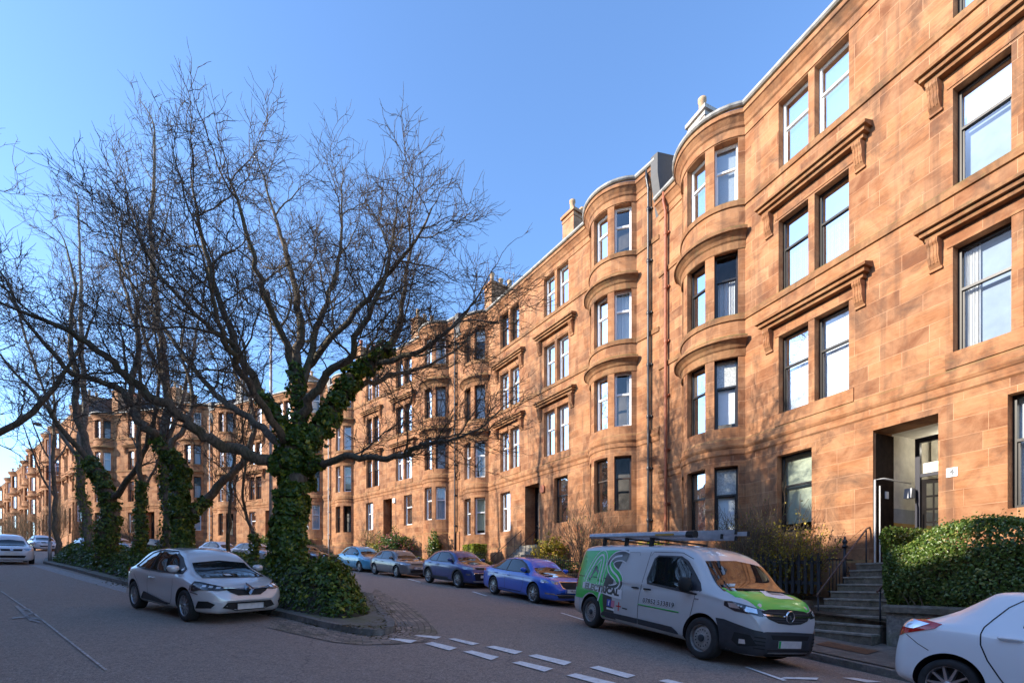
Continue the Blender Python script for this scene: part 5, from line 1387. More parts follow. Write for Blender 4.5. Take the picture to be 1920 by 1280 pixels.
# box clipped golden hedge
hb = gp(1, 11.7, 1.3); r = empty('clipped_hedge', hb, H[1].rotation_euler.z, 'square clipped golden green hedge behind the dark blue car', 'hedge')
nrs = np.random.default_rng(5); n = 5200; P = nrs.uniform(-1, 1, (n, 3)); ax = nrs.integers(0, 3, n); P[np.arange(n), ax] = np.where(nrs.random(n) < .5, -1, 1); P[:, 2] = np.where(ax == 2, 1, P[:, 2]); Nn = np.zeros((n, 3)); Nn[np.arange(n), ax] = P[np.arange(n), ax]
P = P * np.array([.62, .45, .62]) * (1 - abs(nrs.normal(0, .05, (n, 1)))) + np.array([0, 0, .58])
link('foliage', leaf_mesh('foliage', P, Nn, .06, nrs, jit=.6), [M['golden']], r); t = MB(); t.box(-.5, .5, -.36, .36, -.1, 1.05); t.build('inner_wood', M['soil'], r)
leaf_blob('low_shrub', 'rounded olive shrub just right of the square clipped hedge', 'shrub', gp(1, 10.5, 1.4, .25), (.6, .45, .45), 1100, .06, 'spring', 12)
leaf_blob('flowering_shrub', 'tall shrub with pink blossom between the third house door and its bay', 'shrub', gp(2, 5.4, 1.2), (1.25, .9, 1.25), 3400, .10, 'laurel', 14, accent=('pink', 150), bulge=.35)
leaf_blob('flowering_shrub', 'pale orange and green shrub left of the pink blossom shrub', 'shrub', gp(2, 7.0, 1.3), (1.1, .8, .85), 2300, .10, 'spring', 15, bulge=.4)
leaf_blob('evergreen_shrub', 'dark green climber at the bay corner above the grey hatchback', 'shrub', gp(2, 1.5, .9), (.5, .45, 1.2), 1500, .10, 'ivy', 16, bulge=.4)
leaf_blob('clipped_hedge', 'low rounded bright green hedge behind the dark blue car roof', 'hedge', gp(2, 3.4, 1.6, .2), (1.4, .4, .42), 2200, .06, 'golden', 18)
leaf_blob('small_shrub', 'small shrub with pink flowers at the foot of the bay, beside the clipped hedge', 'shrub', gp(1, 13.3, 1.5, .1), (.7, .4, .35), 900, .07, 'laurel', 19, accent=('pink', 60))
twig_bush('leafy_shrub', 'sunlit leafy shrub at the steps of the third house', gp(2, 8.9, 1.2), 1.9, 1.0, 14, 20, 900)
leaf_blob('round_bush', 'round dark green bush in the fourth house garden, right of the ivy clad trunk', 'shrub', gp(3, 2.2, 1.3), (1.2, .9, 1.0), 2400, .12, 'laurel', 21)
leaf_blob('round_bush', 'dark green bush in front of the fourth house door', 'shrub', gp(3, 7.0, 1.2), (1.3, .8, .9), 1800, .13, 'ivy', 22)
leaf_blob('round_bush', 'dark green bush under the fifth house bay', 'shrub', gp(4, 3.2, 1.2), (1.5, .8, 1.0), 1500, .15, 'laurel', 23)
for k, (x, lab) in enumerate([(8.5, 'bare garden shrub before the fifth house, seen between the tree stems'), (13.5, 'bare garden shrub before the left bay of the fifth house')]):
    twig_bush('bare_shrub', lab, gp(4, x, 1.4), 3.0, 1.6, 16, 30 + k, 60)
for k, (i, x, lab) in enumerate([(5, 3, 'bare garden tree in front of the house at the bend'), (6, 4, 'bare garden tree among the distant houses'), (7, 4, 'smallest bare garden tree at the far left')]):
    twig_bush('bare_shrub', lab, gp(i, x, 2.0), 5.0, 2.4, 16, 40 + k, 0, group='bare garden trees before the far houses')
# ------------------------------------------------------------------ cars
def pchip(xs, ys, x):
    xs = np.array(xs, float); ys = np.array(ys, float); h = np.diff(xs); d = np.diff(ys) / h; m = np.zeros_like(ys)
    for i in range(1, len(xs) - 1):
        if d[i-1] * d[i] > 0: w1 = 2*h[i] + h[i-1]; w2 = h[i] + 2*h[i-1]; m[i] = (w1 + w2) / (w1 / d[i-1] + w2 / d[i])
    m[0] = d[0]; m[-1] = d[-1]
    i = int(np.clip(np.searchsorted(xs, x) - 1, 0, len(xs) - 2)); t = (x - xs[i]) / h[i]
    return float((2*t**3-3*t**2+1)*ys[i] + (t**3-2*t**2+t)*h[i]*m[i] + (-2*t**3+3*t**2)*ys[i+1] + (t**3-t**2)*h[i]*m[i+1])
def P1(tab, x): return pchip([a for a, _ in tab], [b for _, b in tab], x)
M['tyre'] = plain('tyre_rubber', (.022, .021, .021), .75, var=.4, sc_=14)
M['alloy'] = plain('silver_alloy', (.50, .50, .52), .3, metal=.85); M['alloy_dark'] = plain('dark_alloy', (.10, .10, .11), .35, metal=.7)
M['steelrim'] = plain('dirty_steel_rim', (.34, .32, .30), .5, metal=.3, var=.3, sc_=10)
M['under'] = plain('black_underside', (.012, .012, .012), .8); M['trimblk'] = plain('dark_grey_bumper_plastic', (.030, .033, .040), .5, var=.2, sc_=12)
M['carglass'] = plain('dark_car_glass', (.010, .013, .015), .02, coat=.15, spec=.5, var=.3, sc_=2); M['carglass'].node_tree.nodes['Principled BSDF'].inputs['IOR'].default_value = 1.55
M['lamp'] = plain('headlamp_glass', (.35, .37, .40), .08, metal=.6, coat=1, var=.5, sc_=16); M['lampdark'] = plain('lamp_housing', (.03, .03, .035), .15, coat=1)
M['lampbright'] = plain('lamp_reflector', (.85, .86, .88), .1, metal=.7); M['redlamp'] = plain('red_tail_lamp', (.55, .012, .01), .12, coat=1, var=.25, sc_=20)
M['chrome'] = plain('chrome_trim', (.72, .72, .74), .12, metal=1, var=.03); M['seam'] = plain('door_gap', (.008, .008, .009), .7)
M['platew'] = plain('white_number_plate', (.66, .66, .64), .4, var=.05); M['amber'] = plain('amber_lamp', (.6, .25, .03), .2, coat=1)
M['platetxt'] = plain('plate_lettering', (.03, .03, .03), .6); M['euro'] = plain('blue_plate_band', (.02, .06, .30), .5); M['evgreen'] = plain('green_plate_band', (.01, .33, .08), .5)
class Car:
    def __init__(s, name, label, cat, sp, paint, group=None, low=False):
        s.sp = sp; s.L = sp['L']; s.low = low; s.root = empty(name, (0, 0, 0), 0, label, cat, group); s.paint = paint
        s.fx = s.L - sp['foh']; s.rx = s.fx - sp['wb']; s.R = sp['R']; s.ax = (s.rx + s.fx) / 2      # car origin = midway between axles
        s.body()
    def X(s, x): return x - s.ax
    def sect(s, x):
        sp = s.sp; zt = P1(sp['top'], x); bz = min(P1(sp['belt'], x), zt - .02); hw = P1(sp['hw'], x); rw = min(P1(sp['rw'], x), hw * .97); zb = P1(sp['bot'], x)
        crown = min(sp.get('crown', .09), .38 * (zt - bz)); re = zt - crown; um = .5 * (zb + bz); sh = sp.get('sh', .945)
        return [(0, zb), (hw*.55, zb), (hw*.88, zb + .005), (hw*.965, zb + .07), (hw*.99, zb + .2), (hw, um + .06), (hw*.992, bz - .14), (hw*.975, bz - .055), (hw*sh, bz),
                (rw + .62*(hw*sh - rw), bz + .38*(re - bz)), (rw + .28*(hw*sh - rw), bz + .75*(re - bz)), (rw, re), (rw*.88, re + .55*crown), (rw*.6, zt - .16*crown), (rw*.3, zt - .03*crown), (0, zt)]
    def body(s):
        L_ = s.L; n = 40 if s.low else 84
        xs = [L_ * (.5 - .5 * math.cos(math.pi * k / n)) * 1.0 for k in range(n + 1)]
        rings = []; sub = 2 if s.low else 4
        for x in xs:
            pts = s.sect(x); q = []
            for i in range(len(pts) - 1):
                p0, p1, p2, p3 = pts[max(i-1, 0)], pts[i], pts[i+1], pts[min(i+2, len(pts)-1)]
                for k in range(sub):
                    t = k / sub; q.append(tuple(.5*((2*p1[c]) + (p2[c]-p0[c])*t*.8 + ((2*p0[c]-5*p1[c]+4*p2[c]-p3[c]) + .2*(p2[c]-p0[c])*2)*t*t*1.0 + (3*p1[c]-p0[c]-3*p2[c]+p3[c] - .2*(p2[c]-p0[c]))*t**3) if False else p1[c] + (p2[c]-p1[c])*t + 0 for c in (0, 1)))
            q.append(pts[-1])
            # smooth the polyline a little instead of splining
            for _ in range(3):
                q = [q[0]] + [tuple((q[i-1][c] + 2*q[i][c] + q[i+1][c]) / 4 for c in (0, 1)) for i in range(1, len(q)-1)] + [q[-1]]
            q[0] = (0, q[0][1]); 
            ring = [(s.X(x), -y, z) for y, z in q] + [(s.X(x), y, z) for y, z in q[-2:0:-1]]; rings.append(ring)
        k = len(rings[0]); vs = [p for r in rings for p in r]; fs = []
        for i in range(n):
            for j in range(k): fs.append((i*k+j, i*k+(j+1) % k, (i+1)*k+(j+1) % k, (i+1)*k+j))
        fs.append(list(range(k))[::-1]); fs.append([n*k + j for j in range(k)])
        me = bpy.data.meshes.new('body'); me.from_pydata(vs, [], fs); me.update()
        bm = bmesh.new(); bm.from_mesh(me); bmesh.ops.recalc_face_normals(bm, faces=bm.faces); bm.to_mesh(me)
        s.bvh = BVHTree.FromBMesh(bm); bm.free()
        for p in me.polygons: p.use_smooth = True
        me.materials.append(s.paint); me.materials.append(M['under'])
        o = link('body', me, None)
        cut = MB(); cut2 = []
        W2 = max(b for _, b in s.sp['hw'])
        for xa in (s.X(s.rx), s.X(s.fx)):
            for sg in (-1, 1):
                b = MB(); rr = s.R + .055; pr = [(xa + rr * math.cos(a), s.R + .01 + rr * math.sin(a)) for a in [2*math.pi*q/40 for q in range(40)]]
                b.prism(pr, sg * (W2 - .30), sg * (W2 + .3), 'y'); cut.v_off = len(cut.v); cut.add(b.v, b.f)
        cme = cut.mesh('cut'); bm = bmesh.new(); bm.from_mesh(cme); bmesh.ops.recalc_face_normals(bm, faces=bm.faces); bm.to_mesh(cme); bm.free()
        cme.materials.append(s.paint); cme.materials.append(M['under'])
        for p in cme.polygons: p.material_index = 1
        co_ = link('cut', cme, None); md = o.modifiers.new('b', 'BOOLEAN'); md.operation = 'DIFFERENCE'; md.object = co_; md.solver = 'EXACT'
        dg = bpy.context.evaluated_depsgraph_get(); dg.update(); m2 = bpy.data.meshes.new_from_object(o.evaluated_get(dg)); o.modifiers.clear(); o.data = m2
        bpy.data.objects.remove(co_); bpy.data.meshes.remove(cme)
        bm = bmesh.new(); bm.from_mesh(m2)
        for e in bm.edges:
            if len(e.link_faces) == 2 and e.calc_face_angle(0) > R(38): e.smooth = False
        bm.to_mesh(m2); bm.free(); m2.name = 'body'
        o.parent = s.root; s.bodyo = o
    def hit(s, p, d):
        h = s.bvh.ray_cast(p + d * 3, -d, 6)
        if h[0] is None: h = s.bvh.find_nearest(p)
        return h[0], h[1]
    def patch(s, name, polys, d, m, off=.006, parent=None, lip=.012, step=.07, mirror=False, label=None, raw=False):
        """polys: list of 3-D polygons (rear-based x) projected on the body along d"""
        outs = []
        for sg in ((1, -1) if mirror else (1,)):
            dd = Vector(d).normalized(); dd.y *= sg; z = Vector((0, 0, 1)); 
            if abs(dd.z) > .9: z = Vector((1, 0, 0))
            ax = z.cross(dd).normalized(); az = dd.cross(ax)
            bm = bmesh.new()
            for pl in polys:
                vs = [Vector((s.X(p[0]), p[1] * sg, p[2])) for p in pl]
                q = [bm.verts.new((v.dot(ax), v.dot(az), 0)) for v in vs]
                try: bm.faces.new(q)
                except ValueError: pass
            if not raw and step:
                for c in (0, 1):
                    lo = min(v.co[c] for v in bm.verts); hi = max(v.co[c] for v in bm.verts); t = math.floor(lo / step) * step + step
                    while t < hi:
                        co_ = [0, 0, 0]; no = [0, 0, 0]; co_[c] = t; no[c] = 1
                        bmesh.ops.bisect_plane(bm, geom=bm.verts[:]+bm.edges[:]+bm.faces[:], plane_co=co_, plane_no=no); t += step
            for f in bm.faces:
                if f.normal.z < 0: f.normal_flip()
            for v in bm.verts:
                p = ax * v.co.x + az * v.co.y; h, n = s.hit(p, dd)
                if n.dot(dd) < 0: n = -n
                v.co = h + n * off
            bm.normal_update()
            if lip:
                be = [e for e in bm.edges if e.is_boundary]; r_ = bmesh.ops.extrude_edge_only(bm, edges=be)
                for v in [g for g in r_['geom'] if isinstance(g, bmesh.types.BMVert)]: 
                    h, n, _, _ = s.bvh.find_nearest(v.co); v.co = v.co - n * lip
            me = bpy.data.meshes.new(name); bm.to_mesh(me); bm.free()
            for p in me.polygons: p.use_smooth = True
            me.set_sharp_from_angle(angle=R(40))
            outs.append(link(name, me, [M[m] if isinstance(m, str) else m], parent or s.root))
            if label: outs[-1]['label'] = label
        return outs[0] if len(outs) == 1 else outs
    def side(s, name, poly, m, sg=0, **k):
        """side view polygon (x, z); sg=-1 right, 1 left, 0 both"""
        r = []
        for q in ((-1, 1) if sg == 0 else (sg,)): r.append(s.patch(name, [[(p[0], q * 1.1, p[1]) for p in pl] for pl in (poly if isinstance(poly[0][0], (list, tuple)) else [poly])], (0, q, 0), m, **k))
        return r
    def front(s, name, poly, m, **k): return s.patch(name, [[(s.L, p[0], p[1]) for p in pl] for pl in (poly if isinstance(poly[0][0], (list, tuple)) else [poly])], (1, 0, 0), m, **k)
    def rear(s, name, poly, m, **k): return s.patch(name, [[(0, p[0], p[1]) for p in poly]], (-1, 0, 0), m, **k)
    def line(s, pts, w=.009):
        P = [Vector((p[0], p[1], 0)) for p in pts]; out = []
        L_, R_ = [], []
        for i in range(len(P)):
            t = (P[min(i+1, len(P)-1)] - P[max(0, i-1)]).normalized(); n = Vector((-t.y, t.x, 0)) * w / 2; L_.append(P[i] + n); R_.append(P[i] - n)
        return [[(L_[i].x, L_[i].y), (L_[i+1].x, L_[i+1].y), (R_[i+1].x, R_[i+1].y), (R_[i].x, R_[i].y)] for i in range(len(P)-1)]
    def seam(s, pts, sg=0, w=.010, name='door_seam', m='seam', off=.002):
        return s.side(name, s.line(pts, w), m, sg, off=off, lip=0, step=.09)
    def wheels(s, style='alloy5', rim='alloy', tw=.20, rr=.68):
        Rr = s.R; W2 = max(b for _, b in s.sp['hw']); r = Rr * rr
        t = MB(); MX = Matrix.Rotation(R(90), 4, 'X')
        prof = [(r - .01, -tw*.46), (r + .02, -tw*.5), (Rr*.86, -tw*.5), (Rr*.95, -tw*.47), (Rr*.99, -tw*.38), (Rr, -tw*.2), (Rr, tw*.2), (Rr*.99, tw*.38), (Rr*.95, tw*.47), (Rr*.86, tw*.5), (r + .02, tw*.5), (r - .01, tw*.46), (r-.01, -tw*.46)]
        t.lathe(prof, 40, 0, MX); tme = t.mesh('wheel'); tme.materials.append(M['tyre'])
        g = MB()   # outer face at -y in wheel frame (z -> -y)
        f = tw * .46
        g.lathe([(r, f*.2), (r, f), (r*.965, f*1.02), (r*.94, f*.9), (r*.93, f*.2)], 36, 0, MX)
        g.lathe([(0, f*.30), (r*.93, f*.22)], 36, 1, MX, smooth=False)
        if style == 'steel':
            g.lathe([(0, f*.75), (r*.30, f*.78), (r*.40, f*.6), (r*.72, f*.72), (r*.88, f*.5), (r*.93, f*.3)], 36, 0, MX)
            for k in range(16):
                a = 2*math.pi*k/16; g.lathe([(0, 0), (r*.055, 0)], 10, 1, MX @ Matrix.Translation((r*.60*math.cos(a), r*.60*math.sin(a), f*.70)), smooth=False)
            g.lathe([(r*.26, f*.78), (r*.27, f*.95), (r*.2, f*1.02), (0, f*1.04)], 20, 2, MX)
        else:
            ns = int(style[5:]) if len(style) > 5 else 5
            for k in range(ns):
                for dd in (-.16, .16) if ns <= 6 else (0,):
                    a = 2*math.pi*k/ns; ca, sa = math.cos(a), math.sin(a)
                    w0, w1 = r*(.06 if ns <= 6 else .08), r*(.075 if ns <= 6 else .05)
                    pts = [(r*.12, dd*r*.5 - w0), (r*.95, dd*r*1.5 - w1), (r*.95, dd*r*1.5 + w1), (r*.12, dd*r*.5 + w0)]
                    vs = []
                    for (u, v) in pts: vs.append((u*ca - v*sa, u*sa + v*ca, f*(.95 - .12*(u/r))))
                    for (u, v) in pts: vs.append((u*ca - v*sa, u*sa + v*ca, f*.3))
                    vs = [tuple(MX @ Vector(p)) for p in vs]; g.add(vs, [(0,1,2,3),(7,6,5,4),(0,4,5,1),(1,5,6,2),(2,6,7,3),(3,7,4,0)], 0)
            g.lathe([(r*.19, f*.5), (r*.19, f*.95), (r*.15, f), (0, f)], 20, 0, MX); g.lathe([(0, f*1.02), (r*.09, f*1.02)], 14, 1, MX)
        gme = g.mesh('rim'); [gme.materials.append(x) for x in (M[rim], M['under'], M['trimblk'])]
        for xa in (s.rx, s.fx):
            for sg in (-1, 1):
                o = link('wheel', tme, None, s.root, (s.X(xa), sg * (P1(s.sp['hw'], xa) - tw*.5 - .012), Rr), (0, random.uniform(0, 3), 0 if sg < 0 else math.pi)); link('rim', gme, None, o)
    def mirror(s, x, z, m='paint', size=(.09, .115, .075), y=None):
        for sg in (-1, 1):
            h, n = s.hit(Vector((s.X(x), sg * 1.2, z)), Vector((0, sg, 0))); yy = h.y + sg * .13; b = MB()
            b.lathe([(0, -1), (.55, -.93), (.85, -.6), (1, 0), (.92, .55), (.6, .9), (0, .97)], 16, 0, Matrix.Translation((s.X(x) - .02, yy, z + .03)) @ Matrix.Diagonal((size[0], size[1], size[2], 1)))
            o = b.build('mirror', [s.paint if m == 'paint' else M[m]], s.root)
            a = MB(); a.tube([(s.X(x) + .02, h.y - sg * .03, z - .03), (s.X(x), yy, z)], [.03, .025], 6); a.build('arm', M['under'], o)
    def handle(s, pts, m='paint'):
        for (x, z) in pts:
            for sg in (-1, 1):
                h, n = s.hit(Vector((s.X(x), sg * 1.2, z)), Vector((0, sg, 0))); b = MB()
                b.tube([(s.X(x) - .10, h.y + sg*.008, z), (s.X(x) - .075, h.y + sg*.032, z), (s.X(x) + .07, h.y + sg*.034, z + .004), (s.X(x) + .10, h.y + sg*.008, z)], [.012, .017, .017, .012], 8)
                b.build('door_handle', [s.paint if m == 'paint' else M[m]], s.root)
    def plate(s, z, front=True, txt=None, band=None, w=.26, y0=0, m='platew', h=.056):
        x = s.L if front else 0; pl = [(y0 - w, z - h), (y0 + w, z - h), (y0 + w, z + h), (y0 - w, z + h)]
        f = s.front if front else s.rear
        o = f('number_plate', pl, m, off=.022, lip=.03, step=.25)
        if band: f('plate_band', [(y0 - w + .0, z - h + .002), (y0 - w + .045, z - h + .002), (y0 - w + .045, z + h - .002), (y0 - w + .0, z + h - .002)], band, off=.025, lip=0, step=0, parent=o)
        if txt:
            me = text_mesh(txt, .105, .002, 0); c = [v.co for v in me.vertices]
            for v in me.vertices: 
                hh, n = s.hit(Vector((s.X(s.L), 0, z)), Vector((1, 0, 0))); v.co = Vector((hh.x + .026, y0 + .02 + v.co.x, z + v.co.y))
            me.materials.append(M['platetxt']); link('plate_text', me, None, o)
        return o
    def place(s, fx, fy, hx_, hy_, near=-1):
        """fx, fy = ground point under the outer face of the near front wheel; near=-1 right side"""
        h = Vector((hx_, hy_)).normalized(); n = Vector((-h.y, h.x)); W2 = P1(s.sp['hw'], s.fx) - .01; half = s.sp['wb'] / 2
        c = Vector((fx, fy)) - h * half - n * (near * W2); tr = W2 - .1
        g = lambda a, b_: Vector(((c + h*a + n*b_).x, (c + h*a + n*b_).y, gz((c + h*a + n*b_).x, (c + h*a + n*b_).y)))
        fr, fl, rr, rl = g(half, -tr), g(half, tr), g(-half, -tr), g(-half, tr)
        X = ((fr + fl) - (rr + rl)).normalized(); Y = ((fl + rl) - (fr + rr)).normalized(); Z = X.cross(Y).normalized(); Y = Z.cross(X)
        cc = (fr + fl + rr + rl) / 4; Mx = Matrix((X, Y, Z)).transposed().to_4x4(); Mx.translation = cc + Z * .012; s.root.matrix_world = Mx; return s
    # common dressing ---------------------------------------------------
    def glasshouse(s, dlo, panes, ws, rw=None, surround='trimblk'):
        s.side('window_surround', dlo, surround, off=.004, step=.08)
        for p in panes: s.side('side_window', p, 'carglass', off=.009, lip=.004, step=.08)
        s.patch('windscreen', [[(s.L, y, z) for y, z in ws]], (1, 0, .15), 'carglass', off=.006, step=.09)
        if rw: s.patch('rear_window', [[(0, y, z) for y, z in rw]], (-1, 0, .15), 'carglass', off=.006, step=.09)

def hatch(L=4.05, H_=1.44, W=1.80, wb=2.58, foh=.83, R_=.315, hood=.95, nose=.72, cowl=3.08, wtop=2.42, tail=.9, rz=1.36, belt=(.93, .88), clear=.19, tg=(.12, .62), sh=.945, tumble=.62):
    w = W / 2
    return dict(L=L, wb=wb, foh=foh, R=R_, sh=sh,
        top=[(0, tail - .16), (.04, tail - .02), (tg[0], tail + .06), (tg[1], rz), (tg[1] + .25, rz + (H_ - rz) * .6), ((tg[1] + wtop) / 2, H_), (wtop - .35, H_ - .015), (wtop, H_ - .07), (cowl, hood + .02), (cowl + .12, hood - .01), (L - .45, nose + .12), (L - .16, nose + .01), (L - .05, nose - .10), (L, nose - .22)],
        belt=[(0, tail - .2), (.15, belt[0]), (wtop, belt[1]), (cowl, belt[1] - .02), (L - .5, nose + .02), (L - .15, nose - .08), (L, nose - .26)],
        hw=[(0, w * .72), (.05, w * .84), (.18, w * .93), (.5, w * .985), (1, w), (L - 1, w), (L - .6, w * .985), (L - .3, w * .90), (L - .1, w * .74), (L - .02, w * .58), (L, w * .50)],
        rw=[(0, w * .60), (.3, w * .62), (tg[1] + .1, w * tumble), (1.5, w * (tumble + .05)), (wtop, w * (tumble + .03)), (cowl, w * .80), (L - .5, w * .78), (L, w * .42)],
        bot=[(0, .34), (.1, clear + .06), (.6, clear), (L - .6, clear), (L - .12, clear), (L, .27)])

def fascia(c, grille=None, lower=None, gm='under', bar=None):
    if grille: c.front('grille', grille, gm, off=.006, step=.06)
    if lower: c.front('lower_grille', lower, 'under', off=.005, step=.06)
    if bar: c.front('grille_bar', bar, 'chrome', off=.014, step=.06)

# --- silver hatchback beside the island
pS = m_paint('silver_mauve_paint', (.66, .66, .67), metal=.25, rough=.32)
c = Car('silver_hatchback', 'silver hatchback parked beside the ivy covered island, dark alloy wheels', 'car', hatch(), pS)
c.glasshouse([(.62,.97),(.78,1.14),(1.0,1.30),(1.5,1.375),(2.15,1.365),(2.50,1.25),(2.86,1.02),(2.92,.93),(1.9,.915),(1.1,.93)],
   [[(.74,1.0),(.86,1.13),(1.05,1.27),(1.40,1.335),(1.44,.955),(1.1,.955)], [(1.50,.95),(1.46,1.34),(1.9,1.345),(2.14,1.33),(2.42,1.22),(2.58,1.09),(2.60,.945)]],
   [(-.62,.965),(-.53,1.33),(0,1.385),(.53,1.33),(.62,.965),(0,.955)], [(-.48,1.0),(-.46,1.26),(.46,1.26),(.48,1.0)])
c.seam([(2.66,.92),(2.74,.70),(2.68,.42),(2.56,.30)]); c.seam([(1.48,.93),(1.47,.6),(1.50,.30)]); c.seam([(.72,.95),(.70,.80),(.92,.66),(1.02,.50),(1.06,.30)]); c.seam([(1.06,.30),(2.56,.30)], w=.02)
c.side('sill_trim', [(1.12,.32),(1.3,.46),(1.75,.40),(2.45,.30),(2.45,.27),(1.12,.29)], 'trimblk', off=.008)
for sg in (1,):
    c.patch('headlight', [[(3.42,.74,.80),(3.60,.74,.80),(3.98,.42,.70),(3.98,.36,.665),(3.90,.52,.64),(3.70,.76,.66),(3.52,.86,.60),(3.45,.86,.66)]], (.72,.69,.1), 'lampdark', mirror=True, off=.006, step=.05)
    for (x, y, z) in ((3.70,.70,.725),(3.79,.62,.715),(3.88,.53,.70)): c.patch('projector', [[(x-.03,y+.02,z-.02),(x+.02,y-.03,z-.02),(x+.02,y-.03,z+.022),(x-.03,y+.02,z+.022)]], (.72,.69,.1), 'lampbright', mirror=True, off=.010, lip=0, step=0)
    c.patch('daylight_strip', [[(3.44,.85,.74),(3.50,.84,.74),(3.52,.86,.64),(3.66,.78,.58),(3.66,.78,.555),(3.48,.86,.60)]], (.72,.69,.1), 'lamp', mirror=True, off=.012, lip=0, step=.05)
    c.patch('fog_vent', [[(3.66,.76,.44),(3.82,.66,.44),(3.90,.56,.38),(3.86,.62,.31),(3.62,.82,.30)]], (.72,.69,.1), 'under', mirror=True, off=.006)
fascia(c, [(-.44,.69),(-.2,.665),(0,.66),(.2,.665),(.44,.69),(.36,.62),(.22,.55),(-.22,.55),(-.36,.62)], [(-.52,.32),(-.44,.42),(.44,.42),(.52,.32),(.3,.265),(-.3,.265)], bar=[(-.46,.70),(0,.675),(.46,.70),(.44,.672),(0,.648),(-.44,.672)])
o = c.front('emblem', [(0,.75),(.095,.645),(0,.54),(-.095,.645)], 'chrome', off=.03, lip=.03, step=0); c.front('emblem_centre', [(0,.69),(.04,.645),(0,.60),(-.04,.645)], 'under', off=.033, lip=0, step=0, parent=o)
c.plate(.335, m='plate'); c.plate(.55, False, m='plate')
c.patch('tail_lamp', [[(.05,.62,.88),(.32,.80,.93),(.30,.84,.84),(.05,.62,.78)]], (-.7,.7,0), 'redlamp', mirror=True)
c.wheels('alloy5', 'alloy'); c.mirror(2.74, 1.0); c.handle([(1.72,.79)]); c.line
t = MB(); t.poly([(c.X(2.98), -.10, 0), (c.X(2.98), .06, 0), (c.X(3.06), .06, 0), (c.X(3.06), -.10, 0)])
for k in range(8):
    xx = -.15; 
pk = c.patch('windscreen_paper', [[(4, -.14, .99), (4, -.02, .99), (4, -.02, 1.045), (4, -.14, 1.045)]], (1, 0, .15), 'platew', off=.009, lip=0, step=0)
c.patch('wiper', [[(4, -.45, .985), (4, .35, .965), (4, .35, .977), (4, -.45, .997)]], (1, 0, .15), 'under', off=.014, lip=.006, step=.1)
c.place(-6.57, 9.6, .83, -.56)
CLIO = c

# --- blue notchback
pB = m_paint('bright_blue_paint', (.004, .11, .62), metal=.0, rough=.3)
sp = hatch(L=4.67, H_=1.46, W=1.81, wb=2.686, foh=.93, R_=.325, hood=.97, nose=.76, cowl=3.50, wtop=2.80, tail=1.02, rz=1.12, tg=(.10, .50), belt=(.97, .90), clear=.18)
sp['top'] = [(0,.80),(.03,.98),(.12,1.05),(.45,1.12),(1.0,1.30),(1.6,1.43),(2.1,1.46),(2.55,1.44),(2.85,1.38),(3.50,.99),(3.62,.97),(4.2,.88),(4.5,.78),(4.62,.66),(4.67,.54)]
c = Car('blue_saloon_car', 'bright blue saloon car with multi spoke alloys, parked right behind the grey van', 'car', sp, pB, 'cars parked along the right hand kerb')
c.glasshouse([(.62,1.0),(.95,1.16),(1.45,1.33),(2.0,1.38),(2.5,1.365),(2.88,1.24),(3.26,1.01),(3.30,.945),(2.1,.935),(1.0,.955)],
   [[(.80,1.0),(1.10,1.17),(1.16,.98)], [(1.20,.98),(1.14,1.19),(1.45,1.295),(1.84,1.345),(1.88,.965)], [(1.95,.96),(1.91,1.35),(2.42,1.335),(2.75,1.24),(3.0,1.09),(3.04,.96)]],
   [(-.64,.985),(-.54,1.34),(0,1.395),(.54,1.34),(.64,.985),(0,.975)], [(-.5,1.13),(-.46,1.34),(.46,1.34),(.5,1.13)])
c.seam([(3.06,.94),(3.13,.70),(3.08,.42),(2.98,.30)]); c.seam([(1.92,.94),(1.90,.6),(1.93,.30)]); c.seam([(1.02,.95),(1.0,.80),(1.20,.66),(1.32,.50),(1.38,.30)]); c.seam([(1.38,.30),(2.98,.30)], w=.02)
c.seam([(.35,.80),(1.2,.79),(2.4,.80),(3.6,.78)], w=.006)
c.patch('headlight', [[(4.02,.80,.80),(4.22,.74,.80),(4.34,.66,.72),(4.10,.82,.70)]], (.72,.69,.05), 'lamp', mirror=True, off=.006, step=.05); c.patch('headlight', [[(4.32,.64,.79),(4.50,.46,.765),(4.52,.44,.68),(4.42,.60,.70)]], (.72,.69,.05), 'lamp', mirror=True, off=.006, step=.05)
fascia(c, [(-.42,.76),(.42,.76),(.36,.60),(.24,.555),(-.24,.555),(-.36,.60)], [(-.58,.40),(.58,.40),(.5,.27),(-.5,.27)], bar=[(-.44,.775),(.44,.775),(.43,.757),(-.43,.757)])
c.patch('grille_frame', [[(4.6,.42,.76),(4.6,.45,.76),(4.6,.385,.59),(4.6,.25,.535),(4.6,.24,.555),(4.6,.365,.605)]], (1,0,0), 'chrome', mirror=True, off=.012, step=.05)
c.patch('fog_lamp', [[(4.28,.78,.42),(4.50,.56,.41),(4.52,.52,.36),(4.30,.78,.37)]], (.72,.69,0), 'lamp', mirror=True, off=.007); c.front('bumper_strip', [(-.62,.375),(.62,.375),(.62,.355),(-.62,.355)], 'chrome', off=.012)
c.plate(.49, txt='YR18', band='euro', y0=.0); c.patch('tail_lamp', [[(.06,.6,.98),(.40,.82,.99),(.36,.86,.84),(.06,.6,.84)]], (-.7,.7,0), 'redlamp', mirror=True)
c.wheels('alloy10', 'alloy', rr=.74); c.mirror(3.10, 1.02); c.handle([(2.12,.80),(1.24,.82)])
c.place(.641, 15.6, .515, -.857)

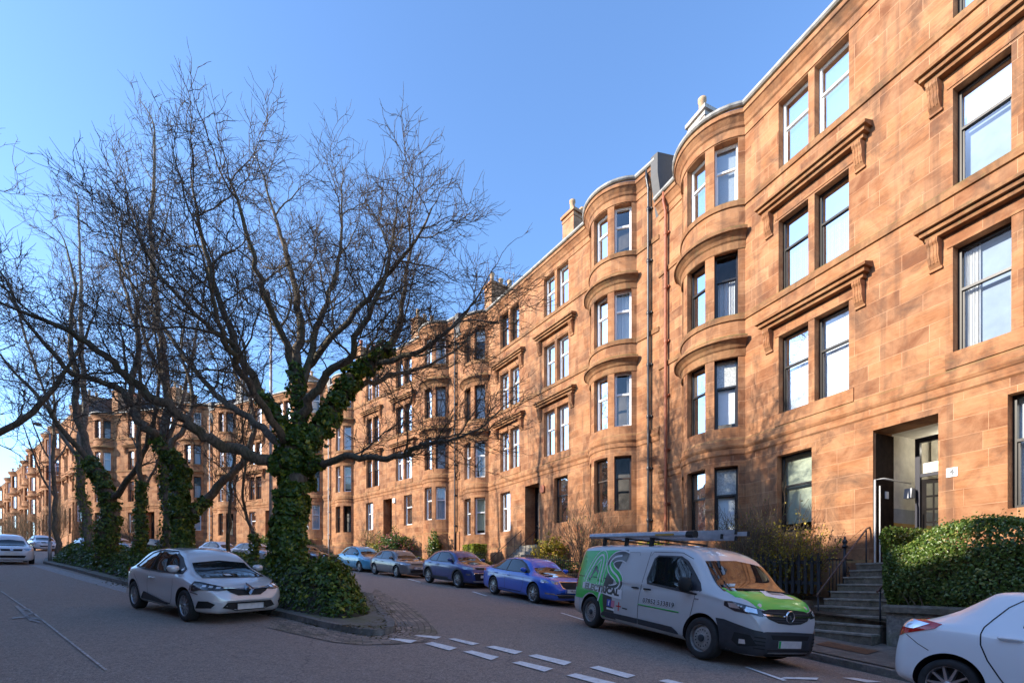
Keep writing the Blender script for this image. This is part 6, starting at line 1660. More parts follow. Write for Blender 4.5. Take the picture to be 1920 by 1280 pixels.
# --- dark blue SUV
pN = m_paint('dark_blue_paint', (.014, .04, .20), metal=.1, rough=.3)
sp = hatch(L=4.23, H_=1.57, W=1.82, wb=2.59, foh=.85, R_=.345, hood=1.08, nose=.84, cowl=3.10, wtop=2.42, tail=1.04, rz=1.46, belt=(1.05, 1.0), clear=.22, tg=(.14, .70))
c = Car('dark_blue_suv', 'dark blue high riding car with black wheel arch trims, third car back from the van', 'car', sp, pN, 'cars parked along the right hand kerb')
c.glasshouse([(.66,1.12),(.9,1.32),(1.2,1.43),(1.7,1.49),(2.2,1.47),(2.55,1.34),(2.88,1.12),(2.92,1.04),(1.9,1.03),(1.0,1.05)],
   [[(.84,1.12),(1.0,1.30),(1.28,1.41),(1.48,1.435),(1.50,1.065),(1.1,1.07)], [(1.56,1.06),(1.54,1.45),(2.16,1.44),(2.45,1.32),(2.65,1.17),(2.68,1.055)]],
   [(-.64,1.10),(-.54,1.45),(0,1.505),(.54,1.45),(.64,1.10),(0,1.09)], [(-.5,1.12),(-.48,1.4),(.48,1.4),(.5,1.12)])
c.seam([(2.70,1.03),(2.78,.80),(2.72,.50),(2.62,.36)]); c.seam([(1.53,1.03),(1.52,.7),(1.55,.36)]); c.seam([(.78,1.0),(.80,.86),(1.0,.74),(1.12,.55),(1.14,.36)])
c.side('sill_trim', [(1.10,.40),(2.58,.40),(2.6,.22),(1.08,.22)], 'trimblk', off=.010)
for xa in (c.rx, c.fx):
    Rr = c.R; a = [math.pi * (-.02 + 1.04 * q / 14) for q in range(15)]; cx = xa
    inn = [(cx + (Rr+.056)*math.cos(t), Rr+.01+(Rr+.056)*math.sin(t)) for t in a]; out = [(cx + (Rr+.13)*math.cos(t), Rr+.01+(Rr+.12)*math.sin(t)) for t in a]
    c.side('arch_trim', [[inn[q], inn[q+1], out[q+1], out[q]] for q in range(14)], 'trimblk', off=.010, lip=0, step=0)
c.patch('headlight', [[(3.62,.80,.90),(3.80,.74,.90),(4.06,.46,.86),(4.06,.42,.79),(3.72,.80,.79)]], (.72,.69,.05), 'lamp', mirror=True, off=.006, step=.05)
fascia(c, [(-.42,.87),(.42,.87),(.40,.78),(-.40,.78)], [(-.56,.62),(.56,.62),(.50,.34),(-.50,.34)], bar=[(-.56,.655),(.56,.655),(.56,.635),(-.56,.635)]); c.patch('fog_lamp', [[(3.86,.74,.62),(4.0,.60,.62),(4.0,.60,.55),(3.88,.74,.55)]], (.72,.69,0), 'lamp', mirror=True)
c.front('skid_plate', [(-.6,.32),(.6,.32),(.55,.27),(-.55,.27)], 'gutter', off=.012); c.plate(.50, m='platew', txt='SL21'); c.wheels('alloy5', 'alloy', rr=.70); c.mirror(2.74, 1.12); c.handle([(1.72,.93),(.98,.96)])
c.patch('tail_lamp', [[(.06,.6,1.02),(.34,.82,1.05),(.32,.86,.92),(.06,.6,.9)]], (-.7,.7,0), 'redlamp', mirror=True)
c.place(-2.36, 20.5, .62, -.785)

# --- grey hatchback with roof bars
pG = m_paint('mid_grey_paint', (.17, .175, .18), metal=.35, rough=.35)
c = Car('grey_hatchback', 'mid grey hatchback with roof bars between the dark blue and the light blue cars', 'car', hatch(L=4.26, H_=1.45, W=1.80, wb=2.62, foh=.86, hood=.95, nose=.76, cowl=3.15, wtop=2.5), pG, 'cars parked along the right hand kerb')
c.glasshouse([(.66,.98),(.84,1.16),(1.1,1.31),(1.6,1.38),(2.2,1.37),(2.58,1.25),(2.93,1.02),(2.98,.93),(1.9,.92),(1.1,.94)],
   [[(.80,1.0),(.95,1.17),(1.16,1.28),(1.50,1.335),(1.52,.955),(1.1,.96)], [(1.58,.95),(1.56,1.34),(2.18,1.33),(2.48,1.22),(2.68,1.08),(2.70,.95)]],
   [(-.62,.97),(-.53,1.33),(0,1.385),(.53,1.33),(.62,.97),(0,.955)], [(-.5,1.0),(-.46,1.28),(.46,1.28),(.5,1.0)])
c.seam([(2.74,.92),(2.82,.70),(2.76,.42),(2.64,.30)]); c.seam([(1.55,.93),(1.54,.6),(1.57,.30)]); c.seam([(.8,.95),(.78,.80),(.98,.66),(1.10,.50),(1.14,.30)]); c.seam([(1.2,.27),(2.62,.27)], w=.018, m='chrome', name='sill_strip')
c.patch('headlight', [[(3.66,.76,.79),(3.84,.72,.79),(4.10,.44,.75),(4.10,.40,.68),(3.76,.78,.68)]], (.72,.69,.05), 'lamp', mirror=True, off=.006, step=.05)
fascia(c, [(-.40,.745),(.40,.745),(.38,.69),(-.38,.69)], [(-.5,.42),(.5,.42),(.46,.28),(-.46,.28)]); c.plate(.52, m='platew', txt='SH65', band='euro'); c.wheels('alloy5', 'alloy'); c.mirror(2.80, 1.0); c.handle([(1.78,.80),(1.0,.83)])
t = MB()
for xx in (1.35, 2.05): t.tube([(c.X(xx), -.58, 1.42), (c.X(xx), -.56, 1.50), (c.X(xx), .56, 1.50), (c.X(xx), .58, 1.42)], .02, 8)
t.build('roof_bars', M['under'], c.root)
c.patch('tail_lamp', [[(.06,.6,.92),(.34,.80,.94),(.32,.84,.80),(.06,.6,.8)]], (-.7,.7,0), 'redlamp', mirror=True)
c.place(-6.18, 25.5, .66, -.75)

# --- light blue hatchback
pZ = m_paint('light_metallic_blue_paint', (.10, .42, .62), metal=.2, rough=.3)
c = Car('light_blue_hatchback', 'light metallic blue rounded hatchback, last of the row before the ivy clad trunk', 'car', hatch(L=4.09, H_=1.56, W=1.79, wb=2.59, foh=.84, hood=1.02, nose=.80, cowl=3.10, wtop=2.30, rz=1.42, belt=(1.0, .96)), pZ, 'cars parked along the right hand kerb')
c.glasshouse([(.60,1.08),(.82,1.28),(1.1,1.41),(1.6,1.48),(2.1,1.46),(2.5,1.32),(2.88,1.08),(2.92,1.0),(1.9,.99),(1.0,1.02)],
   [[(.78,1.08),(.96,1.27),(1.2,1.38),(1.42,1.41),(1.46,1.03)], [(1.52,1.03),(1.48,1.42),(2.06,1.42),(2.4,1.30),(2.62,1.14),(2.64,1.02)]],
   [(-.62,1.05),(-.53,1.42),(0,1.48),(.53,1.42),(.62,1.05),(0,1.04)], [(-.48,1.08),(-.46,1.36),(.46,1.36),(.48,1.08)])
c.seam([(2.68,1.0),(2.76,.74),(2.70,.45),(2.58,.30)]); c.seam([(1.49,1.0),(1.48,.6),(1.51,.30)]); c.seam([(.8,1.0),(.76,.84),(.96,.66),(1.06,.50),(1.08,.30)])
c.patch('headlight', [[(3.50,.78,.90),(3.70,.74,.90),(3.98,.42,.80),(3.95,.46,.74),(3.62,.80,.78)]], (.72,.69,.1), 'lamp', mirror=True, off=.006, step=.05)
fascia(c, [(-.16,.78),(.16,.78),(.12,.66),(-.12,.66)], [(-.5,.42),(.5,.42),(.44,.30),(-.44,.30)]); o = c.front('emblem', [(0,.80),(.065,.715),(0,.63),(-.065,.715)], 'chrome', off=.03, lip=.03, step=0)
c.plate(.50, m='platew', txt='SD70'); c.wheels('alloy5', 'alloy'); c.mirror(2.72, 1.08); c.handle([(1.74,.86)])
c.place(-9.35, 29.3, .70, -.71)

# --- white hatchback at the lower right corner
pW = m_paint('pale_blue_white_paint', (.84, .86, .88), metal=.0, rough=.35, dirt=.10)
sp = hatch(L=3.95, H_=1.51, W=1.70, wb=2.51, foh=.80, R_=.30, hood=1.0, nose=.78, cowl=3.0, wtop=2.35, tail=1.02, rz=1.42, belt=(1.0, .93), clear=.19, tg=(.10, .58))
sp['top'] = [(0,.60),(.03,.78),(.07,.93),(.15,1.02),(.28,1.07),(.74,1.41),(.82,1.468),(.90,1.482),(1.3,1.50),(1.8,1.51),(2.1,1.50),(2.4,1.43),(3.0,1.01),(3.12,.98),(3.5,.90),(3.78,.78),(3.9,.66),(3.95,.54)]
sp['rw'][1] = (.3, .60); sp['hw'][0] = (0, .66); sp['hw'][1] = (.05, .76); sp['hw'][2] = (.18, .83)
c = Car('white_hatchback', 'white hatchback cut off by the lower right corner, red and clear tail lamp showing', 'car', sp, pW)
c.side('window_surround', [[(1.18,1.06),(1.15,1.34),(1.22,1.365),(1.9,1.40),(2.2,1.38),(2.60,1.16),(2.68,1.02),(1.9,.99),(1.28,1.02)]], 'under', off=.004, step=.08)
for p in ([(1.215,1.085),(1.195,1.315),(1.25,1.335),(1.56,1.36),(1.58,1.04),(1.30,1.055)], [(1.66,1.035),(1.64,1.365),(1.9,1.37),(2.17,1.35),(2.50,1.15),(2.52,1.03)]): c.side('side_window', p, 'carglass', off=.009, lip=.004, step=.08)
c.patch('rear_window', [[(0,-.50,1.09),(0,-.46,1.37),(0,.46,1.37),(0,.50,1.09)]], (-1,0,.3), 'carglass', off=.006, step=.09); c.patch('windscreen', [[(4,y,z) for y, z in ((-.62,1.03),(-.53,1.39),(0,1.45),(.53,1.39),(.62,1.03),(0,1.02))]], (1,0,.15), 'carglass', off=.006, step=.09)
c.seam([(2.30,1.43),(1.6,1.445),(1.28,1.43),(1.10,1.37),(1.0,1.27),(.92,1.12),(.875,1.02),(.87,.94),(.89,.82),(.97,.66),(1.10,.48),(1.20,.36),(1.26,.26)], w=.014)
c.seam([(1.62,.99),(1.61,.6),(1.63,.26)]); c.seam([(2.62,.98),(2.68,.7),(2.6,.3)]); c.seam([(.10,.86),(.30,.72),(.42,.66)], w=.008)
c.patch('tail_lamp', [[(.05,-.62,.98),(.10,-.68,1.045),(.46,-.84,.99),(.42,-.85,.93),(.12,-.76,.80),(.03,-.64,.76)]], (-.55,-.83,0), 'redlamp', off=.010, step=.05)
c.patch('tail_lamp_clear', [[(.09,-.70,.975),(.14,-.73,1.01),(.36,-.83,.975),(.24,-.80,.895),(.09,-.72,.91)]], (-.55,-.83,0), 'lampbright', off=.016, lip=.004, step=.05)
c.patch('tail_lamp', [[(.05,.62,.98),(.10,.68,1.045),(.46,.84,.99),(.42,.85,.93),(.12,.76,.80),(.03,.64,.76)]], (-.55,.83,0), 'redlamp', off=.010, step=.05)
c.wheels('alloy10', 'alloy', rr=.72); c.mirror(2.5, 1.06); c.handle([(1.12,.925),(1.86,.90)]); c.plate(.70, False, m='plate')
hd = Vector((.4035, -.915)).normalized(); fr_ = Vector((5.02, 5.62)) + hd * 2.51
c.place(fr_.x, fr_.y, hd.x, hd.y)

# --- white saloon at the far left and the cars half hidden behind the island
def plain_car(name, label, paint, x, y, hx_, hy_, H_=1.50, grp=None, big=False):
    c = Car(name, label, 'car', hatch(L=4.06, H_=H_, W=1.74, hood=.98, nose=.80, belt=(.97, .93), rz=1.40), paint, grp, low=not big)
    c.glasshouse([(.62,1.0),(.84,1.18),(1.1,1.33),(1.6,1.42),(2.1,1.41),(2.5,1.27),(2.88,1.03),(2.92,.96),(1.9,.95),(1.1,.97)],
       [[(.78,1.02),(.96,1.2),(1.16,1.30),(1.46,1.36),(1.48,.99)], [(1.54,.98),(1.52,1.37),(2.08,1.36),(2.4,1.24),(2.62,1.1),(2.64,.98)]],
       [(-.62,1.0),(-.54,1.37),(0,1.43),(.54,1.37),(.62,1.0),(0,.99)], [(-.48,1.04),(-.46,1.3),(.46,1.3),(.48,1.04)])
    c.patch('headlight', [[(3.50,.78,.84),(3.72,.72,.84),(3.95,.44,.80),(3.92,.48,.70),(3.62,.80,.70)]], (.8,.6,.05), 'lamp', mirror=True, off=.006, step=.06)
    fascia(c, [(-.40,.78),(.40,.78),(.36,.68),(-.36,.68)], [(-.5,.46),(.5,.46),(.44,.34),(-.44,.34)]); c.plate(.58, m='plate'); c.front('emblem', [(-.06,.76),(.06,.76),(.05,.70),(-.05,.70)], 'chrome', off=.02, lip=.02, step=0)
    c.patch('tail_lamp', [[(.06,.6,.92),(.34,.80,.94),(.32,.84,.78),(.06,.6,.78)]], (-.7,.7,0), 'redlamp', mirror=True); c.wheels('alloy5', 'alloy'); c.mirror(2.72, 1.03); c.handle([(1.74,.82)])
    return c.place(x, y, hx_, hy_)
pWh = m_paint('white_paint', (.66, .67, .70), rough=.35, dirt=.12); pSi = m_paint('silver_paint', (.45, .46, .48), metal=.5); pRd = m_paint('navy_paint', (.02, .03, .12), metal=.3); pBk = m_paint('black_paint', (.012, .012, .014))
plain_car('white_car', 'white car coming down the left road at the far left edge', pWh, -26.2, 23.9, .77, -.64, big=True)
plain_car('blue_car', 'dark blue car parked behind the white car at the far left', pRd, -26.6, 29.6, .80, -.60, H_=1.46)
gk = 'cars half hidden behind the island'
def kerb_car(i, px, paint, label, name, H_=1.48):
    x = hx(i, px, KD + 2.0); p = house_pt(i, x, KD + 1.95); d = (house_pt(i, 0) - house_pt(i, 1)).normalized(); plain_car(name, label, paint, p.x, p.y, d.x, d.y, H_, gk)
kerb_car(5, 128, pWh, 'white car behind the island, seen under the branches by the lamp post', 'white_car')
kerb_car(4, 222, pSi, 'silver car behind the island, between the ivy stump tree and the thin bare trunk', 'silver_car')
kerb_car(4, 300, pBk, 'black car behind the island, left of the arching ivy sleeved trunk', 'black_car')
kerb_car(3, 412, pWh, 'white car behind the island, right of the arching ivy sleeved trunk', 'white_car')
kerb_car(3, 478, pSi, 'silver car behind the island, just left of the big ivy clad trunk', 'silver_car')
kerb_car(3, 575, pBk, 'dark car just behind the light blue hatchback', 'dark_car')
# ------------------------------------------------------------------ grey electrician's van
pV = m_paint('dove_grey_van_paint', (.54, .53, .53), rough=.36, dirt=.35)
pVG = m_paint('green_vinyl', (.002, .50, .05), rough=.35, dirt=.2)
M['vblack'] = m_paint('black_vinyl', (.02, .021, .023), rough=.4, dirt=.3); 
for m_ in (pVG, M['vblack']): m_.node_tree.nodes['Principled BSDF'].inputs['Coat Weight'].default_value = .35
M['vwhite'] = plain('white_vinyl', (.74, .73, .74), .4, var=.05); M['vgreen'] = pVG
M['vslate'] = m_stripes('metallic_grey_vinyl', (.03, .033, .036), (.17, .19, .19), .9, 'Z', .35, .2, .9, 3); M['vred'] = plain('red_vinyl', (.55, .02, .02), .5); M['vblue'] = plain('blue_vinyl', (.04, .09, .42), .5); M['vpink'] = plain('pink_vinyl', (.60, .20, .28), .5)
W = .96
sp = dict(L=4.95, wb=3.275, foh=.88, R=.345, sh=.985, crown=.13,
   top=[(0,1.30),(.02,1.62),(.07,1.80),(.18,1.88),(.5,1.915),(1.5,1.93),(2.8,1.93),(3.3,1.90),(3.55,1.83),(4.22,1.28),(4.32,1.23),(4.62,1.12),(4.80,1.00),(4.88,.86),(4.93,.70),(4.95,.55)],
   belt=[(0,1.0),(.1,1.10),(3.0,1.10),(3.6,1.10),(4.2,1.05),(4.6,.98),(4.85,.80),(4.95,.50)],
   hw=[(0,W*.90),(.05,W*.955),(.2,W*.985),(.6,W),(3.9,W),(4.3,W*.985),(4.6,W*.92),(4.80,W*.80),(4.90,W*.66),(4.95,W*.52)],
   rw=[(0,W*.80),(.2,W*.84),(1,W*.85),(3.2,W*.84),(3.6,W*.82),(4.2,W*.86),(4.6,W*.80),(4.95,W*.42)],
   bot=[(0,.34),(.15,.24),(.6,.22),(4.3,.22),(4.8,.20),(4.95,.27)])
c = Car('grey_van', 'grey van with green livery, white outlined letters and ladders on its roof', 'van', sp, pV)
S_ = lambda name, poly, m, **k: c.side(name, poly, m, **k)
# livery base
S_('green_panel', [(.01,.42),(.02,1.30),(.06,1.62),(.14,1.80),(1.42,1.80),(1.10,1.2),(1.22,.40),(1.27,.27),(.82,.27),(.80,.60),(.02,.60)] if False else [[(.02,.62),(.03,1.72),(1.50,1.76),(1.30,1.3),(1.20,.95),(1.26,.62),(1.36,.30),(1.24,.30),(1.22,.42),(1.14,.58),(1.02,.70),(.86,.775),(.68,.78),(.52,.70),(.44,.62)]], pVG, off=.003, lip=.004, step=.09)
S_('dark_stripe', [[(1.50,1.76),(1.82,1.76),(1.60,1.3),(1.52,.95),(1.60,.62),(1.74,.30),(1.36,.30),(1.26,.62),(1.20,.95),(1.30,1.3)]], 'vblack', off=.0035, lip=.004, step=.09)
def stroke(pts, w, n=6):
    P = [Vector((a, b, 0)) for a, b in pts]; Q, _ = smooth_pts(P, [0]*len(P), n); return [(q.x, q.y) for q in Q]
def band(pts, w, name, m, off, cap=True):
    q = stroke(pts, w); pl = c.line(q, w)
    L_ = [p[0] for p in pl] + [pl[-1][1]]; R_ = [p[3] for p in pl] + [pl[-1][2]]
    polys = [[L_[i], L_[i+1], R_[i+1], R_[i]] for i in range(len(L_)-1)]
    # no self overlap joins
    return c.side(name, polys, m, off=off, lip=0, step=0)
Ap = [(.50,.98),(.60,1.22),(.76,1.52),(.92,1.64),(1.04,1.55),(1.06,1.25),(1.05,.98)]
Sp = [(1.86,1.60),(1.66,1.64),(1.42,1.60),(1.30,1.46),(1.42,1.32),(1.66,1.20),(1.78,1.08),(1.70,.95),(1.46,.90),(1.22,.92)]
for (w_, m_, of_) in ((.235, 'vwhite', .0055), (.185, 'vslate', .0075), ):
    band(Ap, w_, 'logo_letter', m_ if m_ != 'vslate' else pVG, of_); band(Sp, w_, 'logo_letter', m_, of_ + .0006)
band([(1.30,1.46),(1.42,1.32),(1.66,1.20),(1.78,1.08)], .185, 'logo_letter', pVG, .0088)
band([(.62,.98),(.70,1.20),(.82,1.44),(.92,1.50),(.965,1.42),(.97,1.2),(.97,.98)] if False else Ap, .04, 'logo_letter', 'vwhite', .0095); band(Sp[1:9], .04, 'logo_letter', 'vwhite', .0105)
S_('logo_letter', [[(.60,1.08),(.66,1.05),(.86,1.36),(.80,1.40)], [(.74,1.34),(.92,1.22),(.95,1.26),(.78,1.38)]], 'vslate', off=.011, lip=0, step=0)
S_('banner', [[(.40,.86),(.40,.99),(.62,1.01),(.64,.99),(1.90,.93),(1.92,.74),(1.62,.755),(1.22,.80),(1.17,.80),(1.10,.62),(1.06,.62),(1.10,.81),(.9,.83)]], 'vwhite', off=.0118, lip=0, step=.12)
def van_text(txt, size, x, z, m, off, offs=.006, sx=1, name='lettering', slant=0, sg=-1, par=None):
    me = text_mesh(txt, size, offs, 0)
    for v in me.vertices:
        X_ = c.X(x) + v.co.x * sx * (1 if sg < 0 else -1); Z_ = z + v.co.y + slant * v.co.x * sx; h, n = c.hit(Vector((X_, sg * 1.2, Z_)), Vector((0, sg, 0))); v.co = Vector((X_, h.y + sg * off, Z_))
    me.materials.append(M[m]); return link(name, me, None, par or c.root)
for sg in (-1, 1):
    van_text('ELECTRICAL', .185, 1.16, .885, 'vblack', .014, .012, 1.28, sg=sg, slant=-.035)
    van_text('07852 533819', .125, 3.0, .80, 'vwhite', .005, .011, 1.18, sg=sg); van_text('07852 533819', .125, 3.0, .80, 'vblack', .008, .002, 1.18, sg=sg)
S_('underline', [[(2.44,.715),(3.55,.705),(3.55,.69),(2.44,.70)]], pVG, off=.005, lip=0, step=0); S_('underline', [[(2.44,.698),(3.55,.688),(3.55,.682),(2.44,.692)]], 'vblack', off=.005, lip=0, step=0)
S_('cross', [[(1.82,.50),(1.85,.50),(1.85,.68),(1.82,.68)], [(1.75,.58),(1.92,.58),(1.92,.605),(1.75,.605)]], 'vred', off=.006, lip=0, step=0); S_('strapline', [[(1.96,.585),(2.12,.58),(2.12,.555),(1.96,.56)]], 'vblack', off=.006, lip=0, step=0)
S_('badge', [[(1.42,.55),(1.56,.55),(1.56,.70),(1.42,.70)]], 'vblue', off=.006, lip=0, step=0); S_('badge', [[(1.575,.55),(1.69,.55),(1.69,.69),(1.575,.69)]], 'vpink', off=.006, lip=0, step=0); S_('badge_strip', [[(1.42,.485),(1.70,.475),(1.70,.515),(1.42,.525)]], 'vwhite', off=.006, lip=0, step=0)
for sg in (-1, 1): van_text('f', .14, 1.49, .62, 'vwhite', .008, .004, sg=sg)
# glass
S_('window_surround', [[(2.62,1.12),(2.58,1.22),(2.66,1.62),(2.76,1.68),(3.34,1.68),(3.52,1.60),(3.90,1.24),(3.98,1.12),(3.88,1.03),(3.7,1.04)]], 'trimblk', off=.004, step=.08)
S_('side_window', [[(2.67,1.15),(2.63,1.23),(2.70,1.60),(2.78,1.65),(3.30,1.65),(3.46,1.58),(3.66,1.38),(3.68,1.10)]], 'carglass', off=.010, lip=.004, step=.08)
c.patch('windscreen', [[(5,y,z) for y, z in ((-.82,1.245),(-.76,1.50),(-.70,1.80),(0,1.86),(.70,1.80),(.76,1.50),(.82,1.245),(0,1.265))]], (1,0,.15), 'carglass', off=.006, step=.09)
for q, ln in (('wiper', [(5,-.60,1.27),(5,.05,1.30),(5,.05,1.315),(5,-.60,1.29)]), ('wiper', [(5,.05,1.27),(5,.62,1.27),(5,.62,1.285),(5,.05,1.29)])): c.patch(q, [ln], (1,0,.15), 'under', off=.02, lip=.01, step=.1)
# seams, rails, handles
c.seam([(2.52,1.74),(2.48,1.2),(2.44,.8),(2.46,.34)], w=.012); c.seam([(3.86,1.05),(3.84,.8),(3.80,.60),(3.66,.30)], w=.010); c.seam([(2.55,1.66),(2.60,1.74),(3.34,1.74),(3.6,1.64)], w=.010); c.seam([(.10,1.13),(1.28,1.135)], w=.016); c.seam([(.22,1.66),(.26,1.70),(2.2,1.72),(2.22,1.66)], w=.007); c.seam([(1.36,1.72),(1.30,1.2),(1.32,.5),(1.36,.30)], w=.008)
S_('side_moulding', [[(1.24,.375),(1.34,.43),(2.44,.43),(2.44,.33),(1.24,.33)]], 'trimblk', off=.022, lip=.03, step=.1); S_('side_moulding', [[(2.48,.43),(3.40,.42),(3.52,.36),(3.56,.32),(2.48,.33)]], 'trimblk', off=.022, lip=.03, step=.1)
c.handle([(2.30,1.02),(2.66,1.02)], 'under'); S_('indicator', [[(3.86,.955),(3.95,.955),(3.95,.98),(3.86,.98)]], 'lamp', off=.01, lip=.01, step=0)
# bonnet
c.patch('bonnet_wrap', [[(4.26,-.80,2),(4.30,0,2),(4.26,.80,2),(4.55,.80,2),(4.80,.60,2),(4.875,.35,2),(4.895,0,2),(4.875,-.35,2),(4.80,-.60,2),(4.55,-.80,2)]], (0,0,1), pVG, off=.004, lip=.006, step=.07)
c.patch('bonnet_stripe', [[(4.40,-.10,2),(4.42,.38,2),(4.62,.48,2),(4.66,.05,2),(4.6,-.2,2)]], (0,0,1), 'vwhite', off=.007, lip=0, step=.07); c.patch('bonnet_letters', [[(4.44,-.0,2),(4.46,.30,2),(4.53,.36,2),(4.54,.02,2)]], (0,0,1), 'vslate', off=.009, lip=0, step=.07)
# front end
c.patch('headlight', [[(4.44,-.90,1.00),(4.56,-.87,1.005),(4.84,-.54,.92),(4.86,-.46,.88),(4.84,-.52,.815),(4.62,-.86,.86),(4.46,-.92,.93)]], (.72,-.69,.1), 'lampdark', off=.007, step=.05)
c.patch('headlight', [[(4.44,.90,1.00),(4.56,.87,1.005),(4.84,.54,.92),(4.86,.46,.88),(4.84,.52,.815),(4.62,.86,.86),(4.46,.92,.93)]], (.72,.69,.1), 'lampdark', off=.007, step=.05)
for sg in (-1, 1):
    for pl in ([(4.50,sg*.89,.985),(4.60,sg*.84,.975),(4.66,sg*.80,.90),(4.54,sg*.89,.915)], [(4.70,sg*.74,.945),(4.80,sg*.62,.92),(4.80,sg*.60,.85),(4.70,sg*.76,.87)]): c.patch('reflector', [pl], (.72,sg*.69,.1), 'lampbright', off=.012, lip=0, step=.05)
c.front('grille', [(-.56,.90),(-.4,.935),(0,.95),(.4,.935),(.56,.90),(.44,.79),(.25,.735),(0,.72),(-.25,.735),(-.44,.79)], 'under', off=.008, step=.05)
for (za, w_) in ((.845, .55),): c.front('grille_bar', [(-w_,za+.015),(0,za+.0),(w_,za+.015),(w_-.02,za-.008),(0,za-.022),(-w_+.02,za-.008)], 'chrome', off=.016, step=.05)
for za, w_ in ((.885,.5),(.80,.40),(.765,.3)): c.front('grille_slat', [(-w_,za+.006),(w_,za+.006),(w_,za-.006),(-w_,za-.006)], 'trimblk', off=.014, lip=0, step=.05)
b = MB(); h, n = c.hit(Vector((2.5, 0, .84)), Vector((1, 0, 0))); MX = Matrix.Translation((h.x + .012, 0, .84)) @ Matrix.Rotation(R(90), 4, 'Y')
b.lathe([(.095, 0), (.10, .02), (.088, .03), (.08, .022), (.0, .022)], 28, 0, MX); em = b.build('emblem', [M['chrome']], c.root)
b = MB(); b.lathe([(.078, .0235), (0, .0235)], 28, 0, MX); b.build('emblem_face', M['under'], em)
b = MB(); x_ = h.x + .037; b.poly([(x_, -.062, .86), (x_, .0, .865), (x_, .03, .825), (x_, .062, .83), (x_, .0, .80), (x_, -.02, .845)]); b.build('emblem_mark', M['chrome'], em)
# bumper: dark plastic wraps the lower front
fb = [(-.80,.56),(-.5,.60),(0,.61),(.5,.60),(.80,.56),(.84,.24),(.0,.215),(-.84,.24)]
c.front('bumper', fb, 'trimblk', off=.012, lip=.02, step=.06)
for sg in (-1, 1):
    c.patch('bumper', [[(4.36,sg*.96,.72),(4.50,sg*.94,.72),(4.83,sg*.66,.615),(4.9,sg*.55,.60),(4.9,sg*.55,.235),(4.46,sg*.95,.24),(4.47,sg*.95,.36),(4.44,sg*.95,.52)]], (.62,sg*.78,0), 'trimblk', off=.010, lip=.015, step=.06)
    c.patch('fog_recess', [[(4.64,sg*.84,.55),(4.80,sg*.70,.53),(4.86,sg*.60,.38),(4.70,sg*.80,.34),(4.62,sg*.86,.42)]], (.66,sg*.75,0), 'under', off=.014, lip=0, step=.06)
    c.patch('fog_lamp', [[(4.70,sg*.80,.455),(4.76,sg*.75,.455),(4.77,sg*.74,.39),(4.70,sg*.80,.385)]], (.66,sg*.75,0), 'lampbright', off=.02, lip=.004, step=0)
    for k in range(4): za = .52 - k * .055; c.patch('vent_slat', [[(4.83,sg*.66,za),(4.9,sg*.50,za-.01),(4.9,sg*.50,za-.028),(4.83,sg*.66,za-.018)]], (.8,sg*.6,0), 'under', off=.018, lip=0, step=.06)
c.front('lower_grille', [(-.48,.33),(.48,.33),(.48,.235),(-.48,.235)], 'under', off=.016, lip=0, step=.08)
for k in range(3): za = .312 - k * .03; c.front('vent_slat', [(-.48,za),(.48,za),(.48,za-.010),(-.48,za-.010)], 'trimblk', off=.020, lip=0, step=.08)
c.front('upper_intake', [(-.44,.555),(.44,.555),(.40,.49),(-.40,.49)], 'under', off=.015, lip=0, step=.08)
c.plate(.415, m='plate', band='evgreen')
c.patch('tail_lamp', [[(.02,-.90,1.32),(.10,-.96,1.32),(.10,-.96,.86),(.02,-.90,.86)]], (-.6,-.8,0), 'redlamp', off=.008); c.patch('tail_lamp', [[(.02,.90,1.32),(.10,.96,1.32),(.10,.96,.86),(.02,.90,.86)]], (-.6,.8,0), 'redlamp', off=.008)
S_('rear_bumper', [[(.0,.24),(.0,.62),(.30,.62),(.34,.42),(.32,.24)]], pV, off=.018, lip=.02)
c.wheels('steel', 'steelrim', tw=.225, rr=.66); c.mirror(3.74, 1.16, 'under', size=(.10, .125, .13))
# roof rack, pipe carrier
t = MB()
zr = 1.93
for xx in (.75, 1.55, 2.35):
    for sg in (-1, 1): t.box(c.X(xx)-.04, c.X(xx)+.04, sg*.70-.03, sg*.70+.03, zr-.10, zr+.07)
    t.box(c.X(xx)-.025, c.X(xx)+.025, -.74, .74, zr+.07, zr+.10)
t.build('roof_rack', M['under'], c.root)
c.place(3.05, 7.9, .4035, -.915)
VAN = c
def on_van(name, label, cat, group=None):
    r = empty(name, (0, 0, 0), 0, label, cat, group); r.matrix_world = VAN.root.matrix_world.copy(); return r
M['alu'] = plain('anodised_aluminium', (.40, .42, .46), .4, metal=.6, var=.15, sc_=8)
r = on_van('pipe_carrier', 'long grey tube carrier clamped on the van roof rack, nearest the road', 'pipe carrier')
t = MB(); t.prism([(-.70,zr+.105),(-.60,zr+.105),(-.585,zr+.14),(-.60,zr+.20),(-.64,zr+.225),(-.70,zr+.20),(-.715,zr+.14)], c.X(.10), c.X(3.25), 'x'); t.build('tube', M['alu'], r)
t = MB(); t.prism([(-.705,zr+.10),(-.595,zr+.10),(-.578,zr+.14),(-.595,zr+.205),(-.64,zr+.232),(-.705,zr+.205),(-.722,zr+.14)], c.X(3.25), c.X(3.42), 'x'); t.build('end_cap', M['under'], r)
t = MB(); t.box(c.X(2.45), c.X(2.95), -.724, -.712, zr+.135, zr+.17); t.build('sticker', M['tile_y'], r)
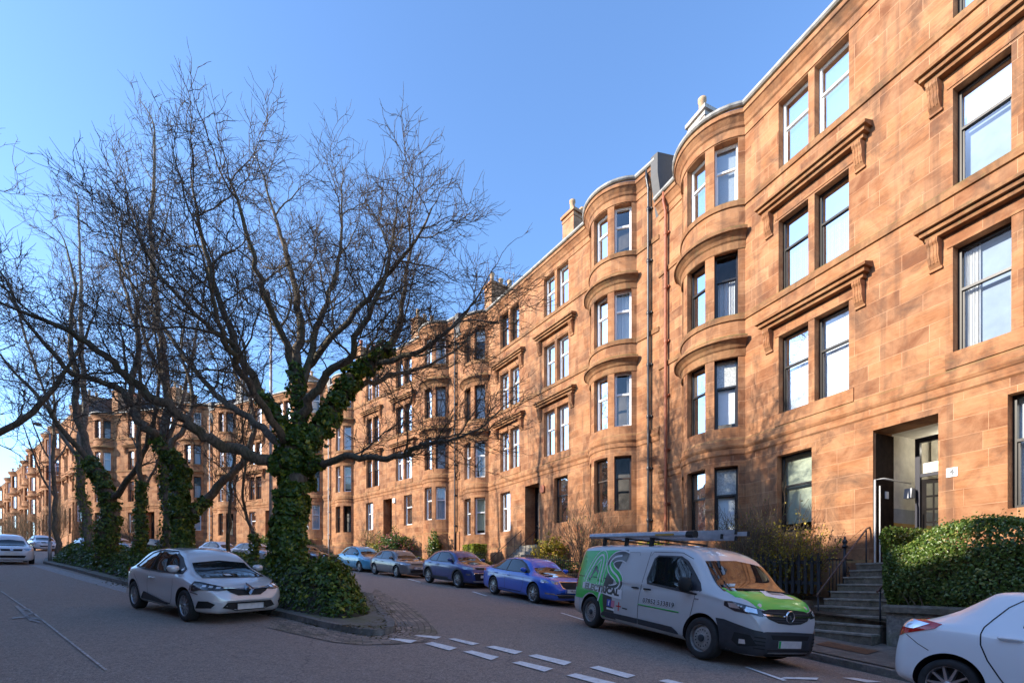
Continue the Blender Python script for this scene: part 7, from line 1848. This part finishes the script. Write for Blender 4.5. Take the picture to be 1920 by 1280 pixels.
def ladder(y0, x0, x1, z0, label, w=.34):
    r = on_van('ladder', label, 'ladder', 'ladders on the van roof'); t = MB()
    for yy in (y0, y0 + w): t.box(c.X(x0), c.X(x1), yy, yy + .03, z0, z0 + .075)
    t.build('rail', M['alu'], r)
    t = MB(); n = int((x1 - x0) / .25)
    for k in range(1, n): t.tube([(c.X(x0 + k*.25), y0 + .01, z0 + .037), (c.X(x0 + k*.25), y0 + w + .02, z0 + .037)], .014, 6)
    t.build('rung', M['alu'], r)
    t = MB()
    for yy in (y0 - .003, y0 + w - .003): t.box(c.X(x1), c.X(x1) + .03, yy, yy + .036, z0 - .004, z0 + .079)
    t.build('rubber_end', M['under'], r)
ladder(-.40, .5, 3.75, zr + .105, 'lower aluminium ladder section on the van roof, beside the tube carrier'); ladder(-.30, .7, 3.95, zr + .19, 'upper aluminium ladder section stacked on top of the other on the van roof', .30)
# ------------------------------------------------------------------ the terrace across the left road (outside the picture); it shades the street
def shade_row():
    src = H[2]; a0 = Vector((8.5, -13.5)); d = Vector((-.8, .6)); k = 0
    n = Vector((.6, .8)); W_ = 16.8
    lab = ['first', 'second', 'third', 'fourth', 'fifth', 'sixth']
    for k in range(6):
        r = copy_tree(src); p = a0 + d * (k * (W_ + .02))
        # the front must face the road: run the house the other way round
        q = p + d * W_; e = -d; r.location = (q.x, q.y, gz(p.x, p.y) * .5 + gz(q.x, q.y) * .5 + (-3.4, -3.1, -1.2, .0, .5, .5)[k]); r.rotation_euler.z = math.atan2(e.y, e.x)
        r['label'] = 'tenement on the opposite side of the left road, %s from the near end' % lab[k]; r['group'] = 'tenements across the left road'
shade_row()
# ------------------------------------------------------------------ light, sky, camera
AZ = Vector((-.965, -.262)).normalized(); EL = R(24)
sun = bpy.data.lights.new('sun', 'SUN'); sun.energy = 2.0; sun.angle = R(.5); sun.color = (1, .90, .76)
so = bpy.data.objects.new('sun', sun); C.objects.link(so)
sd = Vector((AZ.x * math.cos(EL), AZ.y * math.cos(EL), math.sin(EL)))
so.rotation_euler = sd.to_track_quat('Z', 'Y').to_euler(); so.location = sd * 60
w = bpy.data.worlds.new('World'); sc.world = w; w.use_nodes = True; nt = w.node_tree
sky = nt.nodes.new('ShaderNodeTexSky'); sky.sky_type = 'NISHITA'; sky.sun_disc = False; sky.sun_elevation = EL
sky.sun_rotation = math.atan2(AZ.x, AZ.y)
sky.air_density = 1.0; sky.dust_density = .45; sky.ozone_density = 5.5; sky.altitude = 50
bg = nt.nodes['Background']; bg.inputs[1].default_value = .095; nt.links.new(sky.outputs[0], bg.inputs[0])
cam = bpy.data.cameras.new('camera'); co = bpy.data.objects.new('camera', cam); C.objects.link(co)
co.location = (0, 0, EYE); co.rotation_euler = (R(90), 0, 0); cam.sensor_width = 36; cam.lens = 900 / 1920 * 36
cam.shift_y = (1094 - 640) / 1920; cam.clip_end = 4000; cam.clip_start = .05
sc.camera = co
sc.view_settings.view_transform = 'Standard'; sc.view_settings.look = 'None'; sc.view_settings.exposure = 2.22; sc.view_settings.gamma = 1
